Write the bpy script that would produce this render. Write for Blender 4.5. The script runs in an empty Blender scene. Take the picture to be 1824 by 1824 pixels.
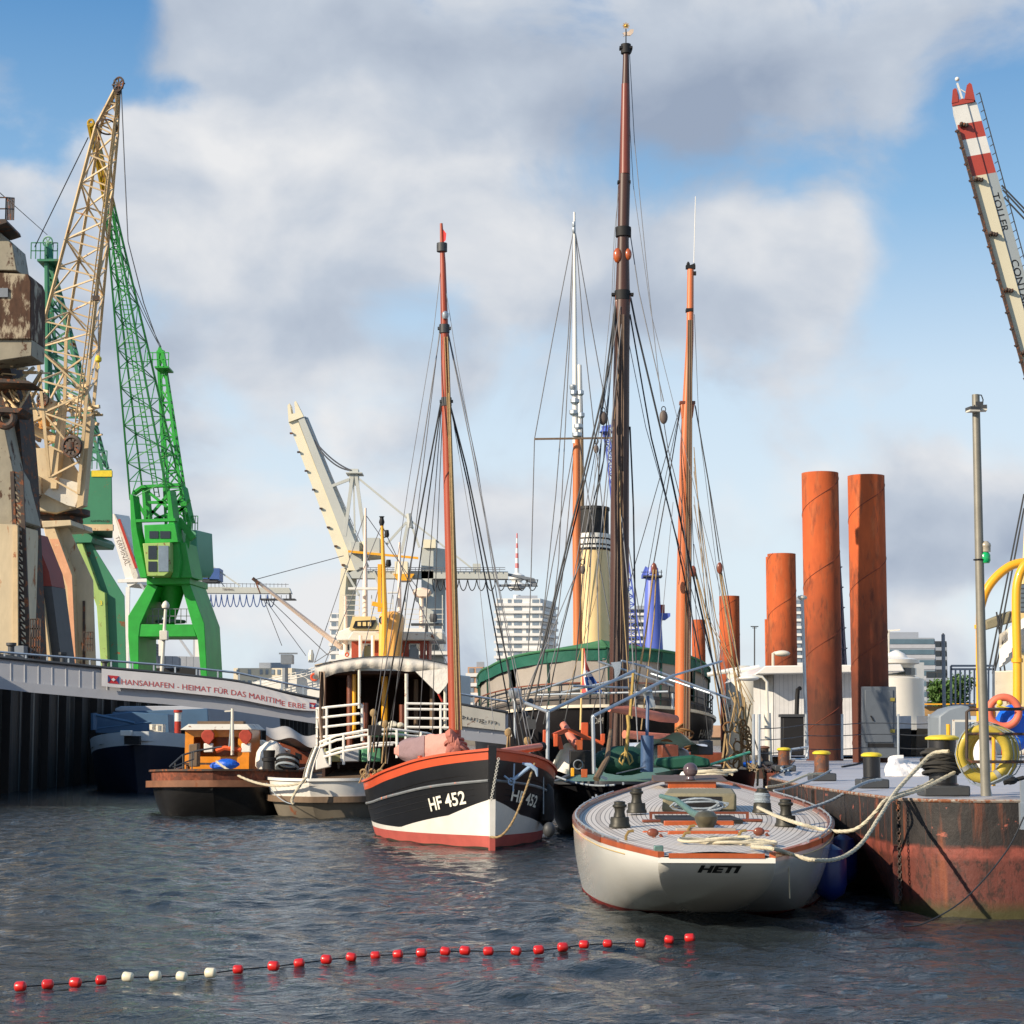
import bpy, math, random
import numpy as np
from mathutils import Vector, Matrix
random.seed(7)
V = Vector
# ------------------------------------------------------------------ camera, world, sun, exposure
F = 3600.0; HZ = 1310.0; CH = 2.1            # focal length in photo pixels, horizon row, eye height over the water
TH = math.atan((HZ - 912) / F)
sc = bpy.context.scene
COL = sc.collection
cam = bpy.data.cameras.new('camera'); camo = bpy.data.objects.new('camera', cam); COL.objects.link(camo)
cam.sensor_width = 36; cam.lens = 36 * F / 1824; cam.clip_start = 0.5; cam.clip_end = 9000
camo.location = (0, 0, CH); camo.rotation_euler = (math.pi / 2 + TH, 0, 0)
sc.camera = camo
sc.view_settings.view_transform = 'Standard'; sc.view_settings.look = 'None'
EXPO = 0.68
sc.view_settings.exposure = EXPO; sc.view_settings.gamma = 1.0
SAZ = (-0.835, -0.55); SEL = math.radians(26)
sd = V((SAZ[0] * math.cos(SEL), SAZ[1] * math.cos(SEL), math.sin(SEL))).normalized()
sun = bpy.data.lights.new('sun', 'SUN'); sun.energy = 4.0; sun.angle = math.radians(0.5); sun.color = (1, 0.86, 0.68)
so = bpy.data.objects.new('sun', sun); COL.objects.link(so)
so.rotation_euler = (-sd).to_track_quat('-Z', 'Y').to_euler()

def P(px, py, Y):
    u = (px - 912) / F; v = (912 - py) / F
    dy = math.cos(TH) - v * math.sin(TH); dz = math.sin(TH) + v * math.cos(TH)
    k = Y / dy
    return V((u * k, Y, CH + dz * k))
def PZ(px, py, z=0.0):
    u = (px - 912) / F; v = (912 - py) / F
    dy = math.cos(TH) - v * math.sin(TH); dz = math.sin(TH) + v * math.cos(TH)
    k = (z - CH) / dz
    return V((u * k, dy * k, z))
def m(n, Y): return n * Y / F

w = bpy.data.worlds.new('World'); sc.world = w; w.use_nodes = True
nt = w.node_tree; N = nt.nodes; LK = nt.links; N.clear()
def nd(t, **k):
    n = N.new(t)
    for a, b in k.items(): setattr(n, a, b)
    return n
def mth(op, a, b=None, clamp=False):
    n = nd('ShaderNodeMath', operation=op, use_clamp=clamp)
    for i, x in enumerate((a, b)):
        if x is None: continue
        if isinstance(x, (int, float)): n.inputs[i].default_value = x
        else: LK.new(x, n.inputs[i])
    return n.outputs[0]
def lin(r, g, b):
    f = lambda c: (c / 255 / 12.92) if c / 255 <= 0.04045 else ((c / 255 + 0.055) / 1.055) ** 2.4
    return (f(r), f(g), f(b), 1)
out = nd('ShaderNodeOutputWorld'); bg = nd('ShaderNodeBackground'); LK.new(bg.outputs[0], out.inputs[0])
sky = nd('ShaderNodeTexSky', sky_type='NISHITA'); sky.sun_disc = False
sky.sun_elevation = SEL; sky.sun_rotation = math.atan2(SAZ[0], SAZ[1]); sky.dust_density = 0.6; sky.ozone_density = 2.0
tc = nd('ShaderNodeTexCoord')
def blob(px, py, rx, ry, amt):               # soft lump of cloud (or of clear sky) in one direction of the sky
    d = (P(px, py, 100) - V((0, 0, CH))).normalized()
    vs = nd('ShaderNodeVectorMath', operation='SUBTRACT'); LK.new(tc.outputs['Generated'], vs.inputs[0]); vs.inputs[1].default_value = d
    vm = nd('ShaderNodeVectorMath', operation='MULTIPLY'); LK.new(vs.outputs[0], vm.inputs[0]); vm.inputs[1].default_value = (F / rx, F / rx, F / ry)
    vl = nd('ShaderNodeVectorMath', operation='LENGTH'); LK.new(vm.outputs[0], vl.inputs[0])
    mr = nd('ShaderNodeMapRange', interpolation_type='SMOOTHSTEP'); LK.new(vl.outputs['Value'], mr.inputs['Value'])
    mr.inputs['From Min'].default_value = 0.35; mr.inputs['From Max'].default_value = 1.25
    mr.inputs['To Min'].default_value = amt; mr.inputs['To Max'].default_value = 0
    return mr.outputs[0]
def noise(scale, detail, rough, stretch, off=(0, 0, 0), dist=0.0):
    mp = nd('ShaderNodeMapping'); LK.new(tc.outputs['Generated'], mp.inputs[0]); mp.inputs['Scale'].default_value = stretch; mp.inputs['Location'].default_value = off
    n = nd('ShaderNodeTexNoise'); LK.new(mp.outputs[0], n.inputs['Vector'])
    n.inputs['Scale'].default_value = scale; n.inputs['Detail'].default_value = detail; n.inputs['Roughness'].default_value = rough; n.inputs['Distortion'].default_value = dist
    return n.outputs['Fac']
SKYBLOBS = [(900, 120, 750, 180, .34), (560, 330, 560, 190, .25), (1150, 470, 480, 150, .25), (330, 560, 420, 150, .22), (560, 700, 500, 120, .10),
            (130, 60, 150, 150, -.42), (330, 175, 110, 45, -.30), (40, 230, 160, 90, -.2), (1760, 450, 220, 380, -.40), (1680, 950, 240, 110, .26), (60, 140, 110, 90, .24), (1250, 800, 520, 140, -.16),
            (380, 900, 260, 60, .12), (1000, 900, 300, 70, .10), (560, 1080, 300, 60, .08), (1790, 70, 120, 110, .04)]
cov = mth('ADD', mth('MULTIPLY', noise(10, 9, .54, (1, 1, 1.35), (3.1, .4, 1.2), .35), 1.2), -.07)
for b in SKYBLOBS: cov = mth('ADD', cov, blob(*b))
sepz = nd('ShaderNodeSeparateXYZ'); LK.new(tc.outputs['Generated'], sepz.inputs[0])
hi = nd('ShaderNodeMapRange', interpolation_type='SMOOTHSTEP'); LK.new(sepz.outputs['Z'], hi.inputs['Value']); hi.inputs['From Min'].default_value = .40; hi.inputs['From Max'].default_value = .60; hi.inputs['To Max'].default_value = -.16
cov = mth('ADD', cov, hi.outputs[0])
cr = nd('ShaderNodeMapRange', interpolation_type='SMOOTHSTEP'); LK.new(cov, cr.inputs['Value'])
cr.inputs['From Min'].default_value = .38; cr.inputs['From Max'].default_value = .70
shade = mth('ADD', mth('MULTIPLY', noise(12, 8, .50, (1, 1, 1.35), (5.3, 1.1, .2), .2), 1.45), -.17)
for b in [(1400, 190, 560, 150, -.25), (120, 60, 200, 120, -.2), (700, 360, 300, 70, -.10), (1350, 400, 300, 80, .12), (350, 240, 300, 80, .25), (1680, 970, 300, 110, -.45), (700, 60, 500, 90, -.08), (350, 590, 500, 60, -.16), (1150, 560, 400, 60, -.16),
          (420, 760, 400, 60, .10), (900, 1000, 1100, 200, .25), (1060, 230, 260, 80, -.18)]:
    shade = mth('ADD', shade, blob(*b))
rp = nd('ShaderNodeValToRGB'); LK.new(shade, rp.inputs[0])
e = rp.color_ramp.elements; e[0].position = 0.0; e[0].color = lin(156, 170, 192); e[1].position = 0.86; e[1].color = lin(238, 239, 241)
k = rp.color_ramp.elements.new(.46); k.color = lin(195, 205, 219)
# clear sky: physical sky, pulled toward the paler blue of the photograph near the horizon
sep = nd('ShaderNodeSeparateXYZ'); LK.new(tc.outputs['Generated'], sep.inputs[0])
gr = nd('ShaderNodeValToRGB'); LK.new(sep.outputs['Z'], gr.inputs[0])
e = gr.color_ramp.elements; e[0].position = 0.0; e[0].color = lin(220, 233, 244); e[1].position = .36; e[1].color = lin(80, 142, 200)
k = gr.color_ramp.elements.new(.10); k.color = lin(222, 235, 245)
k = gr.color_ramp.elements.new(.17); k.color = lin(208, 227, 243)
k = gr.color_ramp.elements.new(.255); k.color = lin(142, 187, 226)
def mixc(fac, a, b, blend='MIX'):
    n = nd('ShaderNodeMix', data_type='RGBA', blend_type=blend)
    for s, x in ((n.inputs[0], fac), (n.inputs[6], a), (n.inputs[7], b)):
        if isinstance(x, (int, float)): s.default_value = x
        elif isinstance(x, tuple): s.default_value = x
        else: LK.new(x, s)
    return n.outputs[2]
SB = 0.11
def gain(c, g):
    n = nd('ShaderNodeVectorMath', operation='SCALE'); LK.new(c, n.inputs[0]); n.inputs['Scale'].default_value = g; return n.outputs[0]
EXPI = 1 / 2 ** EXPO
clear = mixc(.88, sky.outputs[0], gain(gr.outputs[0], EXPI / SB))
cloudc = gain(rp.outputs[0], EXPI * .97 / SB)
final = mixc(cr.outputs[0], clear, cloudc)
LK.new(final, bg.inputs[0]); bg.inputs[1].default_value = SB

# ------------------------------------------------------------------ helpers
ORG = {}
def setp(o, label=None, cat=None, group=None, kind=None):
    if label: o['label'] = label
    if cat: o['category'] = cat
    if group: o['group'] = group
    if kind: o['kind'] = kind
    return o
def thing(name, label, cat, loc, group=None):
    o = bpy.data.objects.new(name, None); COL.objects.link(o); o.location = loc; o.empty_display_size = .2
    ORG[o.name] = V(loc); return setp(o, label, cat, group)
class MB:
    def __init__(s): s.v = []; s.f = []; s.mi = []; s.cm = 0
    def add(s, vs, fs):
        b = len(s.v); s.v += [V(p) for p in vs]
        for f in fs: s.f.append(tuple(i + b for i in f)); s.mi.append(s.cm)
        return s
    def M(s, i): s.cm = i; return s
    def hexa(s, p):                      # p[0..3] front ring, p[4..7] back ring
        return s.add(p, [(0, 1, 2, 3), (7, 6, 5, 4), (0, 4, 5, 1), (1, 5, 6, 2), (2, 6, 7, 3), (3, 7, 4, 0)])
    def box(s, c, d, rz=0):
        c = V(c); R = Matrix.Rotation(rz, 3, 'Z'); x, y, z = d[0] / 2, d[1] / 2, d[2] / 2
        q = [(-x, -y, -z), (x, -y, -z), (x, -y, z), (-x, -y, z), (-x, y, -z), (x, y, -z), (x, y, z), (-x, y, z)]
        return s.hexa([c + R @ V(k) for k in q])
    def prism(s, pts, ext):
        n = len(pts); ext = V(ext); a = [V(p) for p in pts]
        return s.add(a + [p + ext for p in a], [tuple(range(n)), tuple(range(2 * n - 1, n - 1, -1))] + [((i + 1) % n, i, n + i, n + (i + 1) % n) for i in range(n)])
    def pp(s, pts, Y, ext):              # polygon given in photo pixels at distance Y, extruded by ext metres
        if not hasattr(ext, '__len__'): ext = (0, ext, 0)
        return s.prism([P(x, y, Y) for x, y in pts], ext)
    def pbox(s, x0, y0, x1, y1, Y, d): return s.pp([(x0, y1), (x1, y1), (x1, y0), (x0, y0)], Y, d)
    def beam(s, a, b, w, h=None):
        a = V(a); b = V(b); h = h or w; d = (b - a)
        if d.length < 1e-6: return s
        d.normalize(); up = V((0, 0, 1)) if abs(d.z) < .95 else V((0, 1, 0))
        x = d.cross(up).normalized() * w / 2; y = x.cross(d).normalized() * h / 2
        return s.hexa([a - x - y, a + x - y, a + x + y, a - x + y, b - x - y, b + x - y, b + x + y, b - x + y])
    def tube(s, pts, r, n=6, cap=True, closed=False):
        pts = [V(p) for p in pts]; L = len(pts); rs = r if hasattr(r, '__len__') else [r] * L
        ref = None; vs = []
        for i, p in enumerate(pts):
            if closed: t = pts[(i + 1) % L] - pts[i - 1]
            else: t = pts[min(i + 1, L - 1)] - pts[max(i - 1, 0)]
            if t.length < 1e-9: t = V((0, 0, 1))
            t.normalize()
            if ref is None: ref = t.cross(V((0, 0, 1)) if abs(t.z) < .9 else V((0, 1, 0))).normalized()
            ref = (ref - t * ref.dot(t)).normalized(); q = t.cross(ref)
            for k in range(n):
                a = 2 * math.pi * k / n; vs.append(p + (ref * math.cos(a) + q * math.sin(a)) * rs[i])
        fs = [(i * n + k, i * n + (k + 1) % n, (i + 1) * n + (k + 1) % n, (i + 1) * n + k) for i in range(L - 1) for k in range(n)]
        if closed: fs += [((L - 1) * n + k, (L - 1) * n + (k + 1) % n, (k + 1) % n, k) for k in range(n)]
        elif cap: fs += [tuple(range(n))[::-1], tuple((L - 1) * n + k for k in range(n))]
        return s.add(vs, fs)
    def lathe(s, c, prof, n=16, sx=1, sy=1):
        c = V(c); return s.add([c + V((r * sx * math.cos(2 * math.pi * k / n), r * sy * math.sin(2 * math.pi * k / n), z)) for r, z in prof for k in range(n)],
            [(i * n + k, i * n + (k + 1) % n, (i + 1) * n + (k + 1) % n, (i + 1) * n + k) for i in range(len(prof) - 1) for k in range(n)] +
            [tuple(range(n))[::-1], tuple((len(prof) - 1) * n + k for k in range(n))])
    def sph(s, c, r, sz=(1, 1, 1), n=12, mth_=8, wob=0):
        prof = []; c = V(c); vs = []
        for i in range(mth_ + 1):
            a = -math.pi / 2 + math.pi * i / mth_
            for k in range(n):
                b = 2 * math.pi * k / n; rr = r * (1 + (random.uniform(-wob, wob) if wob else 0))
                vs.append(c + V((rr * sz[0] * math.cos(a) * math.cos(b), rr * sz[1] * math.cos(a) * math.sin(b), rr * sz[2] * math.sin(a))))
        return s.add(vs, [(i * n + k, i * n + (k + 1) % n, (i + 1) * n + (k + 1) % n, (i + 1) * n + k) for i in range(mth_) for k in range(n)])
    def grid(s, fn, nu, nv, flip=False):
        vs = [fn(i / nu, j / nv) for i in range(nu + 1) for j in range(nv + 1)]
        fs = [(i * (nv + 1) + j, (i + 1) * (nv + 1) + j, (i + 1) * (nv + 1) + j + 1, i * (nv + 1) + j + 1) for i in range(nu) for j in range(nv)]
        return s.add(vs, [f[::-1] for f in fs] if flip else fs)
    def torus(s, c, R, r, nrm=(0, 1, 0), n=28, k=8, ell=1):
        c = V(c); nr = V(nrm).normalized(); a = nr.cross(V((0, 0, 1)) if abs(nr.z) < .9 else V((1, 0, 0))).normalized(); b = nr.cross(a)
        return s.tube([c + (a * math.cos(2 * math.pi * i / n) * R + b * math.sin(2 * math.pi * i / n) * R * ell) for i in range(n)], r, k, closed=True)
    def sweep(s, pts, wd, h):            # rectangular rail swept along a line, width horizontal
        pts = [V(p) for p in pts]; L = len(pts); vs = []
        for i, p in enumerate(pts):
            t = pts[min(i + 1, L - 1)] - pts[max(i - 1, 0)]; t.z = 0
            if t.length < 1e-6: t = V((0, 1, 0))
            t.normalize(); x = V((t.y, -t.x, 0)) * wd / 2; z = V((0, 0, h / 2))
            vs += [p - x - z, p + x - z, p + x + z, p - x + z]
        return s.add(vs, [(i * 4 + k, i * 4 + (k + 1) % 4, i * 4 + 4 + (k + 1) % 4, i * 4 + 4 + k) for i in range(L - 1) for k in range(4)] + [(3, 2, 1, 0), tuple((L - 1) * 4 + k for k in range(4))])
    def build(s, name, mats, parent=None, bev=0, sharp=38, smooth=True, weld=None):
        me = bpy.data.meshes.new(name)
        if parent is not None: org = ORG[parent.name]
        else:
            xs = [p.x for p in s.v]; ys = [p.y for p in s.v]; zs = [p.z for p in s.v]
            org = V(((min(xs) + max(xs)) / 2, (min(ys) + max(ys)) / 2, min(zs)))
        me.from_pydata([tuple(p - org) for p in s.v], [], s.f)
        if not isinstance(mats, (list, tuple)): mats = [mats]
        for q in mats: me.materials.append(q)
        me.polygons.foreach_set('material_index', s.mi)
        me.update()
        if name == 'hull':
            import bmesh
            bm = bmesh.new(); bm.from_mesh(me); bmesh.ops.remove_doubles(bm, verts=bm.verts, dist=.002); bmesh.ops.recalc_face_normals(bm, faces=bm.faces); bm.to_mesh(me); bm.free(); sharp = max(sharp, 62)
        if smooth:
            me.polygons.foreach_set('use_smooth', [True] * len(me.polygons)); me.set_sharp_from_angle(angle=math.radians(sharp))
        o = bpy.data.objects.new(name, me); COL.objects.link(o)
        if parent is not None: o.parent = parent
        else: o.location = org
        ORG[o.name] = org
        if bev:
            b = o.modifiers.new('bevel', 'BEVEL'); b.width = bev; b.segments = 2; b.limit_method = 'ANGLE'; b.angle_limit = math.radians(40)
        return o
def fan(root, protos, locs, labels=None, group=None): pass
def copy_tree(o, parent=None, dl=(0, 0, 0)):
    c = o.copy(); COL.objects.link(c); c.parent = parent
    if parent is None: c.location = o.location + V(dl)
    ORG[c.name] = ORG[o.name] + V(dl)
    for ch in [q for q in list(bpy.data.objects) if q.parent == o]: copy_tree(ch, c, dl)
    return c
def textmesh(st, wd, ht, shear=0, bold=0):
    cu = bpy.data.curves.new('lettering', 'FONT'); cu.body = st; cu.offset = bold; cu.resolution_u = 3; cu.shear = shear
    ob = bpy.data.objects.new('lettering', cu); COL.objects.link(ob)
    bpy.context.view_layer.update()
    me = bpy.data.meshes.new_from_object(ob.evaluated_get(bpy.context.evaluated_depsgraph_get()))
    vs = [v.co.copy() for v in me.vertices]; fs = [tuple(p.vertices) for p in me.polygons]
    bpy.data.objects.remove(ob); bpy.data.curves.remove(cu); bpy.data.meshes.remove(me)
    x0 = min(v.x for v in vs); x1 = max(v.x for v in vs); y0 = min(v.y for v in vs); y1 = max(v.y for v in vs)
    return [((v.x - x0) / (x1 - x0) * wd, (v.y - y0) / (y1 - y0) * ht) for v in vs], fs
def text(st, mat_, parent, fn, wd, ht, name='lettering', shear=0):
    vs, fs = textmesh(st, wd, ht, shear); b = MB(); b.add([fn(x, y) for x, y in vs], fs)
    return b.build(name, mat_, parent, smooth=False)
def textpx(st, mat_, parent, x0, y0, x1, y1, hpx, Y, Y2=None, off=.03, name='lettering', up=None):
    # baseline runs from pixel (x0,y0) to (x1,y1) at distance Y..Y2
    Y2 = Y2 or Y; a = P(x0, y0, Y); b = P(x1, y1, Y2); d = b - a; wd = d.length; d.normalize(); upv = V(up) if up else V((0, 0, 1))
    nrm = d.cross(upv).normalized() * off
    return text(st, mat_, parent, lambda x, y: a + d * x + upv * y + nrm, wd, m(hpx, Y), name)
MATS = {}
def C(r, g, b): return lin(r, g, b)
def mat(name, col, rough=.5, metal=0, var=.12, scl=3, bump=0, rust=0, rc=(.13, .045, .018, 1), st=1.0, spec=.5, rust2=None, bs=None, coat=0):
    if name in MATS: return MATS[name]
    mt = bpy.data.materials.new(name); mt.use_nodes = True; t = mt.node_tree; n = t.nodes; l = t.links
    bs_ = n['Principled BSDF']; tcn = n.new('ShaderNodeTexCoord')
    mp = n.new('ShaderNodeMapping'); l.new(tcn.outputs['Object'], mp.inputs[0]); mp.inputs['Scale'].default_value = (1, 1, 1 / st)
    def nz(s_, d=6, r=.6, src=mp):
        q = n.new('ShaderNodeTexNoise'); l.new(src.outputs[0], q.inputs['Vector']); q.inputs['Scale'].default_value = s_; q.inputs['Detail'].default_value = d; q.inputs['Roughness'].default_value = r; return q.outputs['Fac']
    def mx(fac, a, b, bl='MIX'):
        q = n.new('ShaderNodeMix'); q.data_type = 'RGBA'; q.blend_type = bl
        for s_, x in ((q.inputs[0], fac), (q.inputs[6], a), (q.inputs[7], b)):
            if isinstance(x, (float, int, tuple)): s_.default_value = x
            else: l.new(x, s_)
        return q.outputs[2]
    def mr(v, a, b, c=0, d=1):
        q = n.new('ShaderNodeMapRange'); l.new(v, q.inputs[0]); q.inputs[1].default_value = a; q.inputs[2].default_value = b; q.inputs[3].default_value = c; q.inputs[4].default_value = d; return q.outputs[0]
    c = tuple(col)
    base = mx(mr(nz(scl), .3, .7), tuple(x * (1 - var) for x in c[:3]) + (1,), tuple(min(1, x * (1 + var * .8)) for x in c[:3]) + (1,))
    base = mx(mr(nz(scl * 9, 4), .35, .75, 0, .5 * min(1, var * 3)), base, tuple(x * .72 for x in c[:3]) + (1,))
    if rust:
        k_ = mr(nz(scl * .9 + 1.3, 9, .68), .66 - rust * .42, .70 - rust * .36)
        rcc = mx(mr(nz(scl * 6, 6), .3, .7), rc, rust2 or tuple(min(1, x * 2.2) for x in rc[:3]) + (1,))
        base = mx(k_, base, rcc)
        l.new(mr(k_, 0, 1, rough, .9), bs_.inputs['Roughness'])
    else: bs_.inputs['Roughness'].default_value = rough
    l.new(base, bs_.inputs['Base Color']); bs_.inputs['Metallic'].default_value = metal
    bs_.inputs['Specular IOR Level'].default_value = spec
    if coat: bs_.inputs['Coat Weight'].default_value = coat; bs_.inputs['Coat Roughness'].default_value = .08
    if bump:
        bp = n.new('ShaderNodeBump'); bp.inputs['Strength'].default_value = 1; bp.inputs['Distance'].default_value = bump; l.new(nz(bs or scl * 4, 5), bp.inputs['Height']); l.new(bp.outputs[0], bs_.inputs['Normal'])
    MATS[name] = mt; return mt
def stripes(name, a, b, axis='X', n_=8.0, width=.08, rough=.6, var=.12, dist=0):     # boards or cladding with dark joints, in object space
    mt = mat(name, a, rough, var=var, scl=2.2); t = mt.node_tree; n = t.nodes; l = t.links; bs_ = n['Principled BSDF']
    src = bs_.inputs['Base Color'].links[0].from_socket
    tcn = n.new('ShaderNodeTexCoord'); sp = n.new('ShaderNodeSeparateXYZ'); l.new(tcn.outputs['Object'], sp.inputs[0])
    q = n.new('ShaderNodeMath'); q.operation = 'MULTIPLY'; l.new(sp.outputs[axis], q.inputs[0]); q.inputs[1].default_value = n_
    fr = n.new('ShaderNodeMath'); fr.operation = 'FRACT'; l.new(q.outputs[0], fr.inputs[0])
    lt = n.new('ShaderNodeMath'); lt.operation = 'LESS_THAN'; l.new(fr.outputs[0], lt.inputs[0]); lt.inputs[1].default_value = width
    mxn = n.new('ShaderNodeMix'); mxn.data_type = 'RGBA'; l.new(lt.outputs[0], mxn.inputs[0]); l.new(src, mxn.inputs[6]); mxn.inputs[7].default_value = b
    l.new(mxn.outputs[2], bs_.inputs['Base Color'])
    return mt
def interp(keys, t):
    if t <= keys[0][0]: return keys[0][1]
    if t >= keys[-1][0]: return keys[-1][1]
    for i in range(len(keys) - 1):
        if keys[i][0] <= t <= keys[i + 1][0]:
            x0, y0 = keys[i]; x1, y1 = keys[i + 1]
            xm, ym = keys[i - 1] if i else (2 * x0 - x1, 2 * y0 - y1)
            xp, yp = keys[i + 2] if i + 2 < len(keys) else (2 * x1 - x0, 2 * y1 - y0)
            h = x1 - x0; m0 = (y1 - ym) / (x1 - xm) * h; m1 = (yp - y0) / (xp - x0) * h; u = (t - x0) / h
            return (2 * u**3 - 3 * u**2 + 1) * y0 + (u**3 - 2 * u**2 + u) * m0 + (-2 * u**3 + 3 * u**2) * y1 + (u**3 - u**2) * m1
class Hull:                               # deck outline and waterline as curves, topsides lofted between them
    def __init__(s, O, D, hd, zd, aw, hw, p=1.6, pa=1.0, pz=1):
        s.O = V((O[0], O[1], 0)); d = V((D[0] - O[0], D[1] - O[1], 0)); s.L = d.length; s.a = d.normalized(); s.r = V((s.a.y, -s.a.x, 0))
        s.hd, s.zd, s.aw, s.hw, s.p, s.pa = hd, zd, aw, hw, p, pa
    def sheer(s, t): return interp(s.zd, t)
    def pt(s, t, z, side, off=0):
        zd = s.sheer(t); q = max(0, (zd - z) / zd); q = min(q, 1.4)
        h = interp(s.hd, t); hw = interp(s.hw, t); hh = max(0, h + (hw - h) * q ** s.p); ad = t * s.L
        al = ad + (interp(s.aw, t) * s.L - ad) * q ** s.pa
        return s.O + s.a * al + s.r * (side * (hh + off)) + V((0, 0, z))
    def deck(s, t, x, dz=0): return s.O + s.a * (t * s.L) + s.r * x + V((0, 0, s.sheer(t) + dz))
    def body(s, b, bands, n=40, pw=1.0, cap0=False, cap1=False):
        tt = [(i / n) ** pw for i in range(n + 1)]
        for top, bot, mi, rows in bands:
            b.M(mi)
            for side in (1, -1):
                b.grid(lambda u, v: s.pt(tt[round(u * n)], top(tt[round(u * n)]) + (bot(tt[round(u * n)]) - top(tt[round(u * n)])) * v, side), n, rows, flip=side > 0)
            for on, t in ((cap0, 0), (cap1, 1)):
                if on: b.grid(lambda u, v: (s.pt(t, top(t) + (bot(t) - top(t)) * v, -1) * (1 - u) + s.pt(t, top(t) + (bot(t) - top(t)) * v, 1) * u), 8, rows, flip=(t == 1))
    def deckgrid(s, b, dz=0, inset=.03, n=40, t0=0, t1=1, camber=0.0):
        b.grid(lambda u, v: s.deck(t0 + (t1 - t0) * u, (interp(s.hd, t0 + (t1 - t0) * u) - inset) * (2 * v - 1), dz + camber * (1 - (2 * v - 1) ** 2)), n, 8, flip=True)
    def edge(s, side, dz=0, off=0, n=40, t0=0, t1=1, pw=1): return [s.O + s.a * (t * s.L) + s.r * side * max(0.0, interp(s.hd, t) + off) + V((0, 0, s.sheer(t) + dz)) for t in [t0 + (t1 - t0) * (i / n) ** pw for i in range(n + 1)]]
def projx(p): return 912 + F * p.x / (p.y * math.cos(TH) + (p.z - CH) * math.sin(TH))
def qpx(H, side, z, px, q0=0.0, q1=.5):
    best = min(range(401), key=lambda i: abs(projx(H.pt(q0 + (q1 - q0) * i / 400, z, side)) - px)); return q0 + (q1 - q0) * best / 400
def smooth(P0, k=7):                     # Catmull-Rom through the points
    q = []; P0 = [V(p) for p in P0]
    for i in range(len(P0) - 1):
        a_, b_, c_, d_ = P0[max(0, i - 1)], P0[i], P0[i + 1], P0[min(len(P0) - 1, i + 2)]
        for j in range(k):
            u = j / k; q.append(.5 * ((2 * b_) + (c_ - a_) * u + (2 * a_ - 5 * b_ + 4 * c_ - d_) * u * u + (3 * b_ - a_ - 3 * c_ + d_) * u ** 3))
    return q + [P0[-1]]
def sag(a, b, s_, n=14): return [V(a).lerp(V(b), i / n) - V((0, 0, 4 * s_ * (i / n) * (1 - i / n))) for i in range(n + 1)]
def lattice(b, A, B, n, rc, rd, taper=1, faces=4):      # four-sided lattice boom between two quads
    A = [V(p) for p in A]; B = [V(p) for p in B]; L = len(A)
    for i in range(L): b.beam(A[i], B[i], rc)
    prev = A
    for k in range(1, n + 1):
        u = k / n; cur = [A[i].lerp(B[i], u) for i in range(L)]
        for i in range(L):
            j = (i + 1) % L
            b.beam(cur[i], cur[j], rd)
            b.beam(prev[i], cur[j], rd) if (k + i) % 2 else b.beam(prev[j], cur[i], rd)
        prev = cur
def wires(parent, name, mat_, segs, r):
    for s_ in segs:
        b = MB(); p = [P(*q) for q in s_]
        b.tube(p, r, 4); b.build(name, mat_, parent)
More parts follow.
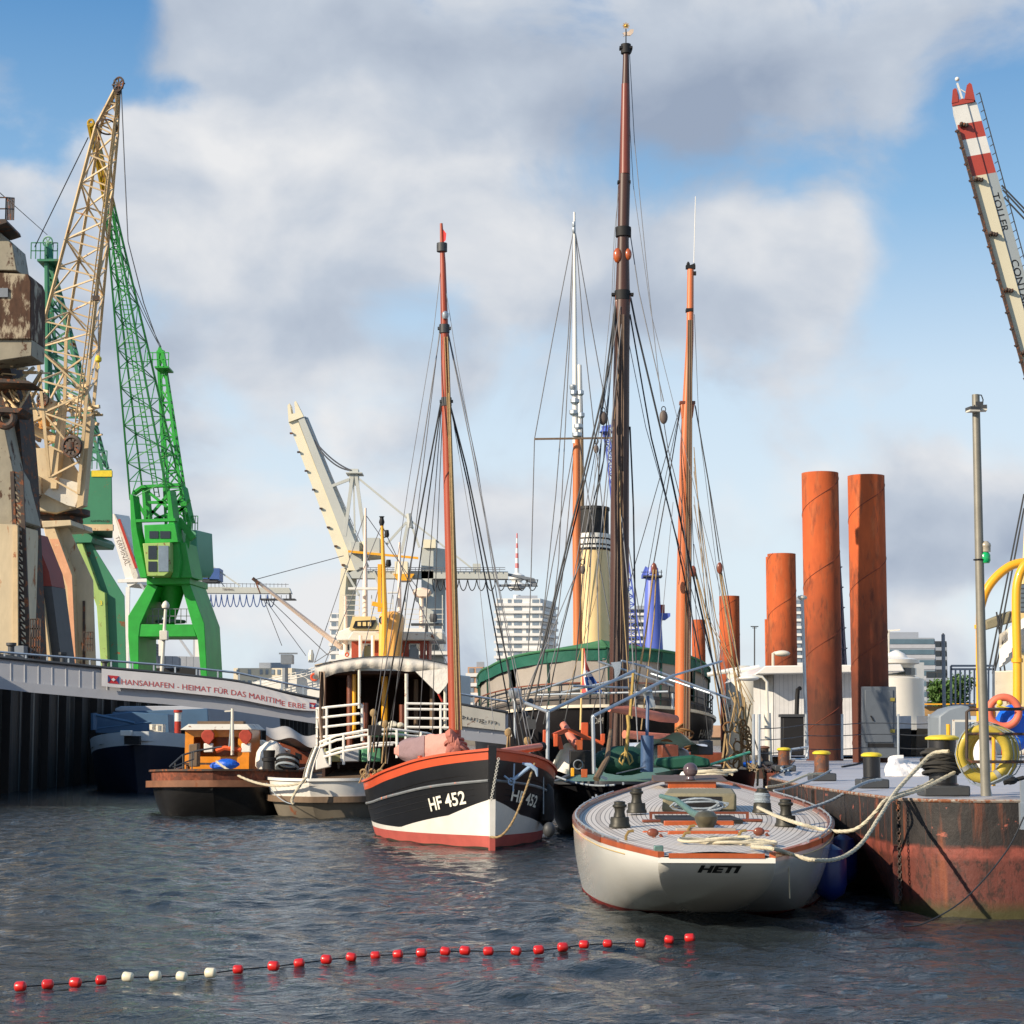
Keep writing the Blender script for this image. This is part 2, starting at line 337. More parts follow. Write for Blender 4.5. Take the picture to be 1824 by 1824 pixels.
# ------------------------------------------------------------------ water
def make_water():
    mt = bpy.data.materials.new('harbour_water'); mt.use_nodes = True; t = mt.node_tree; n = t.nodes; l = t.links
    b_ = n['Principled BSDF']; b_.inputs['Base Color'].default_value = (.017, .023, .026, 1); b_.inputs['Roughness'].default_value = .06; b_.inputs['IOR'].default_value = 1.33
    tcn = n.new('ShaderNodeTexCoord'); mp = n.new('ShaderNodeMapping'); l.new(tcn.outputs['Object'], mp.inputs[0]); mp.inputs['Scale'].default_value = (1, 1.3, 1)
    last = None
    for s_, d_, w_ in ((1.6, 4, .05), (5.0, 5, .042), (14, 4, .014)):
        q = n.new('ShaderNodeTexNoise'); l.new(mp.outputs[0], q.inputs['Vector']); q.inputs['Scale'].default_value = s_; q.inputs['Detail'].default_value = d_; q.inputs['Roughness'].default_value = .55; q.inputs['Distortion'].default_value = .3
        bp = n.new('ShaderNodeBump'); bp.inputs['Distance'].default_value = w_; bp.inputs['Strength'].default_value = 1; l.new(q.outputs['Fac'], bp.inputs['Height'])
        if last: l.new(last, bp.inputs['Normal'])
        last = bp.outputs[0]
    l.new(last, b_.inputs['Normal'])
    nx, ny = 620, 860; X0, X1, Y0, Y1 = -15.5, 15.5, 11.0, 62.0
    xs = np.linspace(X0, X1, nx); ys = np.linspace(Y0, Y1, ny); gx, gy = np.meshgrid(xs, ys, indexing='ij'); z = np.zeros_like(gx)
    rg = np.random.RandomState(3)
    for i in range(90):
        lam = 10 ** rg.uniform(math.log10(.2), math.log10(1.9)); a = rg.normal(math.radians(65), math.radians(38)); kx, ky = math.cos(a) * 2 * math.pi / lam, math.sin(a) * 2 * math.pi / lam
        z += .0040 * lam ** .75 * np.sin(kx * gx + ky * gy + rg.uniform(0, 6.28))
    pat = .8 + .35 * np.sin(gx * .31 + gy * .12 + 1) * np.sin(gy * .21 - gx * .1)
    ed = np.clip(np.minimum(np.minimum(gx - X0, X1 - gx), np.minimum(gy - Y0, Y1 - gy)) / 2, 0, 1)
    z = z * pat * ed
    verts = np.stack([gx, gy, z], -1).reshape(-1, 3)
    idx = np.arange(nx * ny).reshape(nx, ny); quads = np.stack([idx[:-1, :-1], idx[1:, :-1], idx[1:, 1:], idx[:-1, 1:]], -1).reshape(-1, 4)
    R = 4000.0; nb = len(verts)
    ring = np.array([[-R, -200, 0], [R, -200, 0], [R, R, 0], [-R, R, 0]], float)
    verts = np.vstack([verts, ring]); c00, c10, c11, c01 = idx[0, 0], idx[-1, 0], idx[-1, -1], idx[0, -1]
    extra = [(nb, nb + 1, c10, c00), (nb + 1, nb + 2, c11, c10), (nb + 2, nb + 3, c01, c11), (nb + 3, nb, c00, c01)]
    quads = np.vstack([quads, np.array(extra)])
    me = bpy.data.meshes.new('water'); me.vertices.add(len(verts)); me.vertices.foreach_set('co', verts.ravel())
    me.loops.add(quads.size); me.loops.foreach_set('vertex_index', quads.ravel().astype(np.int32)); me.polygons.add(len(quads))
    me.polygons.foreach_set('loop_start', np.arange(0, quads.size, 4, dtype=np.int32)); me.update(calc_edges=True)
    me.polygons.foreach_set('use_smooth', [True] * len(quads)); me.materials.append(mt)
    o = bpy.data.objects.new('water', me); COL.objects.link(o); o['kind'] = 'structure'
make_water()

# ------------------------------------------------------------------ materials
white = mat('white_paint', C(232, 228, 218), .35, var=.05, scl=1.2, coat=.3)
oldwhite = mat('old_white_paint', C(212, 206, 190), .5, var=.10, scl=1.5, rust=.12)
greyp = mat('grey_paint', C(120, 126, 132), .5, var=.08)
lightgrey = mat('light_grey_paint', C(176, 178, 182), .5, var=.07, scl=.7)
darkgrey = mat('dark_grey_paint', C(62, 64, 66), .55, var=.15)
galv = mat('galvanised_steel', C(176, 184, 190), .38, .6, var=.1, scl=6)
black = mat('black_paint', C(26, 26, 28), .42, var=.2, coat=.2)
soot = mat('soot_black', C(20, 19, 19), .7, var=.2)
glass = mat('dark_glass', C(32, 40, 46), .08, var=.1, spec=.8)
paleglass = mat('pale_window_glass', C(120, 134, 146), .12, var=.25, scl=.6, spec=.8)
bronze = mat('weathered_bronze', C(104, 98, 78), .42, .5, var=.25, scl=8)
verdi = mat('verdigris_metal', C(96, 128, 120), .5, .3, var=.2, scl=8)
rope_m = mat('pale_rope', C(196, 186, 160), .85, var=.15, scl=14, bump=.01, bs=60)
rope_g = mat('grey_rope', C(150, 160, 166), .85, var=.15, scl=14, bump=.01, bs=60)
rope_t = mat('tan_rope', C(158, 132, 92), .85, var=.2, scl=14, bump=.01, bs=60)
wire_m = mat('dark_wire', C(52, 54, 56), .6, .3, var=.2, scl=5)
wire_f = mat('pale_wire', C(112, 114, 118), .6, .3, var=.2, scl=5)
varn = mat('varnished_wood', C(176, 84, 36), .32, var=.22, scl=5, st=6, coat=.5)
mahog = mat('mahogany', C(122, 62, 38), .4, var=.25, scl=6, coat=.35)
wood_o = mat('orange_spar_wood', C(206, 112, 62), .38, var=.16, scl=4, st=10, coat=.3)
wood_d = mat('dark_oiled_wood', C(74, 44, 32), .45, var=.35, scl=3, st=10, coat=.15)
wood_r = mat('red_brown_spar', C(168, 72, 42), .42, var=.22, scl=3, st=12, coat=.2)
pink = mat('faded_salmon_spar', C(206, 124, 100), .55, var=.16, scl=5)
canvas = mat('white_canvas', C(222, 216, 204), .8, var=.07, scl=2, bump=.03, bs=5)
ccream = mat('cream_paint', C(238, 206, 140), .38, var=.05, scl=.8, coat=.2)
yel = mat('yellow_paint', C(240, 170, 28), .36, var=.08, scl=3, coat=.3)
bolly = mat('bollard_yellow', C(222, 196, 44), .5, var=.14, scl=9)
bluet = mat('blue_tarpaulin', C(24, 92, 200), .45, var=.12, scl=4, bump=.05, bs=4)
orangev = mat('orange_wheelhouse_wood', C(226, 140, 34), .35, var=.14, scl=6, coat=.3)
redp = mat('red_paint', C(176, 56, 40), .4, var=.12, scl=4)
greenb = mat('bright_green_paint', C(40, 160, 54), .5, var=.22, scl=.8)
greend = mat('dark_green_crane_paint', C(54, 122, 88), .5, var=.12, scl=.5, rust=.14)
greenl = mat('light_green_crane_tone', C(158, 186, 104), .5, var=.12, scl=.5, rust=.2)  # lighter green, also carries painted sunlight on the dark green crane's legs
creamr = mat('cream_paint_with_rust', C(200, 182, 148), .55, var=.24, scl=.7, rust=.16, st=3.2, rc=C(130, 80, 48))
creamc = mat('cream_crane_paint', C(206, 180, 138), .5, var=.24, scl=.6, rust=.10, rc=C(122, 72, 42))
steeld = mat('dark_rusty_steel', C(66, 54, 46), .7, var=.3, scl=2, rust=.3)
blues = mat('blue_crane_paint', C(88, 106, 190), .4, var=.06, scl=.3)
citywhite = mat('white_facade', C(226, 224, 218), .6, var=.04, scl=.1)
citygrey = mat('grey_facade', C(150, 156, 164), .6, var=.06, scl=.1)
concrete = mat('quay_concrete', C(132, 126, 116), .85, var=.16, scl=.4, bump=.02)
brick = mat('pale_brick', C(190, 150, 120), .85, var=.15, scl=.3)

# ------------------------------------------------------------------ quay walls and land
wallm = mat('wet_quay_wall', C(70, 62, 54), .85, var=.4, scl=.7, st=5, bump=.06, rust=.15, rc=(.03, .02, .012, 1))
b = MB(); XW = -18.8
b.box((XW - 20, 230, 2.0), (40, 340, 6.0)); qo = b.build('quay', concrete); setp(qo, kind='structure')
b = MB(); wl = thing('quay_wall', 'dark stained quay wall with vertical timber fenders on the left, under the cranes', 'quay wall', (XW, 160, 0))
b.grid(lambda u, v: V((XW + .04 + .05 * math.sin(u * 900), 58 + 320 * u, -1 + 5.9 * v)), 600, 4)
b.build('facing', wallm, wl)
b = MB(); b.box((XW + .12, 218, 4.86), (.5, 320, .34)); b.build('coping', concrete, wl)
tm = mat('wet_timber_pile', C(44, 37, 32), .8, var=.4, scl=2, st=6)
pile = None
for i in range(40):
    b = MB(); y = 62 + i * 3.1; b.box((XW + .3, y, 1.6), (.32, .3, 5.2)); b.build('fender_pile', tm, wl)
b = MB(); b.box((XW + .14, 66, 1.5), (.22, 5, 3.1)); 
for i in range(16): b.box((XW + .3, 63.7 + i * .3, 1.3), (.1, .16, 2.9))
b.build('timber_cladding', tm, wl)
b = MB(); b.box((XW + .46, 72, 2.6), (.05, .05, 5)); b.box((XW + .46, 72.45, 2.6), (.05, .05, 5))
for i in range(16): b.box((XW + .46, 72.22, .3 + i * .3), (.04, .4, .03))
b.build('ladder', steeld, wl)
b = MB(); b.box((100, 620, 1.5), (1800, 340, 5.4)); setp(b.build('far_quay', concrete), kind='structure')
b = MB(); b.box((150, 449.6, 3.0), (700, .6, 2.6)); fq = b.build('far_quay_wall', brick)
setp(fq, 'long low brown quay wall on the far side of the basin', 'quay wall')

# ------------------------------------------------------------------ city behind
def tower(name, label, x0, y0, x1, Y, dpt, floors, fh, sidew, cols, wallmat, slabmat, winm, ybase=1262, slab=1.0, cut=(), grp=None, capo=True):
    # floors of height fh metres; balcony slabs run round the front; windows are separate parts
    a = P(x0, y0, Y); c = P(x1, y0, Y); t = thing(name, label, 'building', ((a.x + c.x) / 2, Y, 4), grp)
    H = a.z; wdt = c.x - a.x
    b = MB(); ext = V((sidew, dpt, 0)); b.hexa([V((a.x, Y, 3)), V((c.x, Y, 3)), V((c.x, Y, H)), V((a.x, Y, H)), V((a.x, Y, 3)) + ext, V((c.x, Y, 3)) + ext, V((c.x, Y, H)) + ext, V((a.x, Y, H)) + ext]); b.build('wall', wallmat, t)
    for i in range(1, floors + 1):
        z = H - i * fh
        s_ = MB(); o = slab * .5
        s_.hexa([V((a.x - o, Y - o, z)), V((c.x + o, Y - o, z)), V((c.x + o, Y - o, z + fh * .36)), V((a.x - o, Y - o, z + fh * .36)), V((a.x - o, Y, z)) + ext, V((c.x + o, Y, z)) + ext, V((c.x + o, Y, z + fh * .36)) + ext, V((a.x - o, Y, z + fh * .36)) + ext])
        if slab: s_.build('balcony', slabmat, t)
        for (u0, u1) in cols:
            if random.random() < .12: continue
            q = MB(); zz = z + fh * .40; xa = a.x + wdt * u0; xb = a.x + wdt * u1
            q.box(((xa + xb) / 2, Y - .02, zz + fh * .24), (xb - xa, .25, fh * .46)); q.build('window', winm, t)
        q = MB(); f0 = V((c.x, Y, 0)) + ext * .12; f1 = V((c.x, Y, 0)) + ext * .9
        q.hexa([f0 + V((-.1, 0, z + fh * .42)), f0 + V((.12, 0, z + fh * .42)), f0 + V((.12, 0, z + fh * .9)), f0 + V((-.1, 0, z + fh * .9)), f1 + V((-.1, 0, z + fh * .42)), f1 + V((.12, 0, z + fh * .42)), f1 + V((.12, 0, z + fh * .9)), f1 + V((-.1, 0, z + fh * .9))])
        q.build('window', winm, t)
    if capo:
        b = MB(); b.box(((a.x + c.x) / 2 + sidew * .5, Y + dpt * .5, H + .7), (wdt * .5, dpt * .4, 1.5)); b.build('roof_plant', citygrey, t)
    return t
tower('apartment_tower', 'tall white apartment tower with balcony bands, left of the cream funnel', 884, 1066, 962, 700, 22, 15, 2.6, 6, [(.02, .14), (.26, .34), (.40, .58), (.68, .76), (.82, .97)], citywhite, citywhite, paleglass, slab=1.6)
tower('apartment_tower', 'white and grey balcony tower just right of the tall dark mast', 1114, 1084, 1152, 760, 20, 14, 2.6, 5, [(.05, .4), (.5, .95)], citygrey, citywhite, glass, slab=1.5)
tower('apartment_tower', 'slim white balcony tower between the tall orange steel piles', 1415, 1068, 1426, 720, 14, 14, 2.6, 3, [(.1, .9)], citygrey, citywhite, paleglass, slab=1.4)
tower('apartment_block', 'small cream apartment block with round balconies right of the red mast', 833, 1188, 860, 520, 12, 7, 2.5, 2.5, [(.1, .4), (.55, .9)], brick, citywhite, paleglass, slab=1.0)
tower('low_building', 'long low cream building beyond the gangway banner', 416, 1190, 520, 480, 16, 3, 2.6, 4, [(.05 + .1 * i, .1 + .1 * i) for i in range(9)], mat('cream_render', C(224, 212, 186), .7, var=.05, scl=.1), citywhite, paleglass, slab=0)
tower('white_block', 'white stepped city block behind the freighter bridge', 588, 1092, 612, 640, 14, 12, 2.6, 2.5, [(.1, .45), (.55, .95)], citywhite, citywhite, paleglass, slab=.8)
tower('office_building', 'blue glass office building with pale floor bands at the right behind the piles', 1577, 1136, 1664, 560, 18, 8, 2.9, 4, [(.01, .99)], citygrey, lightgrey, mat('blue_glass_band', C(84, 108, 120), .1, var=.2, scl=.2, spec=.8), slab=.25, capo=False)
b = MB(); b.pbox(1579, 1126, 1636, 1136, 562, 10); setp(b.build('office_penthouse', citygrey), 'grey set-back roof storey on the glass office building', 'roof storey')
tower('dark_office_block', 'dark glass office block at the far right of the glass building', 1665, 1142, 1686, 600, 16, 8, 2.8, 3, [(.05, .45), (.55, .95)], darkgrey, citygrey, glass, slab=.2, capo=False)
tower('low_office', 'low grey block with square windows behind the green trees', 1650, 1196, 1686, 500, 10, 4, 2.5, 2, [(.05, .45), (.55, .95)], darkgrey, citygrey, glass, slab=.2, capo=False)
# church spire, black openwork steeple
t = thing('church_spire', 'dark blackened gothic church spire between the two tallest piles', 'church spire', P(1499, 1250, 900)); spm = mat('blackened_stone', C(58, 60, 78), .9, var=.25, scl=.2)
b = MB(); c0 = P(1499, 1262, 900); top = P(1496, 968, 900).z; hh = top - 2
def rr(z): return m(1, 900) * (.35 + 15.5 * ((top - z) / hh) ** 1.0)
for i in range(8):
    a0 = 2 * math.pi * i / 8
    for j in range(18):
        z0 = 4 + (hh - 4) * j / 18; z1 = 4 + (hh - 4) * (j + 1) / 18; pp = lambda z, q: V((c0.x + rr(z) * math.cos(q), 900 + rr(z) * math.sin(q), z))
        b.beam(pp(z0, a0), pp(z1, a0), .5); b.beam(pp(z0, a0), pp(z0, a0 + math.pi / 4), .45); b.beam(pp(z0, a0), pp(z1, a0 + math.pi / 4), .35)
        if j % 2 == 0: b.beam(pp(z0, a0), pp(z0, a0) + V((.9 * math.cos(a0), .9 * math.sin(a0), .6)), .35)
b.build('openwork_steeple', spm, t)
b = MB(); b.lathe((c0.x, 900, 3), [(rr(3) * .8, 0), (rr(30) * .75, 25), (.3, hh * .8)], 8); b.build('stone_core', spm, t)
b = MB(); b.box((c0.x, 900, 8), (9.5, 9, 14)); b.build('tower_base', spm, t)
b = MB(); b.beam((c0.x, 900, top - 3), (c0.x, 900, top + 1.5), .4); b.sph((c0.x, 900, top + .2), .6); b.build('finial', bolly, t)
# television tower
t = thing('television_tower', 'white and red television tower rising behind the white apartment tower', 'tower', P(921, 1250, 2400)); tw = P(921, 950, 2400); zt = tw.z
b = MB(); b.lathe((tw.x, 2400, 0), [(8, 0), (5.5, zt * .35), (4.2, P(921, 1060, 2400).z)], 12)
b.lathe((tw.x, 2400, P(921, 1052, 2400).z), [(3, 0), (10, 3), (11, 7), (5, 10), (9, 14), (9, 18), (3, 21)], 14); b.build('shaft', citywhite, t)
rw = mat('hazed_aerial_red', C(206, 112, 112), .5); zz0 = P(921, 1030, 2400).z  # red paled in the colour to stand in for distance haze
for i in range(9):
    z0 = zz0 + (zt - zz0) * i / 9; z1 = zz0 + (zt - zz0) * (i + 1) / 9; r = 2.3 * (1 - i / 10) + .4
    b = MB(); b.lathe((tw.x, 2400, z0), [(r, 0), (r * .95, z1 - z0)], 8); b.build('aerial_section', rw if i % 2 == 0 else citywhite, t)
# trees far right
leafm = mat('foliage', C(74, 106, 42), .7, var=.35, scl=.6)
def tree(name, label, px, py, wpx, hpx, Y, grp=None):
    base = P(px, py, Y); base.z = 4; t = thing(name, label, 'tree', base, grp); H = P(px, py - hpx, Y).z - 4; R = m(wpx, Y) / 2
    b = MB(); b.tube([base, base + V((.1, 0, H * .4)), base + V((.3, 0, H * .8))], [.35, .25, .08], 7)
    for k in range(7):
        a = k * .9; b.tube([base + V((0, 0, H * (.3 + .05 * k))), base + V((R * .6 * math.cos(a), R * .6 * math.sin(a), H * (.55 + .05 * k)))], [.14, .04], 5)
    b.build('trunk', mat('bark', C(80, 66, 52), .9, var=.3), t)
    vs = []; fs = []
    cl = [V((random.gauss(0, R * .42), random.gauss(0, R * .42), H * random.uniform(.35, .92))) for _ in range(26)]
    for c in cl:
        for _ in range(95):
            p = base + c + V((random.gauss(0, R * .2), random.gauss(0, R * .2), random.gauss(0, H * .07))); s_ = random.uniform(.22, .5)
            n_ = V((random.gauss(0, 1), random.gauss(0, 1), random.gauss(0, 1))).normalized(); x = n_.orthogonal().normalized() * s_; y = n_.cross(x)
            i = len(vs); vs += [p - x, p - y * .6, p + x, p + y * .6]; fs.append((i, i + 1, i + 2, i + 3))
    b = MB(); b.add(vs, fs); b.build('crown', leafm, t, smooth=False)
tree('broadleaf_tree', 'small round green tree left of the grey railing frame on the far quay', 1674, 1262, 34, 48, 420)
tree('broadleaf_tree', 'larger green tree behind the grey railing frame on the far quay', 1706, 1262, 52, 58, 430)
# lamp columns in the distance
for px, y0, Y, lb in ((1344, 1116, 420, 'thin dark far quay lamp column with crossbar left of the orange piles'), (1680, 1128, 380, 'plain grey post on the far quay right of the office building')):
    t = thing('lamp_column', lb, 'lamp post', P(px, 1280, Y)); a = P(px, 1285, Y); c = P(px, y0, Y); b = MB(); b.tube([a, c], m(1.6, Y) if px > 1400 else .14, 8); b.build('pole', darkgrey, t)
    if px < 1400:
        b = MB(); b.beam(c + V((-.8, 0, 0)), c + V((.8, 0, 0)), .2); b.beam(c + V((-.5, 0, -.3)), c + V((.5, 0, -.3)), .12); b.build('lamp_head', darkgrey, t)

# ------------------------------------------------------------------ container cranes, far
def festoon(b, x0, x1, y, n, Y, amp=24, sp=None):
    for i in range(n):
        u0 = (i / n) ** 1.25; u1 = ((i + 1) / n) ** 1.25; xa = x0 + (x1 - x0) * u0; xb = x0 + (x1 - x0) * u1
        b.tube([P(xa + (xb - xa) * k / 8, y + amp * (1 - (2 * k / 8 - 1) ** 2) ** .8, Y) for k in range(9)], m(.9, Y), 4, cap=False)
def pl(parent, name, mt, pts, Y, wpx, n=4, dy=0):            # straight members through photo points
    b = MB(); q = [P(x, y, Y + dy) for x, y in pts]
    for i in range(len(q) - 1): b.beam(q[i], q[i + 1], m(wpx, Y))
    return b.build(name, mt, parent)
lg = mat('pale_crane_grey', C(186, 188, 180), .5, var=.05, scl=.2); lc = mat('pale_cream_crane', C(230, 220, 190), .5, var=.06, scl=.2)
bg_ = mat('blue_machine_house', C(62, 92, 148), .5, var=.1, scl=.2)
Y = 420
t = thing('container_crane', 'pale container crane with its boom raised, behind the freighter masts', 'crane', P(625, 1250, Y)); grp = 'container cranes in the terminal'
t['group'] = grp
b = MB(); b.pp([(514, 752), (530, 748), (633, 1015), (622, 1020), (608, 1008)], Y, (1.2, 3, 0)); bo = b.build('boom', lc, t)
b = MB(); b.pp([(531, 748), (541, 742), (650, 1008), (633, 1017)], Y - .3, (.8, 1.2, 0)); b.build('boom_web', lg, bo)
b = MB(); b.pp([(512, 722), (514, 752), (541, 742), (527, 714), (524, 716), (526, 736), (519, 737), (516, 718)], Y - .5, 5); b.build('boom_tip', lc, bo)
for i in range(8): x, y = 520 + 13.2 * i, 770 + 33.5 * i; b = MB(); b.pbox(x - 4, y, x + 1, y + 3, Y - .5, .5); b.build('boom_lamp', steeld, bo)
b = MB(); lat = [(544, 742), (658, 1000)]; b.beam(P(*lat[0], Y), P(*lat[1], Y), .12)
for i in range(24):
    u = i / 24; x, y = 541 + 114 * u, 744 + 258 * u; b.beam(P(x - 2, y, Y), P(x + 3, y - 1.5, Y), .1)
b.build('boom_ladder', wire_f, bo)
for nm, pts, wd in (('tower_strut', [(628, 845), (614, 955)], 6), ('tower_strut', [(634, 845), (650, 960)], 6), ('tower_strut', [(630, 860), (632, 950)], 3), ('tie_bar', [(583, 869), (622, 854)], 5), ('backstay', [(636, 850), (724, 922)], 3.5), ('backstay', [(730, 926), (840, 1012)], 3), ('backstay_strut', [(724, 930), (688, 970)], 4), ('backstay_strut', [(727, 930), (715, 985)], 5), ('backstay_strut', [(731, 930), (747, 975)], 4)): pl(t, nm, lg, pts, Y, wd)
b = MB(); b.pbox(622, 835, 638, 862, Y, 3); b.pbox(616, 841, 645, 843, Y - 1, 5); b.build('tower_head', lg, t)
b = MB(); b.tube([P(728, 915, Y), P(731, 940, Y)], m(5, Y), 8); b.build('stay_knuckle', lg, t)
for dx in (0, 6):
    b = MB(); b.tube(sag(P(552, 775, Y), P(626, 838, Y), m(9 + dx, Y)), .16, 4); b.build('hoist_rope', wire_f, t)
b = MB(); b.pp([(618, 968), (680, 960), (682, 990), (622, 995)], Y, 8); b.build('machinery_platform', lc, t)
b = MB(); b.pbox(648, 958, 676, 985, Y - 2, 4); b.pbox(625, 965, 640, 985, Y - 2, 3); b.build('machinery_housing', lg, t)
b = MB(); b.pp([(620, 980), (745, 992), (745, 996), (620, 984)], Y - 2.5, .5); b.build('walkway', yel, t)
b = MB(); b.pp([(620, 1016), (905, 1018), (905, 1031), (620, 1030)], Y, 3); b.build('main_girder', lg, t)
b = MB(); b.pp([(890, 1018), (952, 1030), (958, 1044), (888, 1044), (888, 1041), (950, 1040), (930, 1030), (890, 1022)], Y + .5, 2); b.build('girder_end', greyp, t)
b = MB(); b.pbox(842, 1004, 856, 1018, Y, 3); b.build('hoist_housing', lg, t)
b = MB()
for y in (1011, 1014.5): b.beam(P(640, y, Y - .5), P(900, y, Y - .5), .12)
for i in range(26): b.beam(P(640 + 10 * i, 1011, Y - .5), P(640 + 10 * i, 1018, Y - .5), .1)
b.build('handrail', wire_f, t)
b = MB(); festoon(b, 770, 958, 1032, 12, Y, 20); b.build('festoon_cable', wire_m, t)
b = MB(); b.beam(P(770, 1032, Y), P(958, 1033, Y), .15); b.build('festoon_track', wire_m, t)
b = MB(); b.pp([(607, 1012), (618, 1012), (608, 1150), (601, 1150)], Y, (2, 3, 0)); b.build('leg', lc, t)
b = MB(); b.pp([(750, 975), (772, 975), (772, 1180), (752, 1180)], Y, (2.4, 4, 0)); b.build('leg', lg, t)
b = MB(); b.pbox(754, 961, 776, 976, Y - .6, 5); b.build('leg_head', lc, t)
pl(t, 'brace', lg, [(617, 1020), (640, 1060)], Y, 4); pl(t, 'brace', lg, [(664, 1016), (680, 1050)], Y, 5)
pl(t, 'sill_beam', lg, [(605, 1150), (765, 1150)], Y + 4, 9)
b = MB(); b.pbox(703, 1000, 726, 1030, Y - 2, 5); b.build('operator_cab', lc, t)
b = MB(); b.pp([(700, 1022), (738, 1022), (730, 1034), (708, 1034)], Y - 3, 5); b.build('trolley', yel, t)
b = MB(); b.pp([(735, 1050), (750, 1050), (750, 1075), (740, 1070)], Y - 2, 3); b.build('spreader', greyp, t)
# second container crane, girder left of centre
Y = 470
t = thing('container_crane', 'grey container crane girder with blue machine house right of the bright green crane', 'crane', P(350, 1250, Y), grp)
b = MB(); b.pbox(344, 1004, 360, 1200, Y, 4); b.build('leg', lightgrey, t)
b = MB(); b.pp([(340, 1045), (515, 1047), (519, 1057), (340, 1056)], Y, 3); mg = b.build('main_girder', lg, t)
b = MB(); b.pbox(361, 1006, 370, 1032, Y - 1, 5); b.pbox(373, 1012, 391, 1034, Y - 1, 6); b.build('machine_house', bg_, t)
b = MB(); b.pp([(361, 1031), (391, 1032), (385, 1037), (361, 1037)], Y - 1, 5); b.build('machine_platform', darkgrey, t)
pl(t, 'stay', lg, [(354, 992), (428, 1044)], Y, 2.5); pl(t, 'stay', greyp, [(390, 1033), (400, 1045)], Y, 1.5)
pl(t, 'stay', lg, [(300, 940), (354, 992)], Y, 2.2)
b = MB(); b.beam(P(372, 1039, Y), P(514, 1041, Y), .12)
for i in range(20): b.beam(P(376 + 7 * i, 1039, Y), P(376 + 7 * i, 1046, Y), .1)
b.build('handrail', wire_f, t)
b = MB(); festoon(b, 362, 490, 1059, 12, Y, 22); b.build('festoon_cable', bg_, t)
b = MB(); b.pbox(463, 1066, 525, 1068, Y - 2, 4); b.pbox(515, 1056, 518, 1066, Y - 2, 1)
for i in range(7): b.beam(P(465 + 9 * i, 1060, Y - 2), P(465 + 9 * i, 1067, Y - 2), .12)
b.build('trolley_platform', darkgrey, t)
textpx('TERMINAL', steeld, t, 396, 1052, 417, 1052, 4, Y, off=.15)
# third: raised boom behind the cranes on the left quay
Y = 360
t = thing('container_crane', 'white raised crane boom lettered down its side, between dark green and bright green cranes', 'crane', P(240, 1250, Y), grp)
b = MB(); b.pp([(190, 918), (203, 915), (240, 1040), (228, 1046)], Y, (2, 4, 0)); bo = b.build('boom', white, t)
b = MB(); b.pp([(204, 915), (213, 935), (246, 1025), (240, 1040)], Y - .2, (.8, 4, 0)); b.build('boom_web', oldwhite, bo)
b = MB(); b.beam(P(212, 925, Y - .4), P(243, 1012, Y - .4), .45); b.build('boom_ladder', redp, bo)
d = (P(239, 1022, Y) - P(205, 925, Y)).normalized(); up_ = V((d.z * -1, 0, d.x)) * -1
a0 = P(208, 956, Y)
text('TERMINAL', steeld, bo, lambda x, y: a0 + d * x + V((-d.z, 0, d.x)) * (y - .2) + V((0, -.5, 0)), m(56, Y), m(7, Y))
pl(t, 'brace', lightgrey, [(243, 960), (240, 1000)], Y, 3); pl(t, 'leg', white, [(228, 1046), (226, 1200)], Y, 7); pl(t, 'leg', white, [(282, 1016), (288, 1200)], Y, 8); pl(t, 'leg', white, [(352, 1030), (352, 1200)], Y, 8)
pl(t, 'portal_beam', white, [(210, 1035), (356, 1031)], Y, 6); pl(t, 'brace', lightgrey, [(250, 1040), (350, 1180)], Y, 4)
# fourth: red and white topped boom at the right
Y = 300
t = thing('container_crane', 'raised cream boom with red and white banded tip at the upper right', 'crane', P(1900, 1250, Y), grp)
def bq(b, s0, s1, f0, f1, x0=1.0, dpt=4.0, yo=0):   # slice of the boom between positions s (0 tip, 1 bottom) and f (0 left edge, 1 right)
    Lx = lambda s: 1697 + 160 * s; Ly = lambda s: 192 + 590 * s * 1.0; Wd = 44
    g = lambda s, f: (Lx(s) + Wd * f + 4 * f * s, Ly(s) - 8 * f)
    b.pp([g(s1, f0), g(s1, f1), g(s0, f1), g(s0, f0)], Y + yo, (x0, dpt, 0))
ccol = mat('cream_boom', C(208, 200, 172), .5, var=.04, scl=.1); cshade = mat('shaded_boom_web', C(150, 158, 160), .5, var=.04, scl=.1)  # greyer web tone: shade on the boom's side put into the colour
redb = mat('boom_red', C(168, 66, 52), .5, var=.08, scl=.3); whb = mat('boom_white', C(216, 214, 206), .5, var=.06, scl=.4)
b = MB()
b.cm = 0; bq(b, .208, 1.1, 0, .60); b.cm = 2
for s0, s1, k in ((.0, .055, 3), (.055, .098, 2), (.098, .145, 3), (.145, .208, 2)): pass
segs = [(-.004, .052, 3), (.052, .098, 2), (.098, .148, 3), (.148, .208, 2)]
for s0, s1, k in segs: b.cm = k; bq(b, s0, s1, 0, .60)
bo = b.build('boom', [ccol, cshade, redb, whb], t)
b = MB(); b.cm = 0; bq(b, .208, 1.1, .605, 1.0, .9, 3.6, .25)
for s0, s1, k in segs: b.cm = k; bq(b, s0, s1, .605, .98, .9, 3.6, .25)
b.build('boom_web', [cshade, cshade, redb, whb], bo)
b = MB(); b.pp([(1695, 184), (1707, 181), (1704, 158), (1701, 157), (1697, 160)], Y - .2, (1, 3, 0)); b.pp([(1718, 176), (1737, 178), (1731, 150), (1727, 147), (1722, 152)], Y - .2, (.9, 3, 0)); b.pp([(1695, 180), (1735, 172), (1735, 181), (1696, 189)], Y - .12, (1, 3.5, 0)); b.build('boom_tip', redb, bo)
b = MB(); b.beam(P(1714, 176, Y), P(1705, 148, Y), .25); b.sph(P(1705, 141, Y), .35); b.beam(P(1707, 157, Y), P(1720, 165, Y), .15); b.build('wind_gauge', whb, bo)
